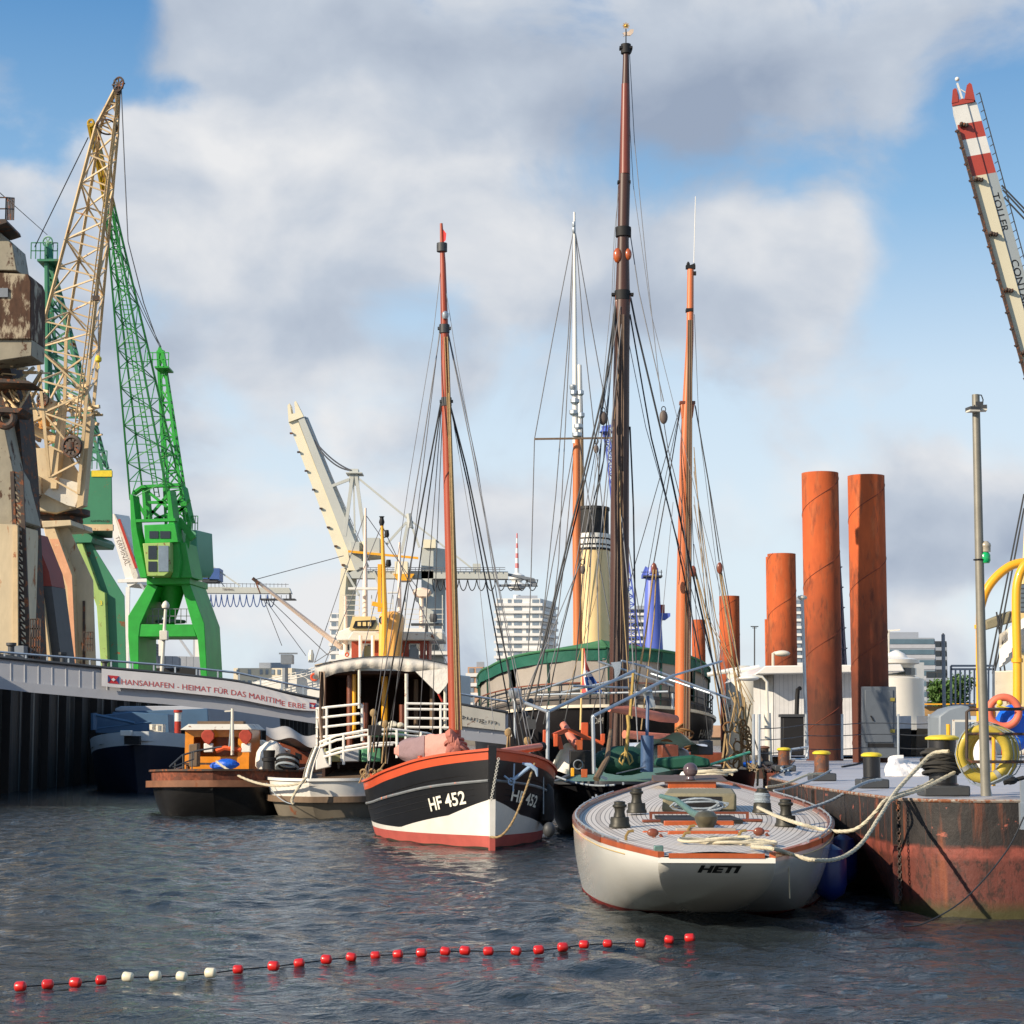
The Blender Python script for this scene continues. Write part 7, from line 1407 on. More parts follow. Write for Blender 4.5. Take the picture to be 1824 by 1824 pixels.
b = MB(); b.tube(ps, .014, 6); o = b.build('rope_coil', rope_g); setp(o, 'tangled pale blue rope heaped in front of the khaki spray hood', 'rope')
pile_rope(1288, 1506, 1.04, 4, .20, rope_m, 'flaked cream rope lying on the aft deck near the stern name', seed=3, r=.018, flat=1.0)
pile_rope(1345, 1507, 1.04, 3, .12, rope_m, 'small cream rope coil at the right end of the aft deck', seed=5, r=.016, flat=1.1)
pile_rope(1270, 1382, 1.2, 4, .17, rope_m, 'loose cream rope coil on the foredeck beside the dome', seed=7, r=.022, flat=.9, wob=.5)
for x, y, sx in ((1163, 1494, -1), (1352, 1492, 1)):
    p_ = PZ(x, y, DZ(y)); b = MB(); b.sph(p_ + V((0, 0, .07)), .062, (1.1, .5, .8), 12, 8); b.tube([p_ + V((sx * -.02, 0, 0)), p_ + V((0, 0, .08))], .02, 6); b.tube([p_ + V((.08, 0, .05)), p_ + V((.12, 0, -.0))], .02, 6); b.build('turning_block', mahog, t)
for x, y in ((1216, 1500), (1115, 1497), (1225, 1487), (1316, 1496)):
    p_ = PZ(x, y, DZ(y)); b = MB(); b.tube([p_, p_ + V((0, 0, .05)), p_ + V((.03, 0, .1)), p_ + V((.09, 0, .11))], .017, 6); b.build('deck_fitting', mat('brass_fitting', C(168, 138, 84), .4, .5), t)
p_ = PZ(1173, 1517, DZ(1517)); b = MB(); b.box(p_ + V((0, 0, .03)), (.1, .07, .07)); b.build('fairlead', verdi, t, bev=.01)
p_ = PZ(1368, 1516, DZ(1516)); b = MB(); b.box(p_ + V((0, 0, .03)), (.09, .07, .07)); b.build('fairlead', greyp, t, bev=.01)
for x, y in ((1056, 1424), (1062, 1420), (1110, 1398), (1420, 1424), (1445, 1444)):
    p_ = PZ(x, y, DZ(y)); b = MB(); b.tube([p_ + V((0, -.1, .03)), p_ + V((0, .1, .03))], .015, 6); b.beam(p_, p_ + V((0, 0, .03)), .03); b.build('cleat', galv, t)
# fenders and floating things by the yacht
b = MB(); c_ = PZ(1345, 1612, 0); b.tube([c_ + V((-.52, 0, .05)), c_ + V((-.48, 0, .06)), c_ + V((-.4, 0, .06)), c_ + V((.3, 0, .07)), c_ + V((.4, 0, .07)), c_ + V((.46, 0, .06))], [.04, .14, .17, .17, .14, .04], 16); top(b, 'fender', mat('black_rubber', C(22, 23, 24), .35, var=.15), 'fat black fender floating on its side below the stern name', 'fender')
fb = mat('royal_blue_fender', C(16, 34, 92), .35, var=.1)
for k, (x, y, lb) in enumerate(((1478, 1520, 'blue fender pressed between yacht and pontoon, nearest the camera'), (1500, 1496, 'second blue fender between yacht and pontoon, just behind the nearest'))):
    Yk = 24.6 + 2.4 * k; c_ = P(x, y, Yk); b = MB(); b.lathe((c_.x, c_.y, .12), [(.03, 0), (.17, .1), (.2, .2), (.2, .5), (.15, .62), (.04, .68)], 18); top(b, 'fender', fb, lb, 'fender')
toprope([P(1404, 1516, 21.9), P(1407, 1600, 22.1)], .008, rope_m, 'thin pale line hanging from the right stern corner of the yacht', 'fender_line', 'line')

# ------------------------------------------------------------------ steel pontoon on the right
PZT = 1.34
t = thing('pontoon', 'rusty black and red steel pontoon with pale grey deck, right foreground', 'pontoon', (8, 30, 0))
poly = [(4.62, 24.6), (4.9, 24.0), (5.4, 23.75), (12.5, 23.4), (22, 23.4), (22, 78), (9.6, 78), (8.6, 62), (6.2, 46), (4.62, 36.5), (4.42, 31), (4.5, 27.5)]
pm = bpy.data.materials.new('rusted_pontoon_plating'); pm.use_nodes = True; pt_ = pm.node_tree; n_ = pt_.nodes; l_ = pt_.links; bs2 = n_['Principled BSDF']
tcn = n_.new('ShaderNodeTexCoord'); sp = n_.new('ShaderNodeSeparateXYZ'); l_.new(tcn.outputs['Object'], sp.inputs[0])
def nz(s_, st, d=8, r_=.62):
    mp = n_.new('ShaderNodeMapping'); l_.new(tcn.outputs['Object'], mp.inputs[0]); mp.inputs['Scale'].default_value = st; q = n_.new('ShaderNodeTexNoise'); l_.new(mp.outputs[0], q.inputs['Vector']); q.inputs['Scale'].default_value = s_; q.inputs['Detail'].default_value = d; q.inputs['Roughness'].default_value = r_; return q.outputs['Fac']
def MR(v, a, b_, c=0., d=1.):
    q = n_.new('ShaderNodeMapRange'); l_.new(v, q.inputs[0]); q.inputs[1].default_value = a; q.inputs[2].default_value = b_; q.inputs[3].default_value = c; q.inputs[4].default_value = d; return q.outputs[0]
def MX(f_, a, b_):
    q = n_.new('ShaderNodeMix'); q.data_type = 'RGBA'
    for s_, x in ((q.inputs[0], f_), (q.inputs[6], a), (q.inputs[7], b_)):
        if isinstance(x, (float, int, tuple)): s_.default_value = x
        else: l_.new(x, s_)
    return q.outputs[2]
def MA(op, a, b_):
    q = n_.new('ShaderNodeMath'); q.operation = op
    for i_, x in enumerate((a, b_)):
        if isinstance(x, (float, int)): q.inputs[i_].default_value = x
        else: l_.new(x, q.inputs[i_])
    return q.outputs[0]
zj = MA('ADD', sp.outputs['Z'], MR(nz(3, (1, 1, 1)), 0, 1, -.05, .05))
redl = MX(nz(2.2, (1, 1, .5)), C(70, 33, 25), C(112, 55, 43)); redl = MX(MR(nz(7, (1, 1, .6), 10, .75), .5, .6), redl, C(52, 28, 20))
blk = MX(MR(nz(5, (1, 1, .8), 8), .3, .7), C(18, 16, 16), C(44, 38, 34))
f1 = MR(zj, .80, .83); base = MX(f1, redl, blk)
blot = MR(nz(2.6, (1, 1, 1.6), 9, .7), .62, .66); base = MX(MA('MULTIPLY', blot, f1), base, C(168, 92, 74))
strk = MR(nz(3.4, (1, 1, .10), 7, .6), .55, .68); base = MX(strk, base, C(128, 66, 36))
strk2 = MR(nz(6, (1, 1, .06), 7, .6), .60, .66); base = MX(strk2, base, C(40, 26, 20))
f0 = MR(zj, .06, .22, 1, 0); base = MX(f0, base, C(58, 54, 18))
bandp = MA('MULTIPLY', MR(zj, .64, .70), MR(zj, .80, .78)); base = MX(MA('MULTIPLY', bandp, MR(nz(4, (1, 1, 1)), .35, .6)), base, C(140, 70, 56))
l_.new(base, bs2.inputs['Base Color']); bs2.inputs['Roughness'].default_value = .62
bp = n_.new('ShaderNodeBump'); bp.inputs['Distance'].default_value = .012; l_.new(nz(9, (1, 1, .7), 8, .7), bp.inputs['Height']); l_.new(bp.outputs[0], bs2.inputs['Normal'])
dp = []
for i in range(len(poly)):
    a = V((*poly[i], 0)); c_ = V((*poly[(i + 1) % len(poly)], 0)); k = max(1, int((c_ - a).length / .6))
    dp += [a.lerp(c_, j / k) for j in range(k)]
b = MB()
cen = V((13, 45, 0))
def side(u, v):
    i = round(u * len(dp)) % len(dp); p_ = dp[i]; z = PZT - (PZT + .35) * v; ins = 0
    if p_.x < 5.2 and p_.y > 24.5: ins = max(0, (.75 - z)) * .55 * min(1, (p_.y - 24.4) / 2.5)
    return V((p_.x + ins + .012 * math.sin(p_.y * 3.1) * (1 if 0 < v < 1 else 0), p_.y + .012 * math.sin(p_.x * 4) * (1 if 0 < v < 1 else 0), z))
b.grid(side, len(dp), 14); b.build('hull_plating', pm, t, sharp=45)
b = MB(); n0 = len(dp); b.add([p_ + V((0, 0, PZT - .002)) for p_ in dp], [tuple(range(n0))]); dm = mat('pale_deck_paint', C(172, 172, 176), .6, var=.08, scl=.9, bump=.003); b.build('deck', dm, t)
b = MB(); ed = [p_ + V((0, 0, PZT)) for p_ in dp if p_.x < 13 and p_.y < 60]; 
ed = sorted([p_ for p_ in ed if p_.y < 23.8], key=lambda p_: -p_.x) + [V((*q, PZT)) for q in ((4.9, 24.0), (4.62, 24.6), (4.5, 27.5), (4.42, 31), (4.62, 36.5), (6.2, 46), (8.6, 62))]
b.tube(ed, .022, 6); b.build('deck_edge', mat('chipped_white_edge', C(150, 140, 128), .7, var=.3, scl=9, rust=.45), t)
for x, y, dx in ((4.62, 36.4, 0), (4.44, 30, 0), (4.62, 24.55, 0)):
    b = MB(); b.box((x - .02, y, .7), (.05, .1, 1.2)); b.build('vertical_rib', pm, t)
b = MB()
for k in range(26): p_ = V((4.60, 24.3, 1.3 - k * .045)); b.torus(p_, .022, .008, (1 if k % 2 else .1, .3 if k % 2 else 1, 0), 9, 4)
ch = b.build('hanging_chain', steeld); setp(ch, 'rusty chain hanging down the near corner of the pontoon', 'chain')
toprope([P(1824, 1455, 23), P(1790, 1520, 22.8), P(1720, 1600, 22.4), P(1650, 1643, 22.1), P(1610, 1650, 22)], .01, wire_m, 'dark thin line curving from the pontoon face into the water', 'trailing_line', 'line')
b = MB(); p_ = P(1822, 1430, 23.3); b.box(p_, (.05, .06, .5)); b.beam(p_, p_ + V((0, 0, -.3)), .08); top(b, 'mooring_eye', galv, 'grey steel bracket on the pontoon face at the right edge', 'bracket')

# bollards
def bollard(x, ybase, hgt, rad, name, lb, cap, body, blockpx, tilt=0):
    zb = PZT; a = PZ(x, ybase, zb); t_ = thing('mooring_bollard', lb, 'bollard', a, 'yellow capped bollards on the pontoon'); bh_ = .13
    b = MB(); b.box(a + V((0, .12, bh_ / 2)), (blockpx, .5, bh_)); b.build('foot', darkgrey, t_, bev=.02)
    c_ = a + V((0, .12, bh_)); b = MB(); b.lathe(c_, [(rad * 1.12, 0), (rad * 1.12, .015), (rad, .03), (rad, hgt - .05)], 24); b.build('post', body, t_)
    b = MB(); b.lathe(c_ + V((0, 0, hgt - .05)), [(rad * 1.05, 0), (rad * 1.22, .01), (rad * 1.22, .035), (rad * .9, .06), (rad * .1, .07)], 24); b.build('cap', cap, t_)
    return c_
worn = mat('worn_brown_bollard', C(96, 66, 52), .6, var=.3, scl=5, rust=.45)
c1 = bollard(1684, 1418, .62, .175, 'a', 'thick black bollard with yellow cap, largest and nearest on the pontoon', bolly, black, .58)
c2 = bollard(1556, 1404, .37, .125, 'b', 'black yellow-capped bollard, second from the camera on the pontoon', bolly, black, .42)
c3 = bollard(1466, 1391, .36, .125, 'c', 'worn brown yellow-capped bollard, third from the camera on the pontoon', bolly, worn, .42)
c4 = bollard(1398, 1374, .36, .125, 'd', 'small rust-brown bollard farthest along the pontoon edge', bolly, worn, .45)
c5 = bollard(1362, 1366, .36, .12, 'e', 'dark bollard half hidden by rope tangle at the far pontoon corner', worn, steeld, .4)
b = MB()
for k in range(9): b.torus(c1 + V((-.05 + .02 * (k % 3), -.02, .16 + .03 * k)), .2 + .012 * (k % 4), .022, (.25 * math.sin(k), .15, 1), 26, 6)
b.build('dummy', soot) if False else None
o = b.build('rope_turns', mat('dark_rope', C(52, 50, 46), .85, var=.3, scl=14)); setp(o, 'dark rope turns wound round the nearest big bollard', 'rope')
b = MB(); b.sph(c1 + V((.12, -.1, .3)), .12, (.9, .5, 1.0), 14, 8, .06); o = b.build('rubber_pad', black); setp(o, 'black rubber pad lashed to the right of the nearest bollard', 'pad')
# mooring ropes
toprope([PZ(1350, 1438, DZ(1438) + .1), PZ(1380, 1452, DZ(1452) + .08), PZ(1420, 1466, DZ(1466) + .06)] + [P(x, y, Yy) for x, y, Yy in ((1462, 1477, 24.8), (1500, 1481, 24.4), (1530, 1474, 24.2), (1560, 1446, 24.1), (1580, 1424, 24.1), (1640, 1402, 25), (1662, 1390, 25.3))], .024, rope_m, 'cream rope from the right winch of the yacht, sagging then up to the big bollard', grp='mooring ropes')
toprope([PZ(1340, 1508, DZ(1508) + .03), PZ(1378, 1512, DZ(1512) + .05), P(1410, 1522, 21.8), P(1450, 1532, 21.5), P(1495, 1529, 22), P(1535, 1502, 22.6), P(1570, 1450, 23.4), P(1590, 1424, 23.9), P(1640, 1406, 24.6), P(1700, 1376, 25.1)], .024, rope_m, 'lowest cream mooring rope from the yacht stern up over the pontoon corner', grp='mooring ropes')
toprope([P(1583, 1430, 23.8), P(1600, 1405, 24.4), P(1640, 1362, 25), P(1662, 1342, 25.2), P(1690, 1338, 25.1)], .026, rope_m, 'steep cream rope rising from the pontoon edge to the neck of the big bollard', grp='mooring ropes')
toprope([PZ(1400, 1450, DZ(1450) + .08), P(1440, 1440, 27), P(1480, 1426, 27.4), P(1520, 1404, 27.8), P(1548, 1392, 28.6), P(1570, 1388, 28.8)], .022, rope_g, 'blue-grey rope from the yacht to the second bollard of the pontoon', grp='mooring ropes')
toprope([P(1365, 1402, 31), P(1400, 1396, 31.5), P(1440, 1380, 32.3), P(1470, 1378, 33)], .02, rope_m, 'slack cream rope from the yacht rail to the worn third bollard', grp='mooring ropes')
toprope([P(1378, 1408, 30), P(1410, 1402, 30.5), P(1450, 1388, 32), P(1480, 1372, 33)], .016, rope_g, 'thin second rope beside the slack cream one at the third bollard', grp='mooring ropes')
toprope(sag(P(385, 1356, 53), P(546, 1392, 51.4), .32), .035, rope_m, 'thick cream rope from the tug slung across to the white steamer', grp='mooring ropes')
toprope([P(545, 1385, 51.3), P(530, 1405, 51.2), P(520, 1425, 51.2), P(523, 1432, 51.2)], .04, rope_m, 'cream rope end looped under the bow cloth of the white steamer', grp='mooring ropes')
toprope(sag(P(475, 1395, 52.4), P(522, 1432, 51.3), .12), .014, rope_g, 'thin grey rope hanging below the thick one between tug and steamer', grp='mooring ropes')
toprope([P(0, 1175, 60)], .01, rope_g, 'x') if False else None
# steel piles
pilem = mat('orange_rust_pile', C(198, 92, 42), .85, var=.32, scl=1.1, st=4, rust=.36, rc=C(126, 58, 34), rust2=C(196, 104, 58), bump=.004)
_n = pilem.node_tree.nodes; _l = pilem.node_tree.links; _b = _n['Principled BSDF']; _src = _b.inputs['Base Color'].links[0].from_socket
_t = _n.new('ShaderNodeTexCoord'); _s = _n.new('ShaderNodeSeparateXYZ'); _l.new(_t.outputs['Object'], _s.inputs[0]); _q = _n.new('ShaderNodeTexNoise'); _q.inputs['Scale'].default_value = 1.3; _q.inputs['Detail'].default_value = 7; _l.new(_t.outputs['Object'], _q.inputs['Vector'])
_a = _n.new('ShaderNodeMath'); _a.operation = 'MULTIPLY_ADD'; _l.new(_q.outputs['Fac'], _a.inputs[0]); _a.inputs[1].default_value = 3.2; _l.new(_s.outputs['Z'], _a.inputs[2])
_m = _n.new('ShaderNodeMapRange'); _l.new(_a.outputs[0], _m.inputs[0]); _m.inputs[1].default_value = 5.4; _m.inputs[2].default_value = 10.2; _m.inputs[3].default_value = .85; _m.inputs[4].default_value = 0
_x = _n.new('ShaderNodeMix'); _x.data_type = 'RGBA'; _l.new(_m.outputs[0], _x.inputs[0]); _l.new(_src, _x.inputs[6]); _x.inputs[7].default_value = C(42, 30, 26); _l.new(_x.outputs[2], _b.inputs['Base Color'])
def steelpile(x0, x1, ytop, Y, lb, pitch=1.0, zb=-.5, lower=False):
    a = P(x0, ytop, Y); c_ = P(x1, ytop, Y); R = (c_.x - a.x) / 2; cx = (a.x + c_.x) / 2; t_ = thing('steel_pile', lb, 'pile', (cx, Y, zb), 'rust orange steel piles')
    b = MB(); b.lathe((cx, Y, zb), [(R, 0), (R, a.z - zb), (R * .96, a.z - zb), (R * .96, a.z - zb - 1)], 48); b.build('tube', pilem, t_)
    b = MB(); pts = []; H_ = a.z - zb; n_t = int(H_ / (R * 4.0) * 40); 
    for k in range(n_t + 1): an = 2 * math.pi * k / 40 + 2.2; pts.append(V((cx + R * 1.002 * math.cos(an), Y + R * 1.002 * math.sin(an), zb + H_ * k / n_t)))
    b.tube(pts, R * .022, 5); b.build('spiral_weld', mat('dark_weld_seam', C(116, 52, 30), .8, var=.3), t_)
    if lower: b = MB(); b.lathe((cx, Y, zb), [(R * 1.006, 0), (R * 1.006, 2.1), (R * 1.003, 2.4), (R * 1.001, 2.9)], 48); b.build('tarred_foot', mat('tar_coating', C(44, 32, 28), .7, var=.3, scl=2), t_)
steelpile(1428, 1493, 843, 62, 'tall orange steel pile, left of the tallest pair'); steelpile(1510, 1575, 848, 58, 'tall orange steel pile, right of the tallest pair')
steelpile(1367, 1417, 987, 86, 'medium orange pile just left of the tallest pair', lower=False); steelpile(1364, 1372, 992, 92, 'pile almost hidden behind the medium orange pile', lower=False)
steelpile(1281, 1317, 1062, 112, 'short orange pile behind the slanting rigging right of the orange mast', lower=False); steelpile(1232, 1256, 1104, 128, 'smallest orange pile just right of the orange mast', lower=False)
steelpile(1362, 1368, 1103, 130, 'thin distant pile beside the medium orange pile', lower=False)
# ------------------------------------------------------------------ boathouse and ships behind the pontoon
wclad = stripes('white_board_cladding', C(214, 212, 208), C(168, 168, 168), 'X', 7, .08)
t = thing('boathouse', 'white clad floating hut with flat projecting roof behind the orange piles', 'hut', P(1440, 1340, 68))
b = MB(); Y = 67
b.hexa([P(1378, 1345, 66.5), P(1545, 1345, 66.5), P(1545, 1196, 66.5), P(1378, 1196, 66.5), P(1385, 1345, 74), P(1545, 1345, 74), P(1545, 1196, 74), P(1385, 1196, 74)])
b.hexa([P(1342, 1345, 69), P(1377, 1345, 66.6), P(1377, 1198, 66.6), P(1342, 1212, 69), P(1345, 1345, 74), P(1384, 1345, 73.9), P(1384, 1198, 73.9), P(1345, 1212, 74)]); b.build('wall', wclad, t)
b = MB(); b.pp([(1338, 1206), (1364, 1186), (1605, 1183), (1612, 1196), (1350, 1201)], 65.6, (0, 8.5, 0)); b.build('roof', white, t, bev=.03)
t = thing('boathouse', 'rounded white structure left of the clad hut, partly behind rigging', 'hut', P(1320, 1340, 74))
b = MB(); b.lathe((P(1316, 0, 75).x, 76, .5), [(m(34, 75), 0), (m(34, 75), 3.6), (m(30, 75), 3.9), (m(10, 75), 4.2)], 28); b.build('wall', oldwhite, t)
for x, y in ((1290, 1200), (1330, 1196)):
    b = MB(); b.tube([P(x - 30, y + 2, 73), P(x + 22, y - 8, 73)], .08, 8); b.build('boom_light', white, t)
# funnel-like stove and cabinet on the pontoon
t = thing('stove', 'black iron stove box with upright bent flue pipe in front of the white hut', 'stove', P(1415, 1345, 60)); Y = 59
b = MB(); b.pbox(1395, 1274, 1432, 1345, Y, .6); b.build('body', soot, t, bev=.02)
b = MB(); b.pbox(1392, 1272, 1434, 1277, Y - .04, .68); b.build('top_plate', darkgrey, t)
b = MB(); b.tube([P(1419, 1275, Y + .3), P(1420, 1240, Y + .3), P(1421, 1228, Y + .3), P(1425, 1226, Y + .2)], m(4, Y), 12); b.build('flue_pipe', soot, t)
t = thing('electrical_cabinet', 'tall grey steel cabinet with yellow hinges in front of the right pile', 'cabinet', P(1567, 1350, 57)); Y = 57
cg_ = mat('cabinet_grey', C(92, 98, 104), .5, var=.08)
b = MB(); b.hexa([P(1535, 1350, Y), P(1598, 1350, Y), P(1596, 1223, Y), P(1535, 1223, Y)] + [p_ + V((.05, .45, 0)) for p_ in (P(1535, 1350, Y), P(1598, 1350, Y), P(1596, 1223, Y), P(1535, 1223, Y))]); b.build('body', cg_, t, bev=.012)
b = MB(); b.pbox(1541, 1229, 1591, 1322, Y - .03, .04); dr = b.build('door', cg_, t, bev=.008)
b = MB(); b.pbox(1546, 1324, 1592, 1331, Y - .02, .04); b.build('cable_slot', soot, t)
for y in (1243, 1299): b = MB(); b.pbox(1586, y, 1594, y + 6, Y - .05, .05); b.build('hinge_mark', mat('olive_yellow', C(140, 128, 50), .6), dr)
b = MB(); b.beam(P(1551, 1275, Y - .05), P(1556, 1284, Y - .05), .03); b.build('handle', soot, dr)
# pontoon lamp posts, wire fence
t = thing('lamp_post', 'thin grey lamp post with pale flat head touching the left tall pile', 'lamp post', P(1438, 1350, 56)); Y = 56
b = MB(); b.tube([P(1438, 1352, Y), P(1429, 1068, Y)], [.05, .045], 8); b.build('pole', galv, t)
b = MB(); b.lathe(P(1429, 1064, Y), [(.06, -.08), (.12, -.02), (.12, .03), (.04, .06)], 10); b.beam(P(1421, 1063, Y), P(1437, 1065, Y), .08, .06); b.build('lamp_head', oldwhite, t)
t = thing('lamp_post', 'white post with curved arm lamp beside the boathouse', 'lamp post', P(1370, 1365, 50)); Y = 50
b = MB(); b.tube([P(1370, 1368, Y), P(1367, 1270, Y)], .085, 10); b.tube([P(1367, 1270, Y), P(1366, 1215, Y), P(1358, 1206, Y), P(1340, 1204, Y)], .035, 8); b.build('pole', oldwhite, t)
b = MB(); b.sph(P(1334, 1208, Y), .2, (1.3, .7, .35)); b.build('lamp_head', white, t)
for px_, y0, y1, Yk, hx, lb in ((1377, 992, 1185, 84, 1391, 'tall thin street lamp before the medium orange pile'), (1342, 1118, 1205, 96, 0, 'plain distant pole')):
    if hx:
        t = thing('street_lamp', lb, 'lamp post', P(px_, y1, Yk)); b = MB(); b.tube([P(px_, 1190, Yk), P(px_, 1164, Yk), P(px_ + 3, 1163, Yk), P(px_ + 12, 1162, Yk)], .06, 6); b.build('pole', oldwhite, t); b = MB(); b.sph(P(px_ + 16, 1164, Yk), .26, (1.3, .7, .5)); b.build('lamp_head', oldwhite, t)
t = thing('wire_fence', 'grey stanchion and wire fence running in front of the tall piles', 'fence', P(1440, 1350, 54)); Y = 54
for x in (1342, 1352, 1436, 1500, 1600, 1655): b = MB(); b.tube([P(x, 1352 + (14 if x < 1400 else 0), Y if x > 1400 else 47), P(x, 1272, Y if x > 1400 else 47)], .035, 8); b.build('post', galv, t)
for y0 in (1290, 1310, 1334):
    b = MB(); b.tube(sag(P(1350, y0 + 8, 48), P(1436, y0, Y), .03) + sag(P(1436, y0, Y), P(1535, y0 - 2, Y), .03)[1:] + sag(P(1600, y0 - 2, Y), P(1655, y0 - 1, Y), .02), .012, 5); b.build('wire', darkgrey, t)
# black tug with white wheelhouse behind the cabinet
t = thing('tug', 'black hulled tug with round white superstructure behind the grey cabinet', 'tug', P(1610, 1340, 78)); Y = 76
H = Hull((P(1600, 0, 73).x, 73), (P(1600, 0, 73).x - 1.2, 92), [(0, .1), (.03, .9), (.1, 1.7), (.3, 2.2), (1, 1.8)], [(0, 2.35), (.3, 2.2), (1, 2.5)], [(0, .02), (1, 1)], [(0, .05), (.1, 1.2), (.3, 1.9), (1, 1)], 1.8)
hz_ = lambda q: H.sheer(q) - .35
b = MB(); H.body(b, [(lambda q: H.sheer(q) + .45, lambda q: H.sheer(q), 1, 2), (lambda q: H.sheer(q), lambda q: -.3, 0, 8)], 40, 2); b.build('hull', [hb, mat('pale_grey_bulwark', C(196, 200, 206), .5)], t)
b = MB(); H.deckgrid(b, -.05); b.build('deck', deckgrey, t)
text('GRIM', hn, t, lambda x, y: H.pt(.05 + .12 * x, 1.72 + y, 1, .03), 1, .26)
b = MB(); c_ = P(1592, 1238, 80); b.lathe((c_.x, 81, 2.2), [(m(62, 80), 0), (m(62, 80), P(0, 1208, 80).z - 2.2)], 30); sp_ = b.build('superstructure', white, t)
b = MB(); b.lathe((c_.x, 81, P(0, 1208, 80).z), [(m(58, 80), 0), (m(46, 80), .1), (m(46, 80), .55), (m(55, 80), .6), (m(55, 80), .75), (m(20, 80), .9)], 30); b.build('wheelhouse', white, sp_)
for k in range(7):
    b = MB(); an = -1.0 + .3 * k - math.pi / 2 + .4; rr_ = m(46.5, 80); b.box((c_.x + rr_ * math.cos(an), 81 + rr_ * math.sin(an), P(0, 1201, 80).z + .12), (.32, .1, .28), an + math.pi / 2); b.build('window', glass, sp_)
b = MB(); b.lathe((c_.x + .3, 81, P(0, 1183, 80).z - .3), [(m(30, 80), 0), (m(28, 80), .4), (m(16, 80), .75), (m(4, 80), .9)], 20); b.tube([V((c_.x, 81, P(0, 1170, 80).z)), P(1583, 1122, 80.5)], .05, 6); b.beam(P(1577, 1124, 80.5), P(1603, 1122, 80.5), .06); b.build('radar_dome', white, sp_)
t = thing('hut_block', 'pale grey netted structure right of the black tug', 'structure', P(1632, 1230, 90)); b = MB(); b.pbox(1618, 1180, 1646, 1232, 88, 5); b.build('wall', mat('netting_grey', C(176, 180, 182), .7, var=.08), t); b = MB(); b.pbox(1618, 1216, 1646, 1266, 86, 4); b.build('lower_wall', white, t, bev=.1)
# far quay details right
b = MB(); b.pbox(1640, 1258, 1824, 1275, 300, 3); fo = b.build('quay_wall_section', mat('ochre_masonry', C(168, 132, 84), .85, var=.2, scl=.3)); setp(fo, 'ochre masonry quay edge below the green trees at the right', 'quay wall')
b = MB(); b.pbox(1640, 1253, 1750, 1255.5, 299, .6); fo = b.build('yellow_barrier', yel); setp(fo, 'long yellow barrier rail on the ochre quay edge', 'barrier')
t = thing('steel_railing', 'dark grey steel railing gate standing above the quay right of the trees', 'railing', P(1730, 1260, 60)); Y = 60
b = MB()
for (x0, y0, x1, y1) in ((1694, 1186, 1770, 1186), (1694, 1192, 1770, 1192), (1694, 1186, 1694, 1262), (1770, 1186, 1770, 1262), (1694, 1256, 1770, 1256)): b.beam(P(x0, y0, Y), P(x1, y1, Y), .06)
for i in range(9): b.beam(P(1702 + 8.4 * i, 1192, Y), P(1702 + 8.4 * i, 1256, Y), .045)
b.build('frame', greyp, t)
b = MB(); b.tube([P(1683, 1345, Y), P(1680, 1130, Y)], .055, 8); b.build('post', greyp, t)
t = thing('grey_hatch_cover', 'rounded grey metal housing on the pontoon below the railing gate', 'housing', P(1700, 1345, 52)); b = MB(); b.pp([(1672, 1345), (1672, 1275), (1690, 1262), (1712, 1256), (1728, 1258), (1736, 1345)], 52, 1.4); b.build('shell', mat('housing_grey', C(128, 136, 142), .5, var=.08), t, bev=.05)
b = MB(); b.pbox(1697, 1282, 1742, 1286, 50, .06); b.pbox(1697, 1286, 1701, 1340, 50, .06); b.pbox(1736, 1286, 1740, 1340, 50, .06); top(b, 'rail_hoop', oldwhite, 'low white square rail hoop beside the grey housing', 'rail')
b = MB(); b.tube([P(1690, 1345, 48), P(1689, 1290, 48)], .05, 8); top(b, 'yellow_post', yel, 'short yellow post left of the yellow life rings', 'post')
# lamp column on the pontoon with green side light
t = thing('lamp_post', 'tall grey post with floodlight on top and green navigation light, right foreground', 'lamp post', P(1757, 1418, 24.6)); Y = 24.6
b = MB(); b.tube([P(1756, 1418, Y), P(1748, 1150, Y), P(1738, 703, Y)], [.062, .058, .048], 14); po = b.build('pole', mat('dull_galvanised', C(132, 128, 116), .5, .35, var=.15, scl=5), t)
b = MB(); b.box(P(1733, 729, Y - .05), (.13, .16, .05), .2); b.box(P(1745, 727, Y + .03), (.16, .16, .06), -.1); b.box(P(1743, 720, Y), (.09, .1, .05)); fl_o = b.build('floodlight', darkgrey, t)
b = MB(); b.box(P(1733, 732.5, Y - .08), (.13, .13, .02), .2); b.box(P(1746, 731, Y), (.15, .14, .02), -.1); b.build('lens', oldwhite, fl_o)
b = MB(); b.tube([P(1740, 703, Y), P(1748, 704, Y), P(1751, 712, Y), P(1750, 722, Y)], .008, 5); b.build('cable', soot, t)
b = MB(); b.lathe(P(1755, 1003, Y), [(.05, 0), (.065, .03), (.065, .1), (.045, .13)], 16); gl = b.build('green_lens', mat('green_lens', C(22, 170, 96), .2, var=.05, spec=.8), t)
b = MB(); b.lathe(P(1756, 983, Y), [(.06, 0), (.06, .06), (.065, .07), (.06, .1), (.03, .13)], 16); b.build('lamp_cap', mat('dull_brass_glass', C(176, 166, 146), .3, .2, var=.1), t)
b = MB(); b.torus(P(1744, 997, Y), .065, .008, (0, 0, 1), 16, 5); b.build('clamp', soot, t)
b = MB(); b.pp([(1756, 1418), (1768, 1418), (1760, 1385)], Y + .02, .02); b.build('foot_gusset', galv, t)
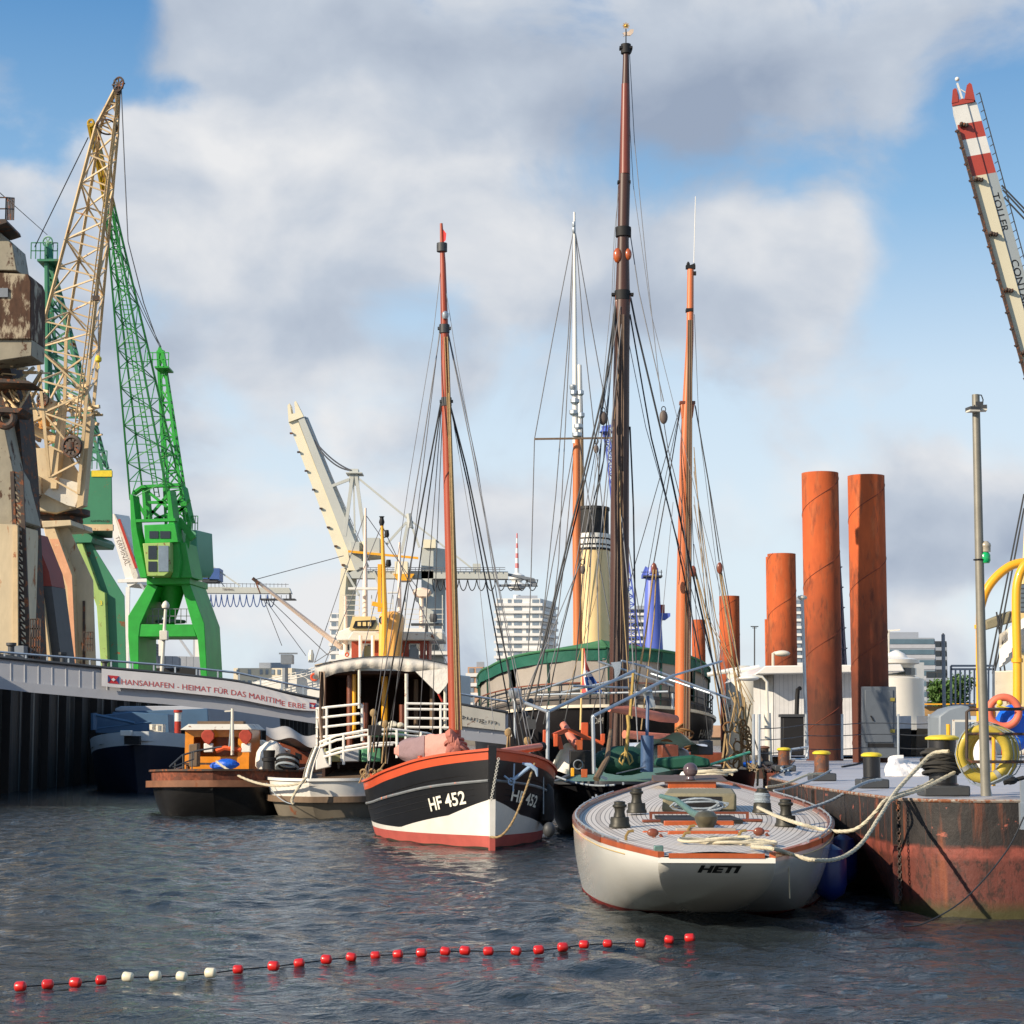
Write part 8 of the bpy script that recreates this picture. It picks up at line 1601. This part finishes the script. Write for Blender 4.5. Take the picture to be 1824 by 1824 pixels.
# near railing with life rings
t = thing('railing', 'dark tube railing in front of the life rings on the pontoon', 'railing', P(1780, 1410, 24.9)); Y = 24.9
for pts in ([(1738, 1262), (1722, 1264), (1722, 1262)], ):
    b = MB(); b.tube([P(1900, 1262, Y), P(1728, 1264, Y), P(1722, 1268, Y), P(1722, 1350, Y), P(1727, 1357, Y), P(1900, 1357, Y)], .02, 8); b.tube([P(1722, 1307, Y), P(1900, 1308, Y)], .018, 8); b.build('frame', steeld, t)
b = MB(); b.tube([P(1834, 1262, Y), P(1834, 1415, Y)], .022, 8); b.build('post', steeld, t)
olive = mat('aged_yellow_ring', C(190, 166, 60), .5, var=.14, scl=5, coat=.1); sil = mat('silver_tape', C(168, 168, 160), .3, .4)
for k, (x, y, lb) in enumerate(((1752, 1343, 'big yellow life ring hung foremost on the dark railing'), (1759, 1343, 'second yellow life ring just behind the foremost one'), (1766, 1342, 'third yellow life ring at the back of the stack'))):
    Yk = 25.0 + .09 * k; t = thing('life_ring', lb, 'life ring', P(x, 1395, Yk), 'yellow life rings'); b = MB(); c_ = P(x, y, Yk); b.torus(c_, .285, .062, (.05, 1, .12), 40, 12, 1.06); b.build('ring', olive, t)
    b = MB()
    for an in (.6, 2.2, 3.75, 5.3):
        ps = [c_ + V((.285 * math.cos(an + d_), -.0, .302 * math.sin(an + d_))) for d_ in (-.09, 0, .09)]; b.tube(ps, .065, 12)
    b.build('tape_bands', sil, t)
    b = MB(); b.tube([c_ + V((.36 * math.cos(a * .35), -.05, .38 * math.sin(a * .35) + .03 * math.sin(a * 1.4))) for a in range(18)], .008, 5, closed=True); b.build('grab_line', rope_g, t)
t = thing('life_ring', 'faded orange lifebuoy standing above the dark railing near the yellow davit', 'life ring', P(1786, 1262, 26.5)); b = MB(); b.torus(P(1788, 1268, 26.5), .19, .05, (.1, 1, .1), 36, 12); b.build('ring', mat('faded_orange_buoy', C(222, 112, 84), .6, var=.1), t)
b = MB(); b.sph(P(1781, 1252, 26.4), .04); b.tube([P(1775, 1258, 26.4), P(1800, 1262, 26.4)], .014, 6); b.build('light_mount', bolly, t)
b = MB(); b.sph(P(1806, 1297, 26.8), .27, (.95, .8, 1.15), 22, 14, .012); top(b, 'covered_drum', mat('glossy_blue_tarp', C(20, 98, 212), .35, var=.1, scl=3, bump=.02, bs=4), 'bright blue tarpaulin-wrapped drum behind the railing at the right edge', 'drum')
b = MB()
rd = random.Random(8)
for k in range(5): x = 1772 + 9 * k; b.tube([P(x, 1268, 27), P(x + rd.uniform(-6, 6), 1345, 27)], .018, 6)
top(b, 'rack', redp, 'red tubular rack seen through the yellow life rings', 'rack')
b = MB(); b.sph(P(1752, 1348, 27), .22, (.8, .7, 1.1), 14, 10, .05); top(b, 'plastic_sack', white, 'white sack seen through the yellow life rings', 'sack')
b = MB(); b.tube([P(1770, 1400, 26.6), P(1770, 1260, 26.6)], .025, 8); top(b, 'yellow_post', yel, 'thin yellow upright behind the life rings', 'post')
b = MB(); b.sph(P(1800, 1390, 25.8), .09, (1, 1, .6), 10, 6, .1); b.tube([P(1788, 1395, 25.8), P(1824, 1385, 25.8)], .03, 6); top(b, 'hand_cart', soot, 'black wheeled cart base at the right edge behind the life rings', 'cart')
# white crumpled sack on the deck
b = MB(); c_ = PZ(1628, 1383, PZT)
def sack(u, v):
    a = 2 * math.pi * v; r_ = .30 * math.cos(u * math.pi / 2) ** .5 * (1 + .13 * math.sin(5 * a) + .08 * math.sin(9 * a + 8 * u)); hgt = .30 * math.sin(u * math.pi / 2) * (1 + .35 * math.cos(a - 2.6)) * (.9 + .1 * math.sin(7 * a)); return c_ + V((r_ * 1.35 * math.cos(a) - .13 * u, .3 + r_ * .8 * math.sin(a), hgt))
b.grid(sack, 16, 40, True); top(b, 'plastic_sack', mat('white_plastic_sheet', C(222, 218, 214), .5, var=.04, bump=.02, bs=12), 'crumpled white plastic sheeting on the pontoon left of the big bollard', 'sheeting', sharp=25)
# yellow davits and white ship part at the right edge
for k, (pts, yk, lb) in enumerate((([(1748, 1345), (1746, 1120), (1750, 1070), (1768, 1035), (1800, 1008), (1835, 1000)], 31, 'yellow curved davit behind the grey lamp post'), ([(1812, 1255), (1812, 1180), (1810, 1070), (1814, 1030), (1826, 1006), (1840, 1000)], 30.6, 'yellow curved davit nearest the right edge'))):
    t = thing('davit', lb, 'davit', P(pts[0][0], pts[0][1], yk), 'yellow davits'); q = []; P0 = [P(x, y, yk) for x, y in pts]
    for i in range(len(P0) - 1):
        for j in range(6):
            u = j / 6; a_, b_, c_, d_ = P0[max(0, i - 1)], P0[i], P0[i + 1], P0[min(len(P0) - 1, i + 2)]
            q.append(.5 * ((2 * b_) + (c_ - a_) * u + (2 * a_ - 5 * b_ + 4 * c_ - d_) * u * u + (3 * b_ - a_ - 3 * c_ + d_) * u ** 3))
    q.append(P0[-1]); b = MB(); b.tube(q, m(8, yk), 14); b.build('arm', yel, t)
    b = MB(); b.tube([q[len(q) // 5] , q[len(q) // 5] + V((0, 0, .06))], m(10.5, yk), 14); b.build('collar', yel, t)
t = thing('moored_ship', 'cream ship part rising at the far right edge behind the yellow davits', 'ship', P(1830, 1260, 70)); Y = 70
b = MB(); b.pp([(1828, 840), (1834, 760), (1990, 760), (1990, 1260), (1812, 1260), (1814, 1130), (1820, 1020)], Y, (2.2, 4, 0)); b.build('superstructure', ccream, t, bev=.05)
b = MB(); b.pp([(1770, 1195), (1990, 1188), (1990, 1345), (1770, 1345)], Y + 1, (1.5, 4, 0)); b.build('deckhouse', oldwhite, t, bev=.05)
b = MB(); b.pp([(1755, 1106), (1800, 1088), (1815, 1090), (1812, 1106), (1758, 1122)], Y - 1, 1); b.build('boat_cover', kh, t, bev=.05)
b = MB(); b.grid(lambda u, v: P(1780 + 44 * v, 1130 + 60 * u - 30 * v + 10 * math.sin(3 * u), Y - 1.5 + .5 * math.sin(5 * u + 4 * v)), 10, 8); b.build('sail_cover', canvas, t)
b = MB()
for s_ in ([(1824, 880), (1760, 1200)], [(1824, 905), (1768, 1200)], [(1790, 1085), (1770, 1195)], [(1775, 1090), (1790, 1195)], [(1782, 1090), (1782, 1195)], [(1800, 1090), (1772, 1195)]): b.tube([P(x, y, Y - 1) for x, y in s_], .03, 5)
b.build('rigging', wire_m, t)
b = MB(); b.pbox(1806, 1000, 1900, 1200, 34, 1.0); pn = b; 
t = thing('ventilator_mast', 'grey louvred panel visible behind the right davit', 'panel', P(1824, 1200, 36)); b = MB(); b.pbox(1819, 1040, 1870, 1090, 36, .3); b.build('louvre', stripes('slate_louvre', C(96, 108, 116), C(60, 66, 70), 'Z', 12, .3), t)
# odds and ends at the far pontoon corner
b = MB(); b.tube([P(1408, 1335, 50), P(1440, 1330, 50), P(1438, 1345, 50), P(1436, 1352, 50), P(1408, 1352, 50), P(1408, 1335, 50)], .03, 6); top(b, 'folding_chair', galv, 'small pale folding chair frame in front of the black stove', 'chair')
rd = random.Random(4)
for k in range(3):
    b = MB(); ps = [PZ(1340 + 30 * k + rd.uniform(-12, 12), 1366 + rd.uniform(-8, 10), PZT + .02 + rd.uniform(0, .1)) for _ in range(16)]; b.tube(ps, .02, 5); top(b, 'rope_tangle', [rope_t, steeld, rope_g][k], ['tan rope tangle at the far left corner of the pontoon', 'dark rope tangle beside the smallest bollard', 'grey rope heap between the two brown bollards'][k], 'rope')
b = MB(); b.sph(PZ(1342, 1362, 1.2), .3, (1.3, .8, .4), 12, 7, .1); top(b, 'tarpaulin_heap', bluet, 'small blue tarpaulin heap beside the far pontoon corner', 'tarpaulin')
toprope([PZ(1500, 1366, PZT + .015), PZ(1530, 1360, PZT + .015), PZ(1545, 1352, PZT + .015)], .025, soot, 'black cable lying on the pontoon deck behind the second bollard', 'cable', 'cable')

# ------------------------------------------------------------------ float line across the foreground
bu = [(37, 1755, 0), (85, 1751, 0), (134, 1748, 0), (180, 1743, 0), (226, 1738, 1), (277, 1737, 1), (323, 1736, 1), (375, 1731, 1), (424, 1724, 0), (487, 1719, 0), (534, 1713, 0), (581, 1707, 0), (625, 1702, 0), (669, 1699, 0), (710, 1697, 0), (751, 1695, 0), (792, 1692, 0), (828, 1691, 0), (870, 1692, 0), (918, 1692, 0), (960, 1690, 0), (1002, 1685, 0), (1040, 1680, 0), (1082, 1678, 0), (1140, 1678, 0), (1191, 1671, 0), (1229, 1669, 0)]
redf = mat('red_float', C(200, 34, 30), .35, var=.12, scl=9, coat=.3); whf = mat('cream_float', C(226, 216, 186), .4, var=.1, scl=9, coat=.2)
ordn = ['leftmost', 'second from left', 'third from left', 'fourth from left', 'fifth', 'sixth', 'seventh', 'eighth', 'ninth', 'tenth', 'eleventh', 'twelfth', 'thirteenth', 'fourteenth', 'fifteenth', 'sixteenth', 'seventeenth', 'eighteenth', 'nineteenth']
proto = {}; nr = 0; nw = 0
for i, (x, y, wc) in enumerate(bu):
    p_ = PZ(x, y + 2, .055); s_ = .9 if i > 14 else 1.0
    if wc: nw += 1; lb = '%s of the four cream floats in the line' % ['leftmost', 'second', 'third', 'rightmost'][nw - 1]
    else:
        nr += 1; lb = ('red float at the right end of the float line' if i == len(bu) - 1 else 'red float, %s from the left end of the line, before the cream ones' % ['first', 'second', 'third', 'fourth'][nr - 1] if nr <= 4 else 'red float, %s to the right of the cream ones' % ['first', 'second', 'third', 'fourth', 'fifth', 'sixth', 'seventh', 'eighth', 'ninth', 'tenth', 'eleventh', 'twelfth', 'thirteenth', 'fourteenth', 'fifteenth', 'sixteenth', 'seventeenth', 'eighteenth', 'nineteenth'][nr - 5])
    if wc not in proto:
        b = MB(); b.tube([p_ + V((dx, 0, 0)) for dx in (-.05, -.042, -.03, .03, .042, .05)], [.012, .034, .042, .042, .034, .012], 14); o = b.build('float', whf if wc else redf, sharp=80); proto[wc] = o
        setp(o, lb, 'float', 'floats of the swimming line')
    else:
        o = proto[wc].copy(); COL.objects.link(o); o.location = (p_.x, p_.y, p_.z - .042); o['label'] = lb
    if wc in proto and o is not proto[wc]: o.scale = [random.uniform(.92, 1.08)] * 3
    o.rotation_euler = (random.uniform(-.2, .2), random.uniform(-.15, .15), random.uniform(-.3, .3))
b = MB(); b.tube([PZ(x, y + 3, .03) for x, y, _ in bu], .006, 5); o = b.build('float_line', soot); setp(o, 'dark rope carrying the red and cream floats across the foreground water', 'rope')
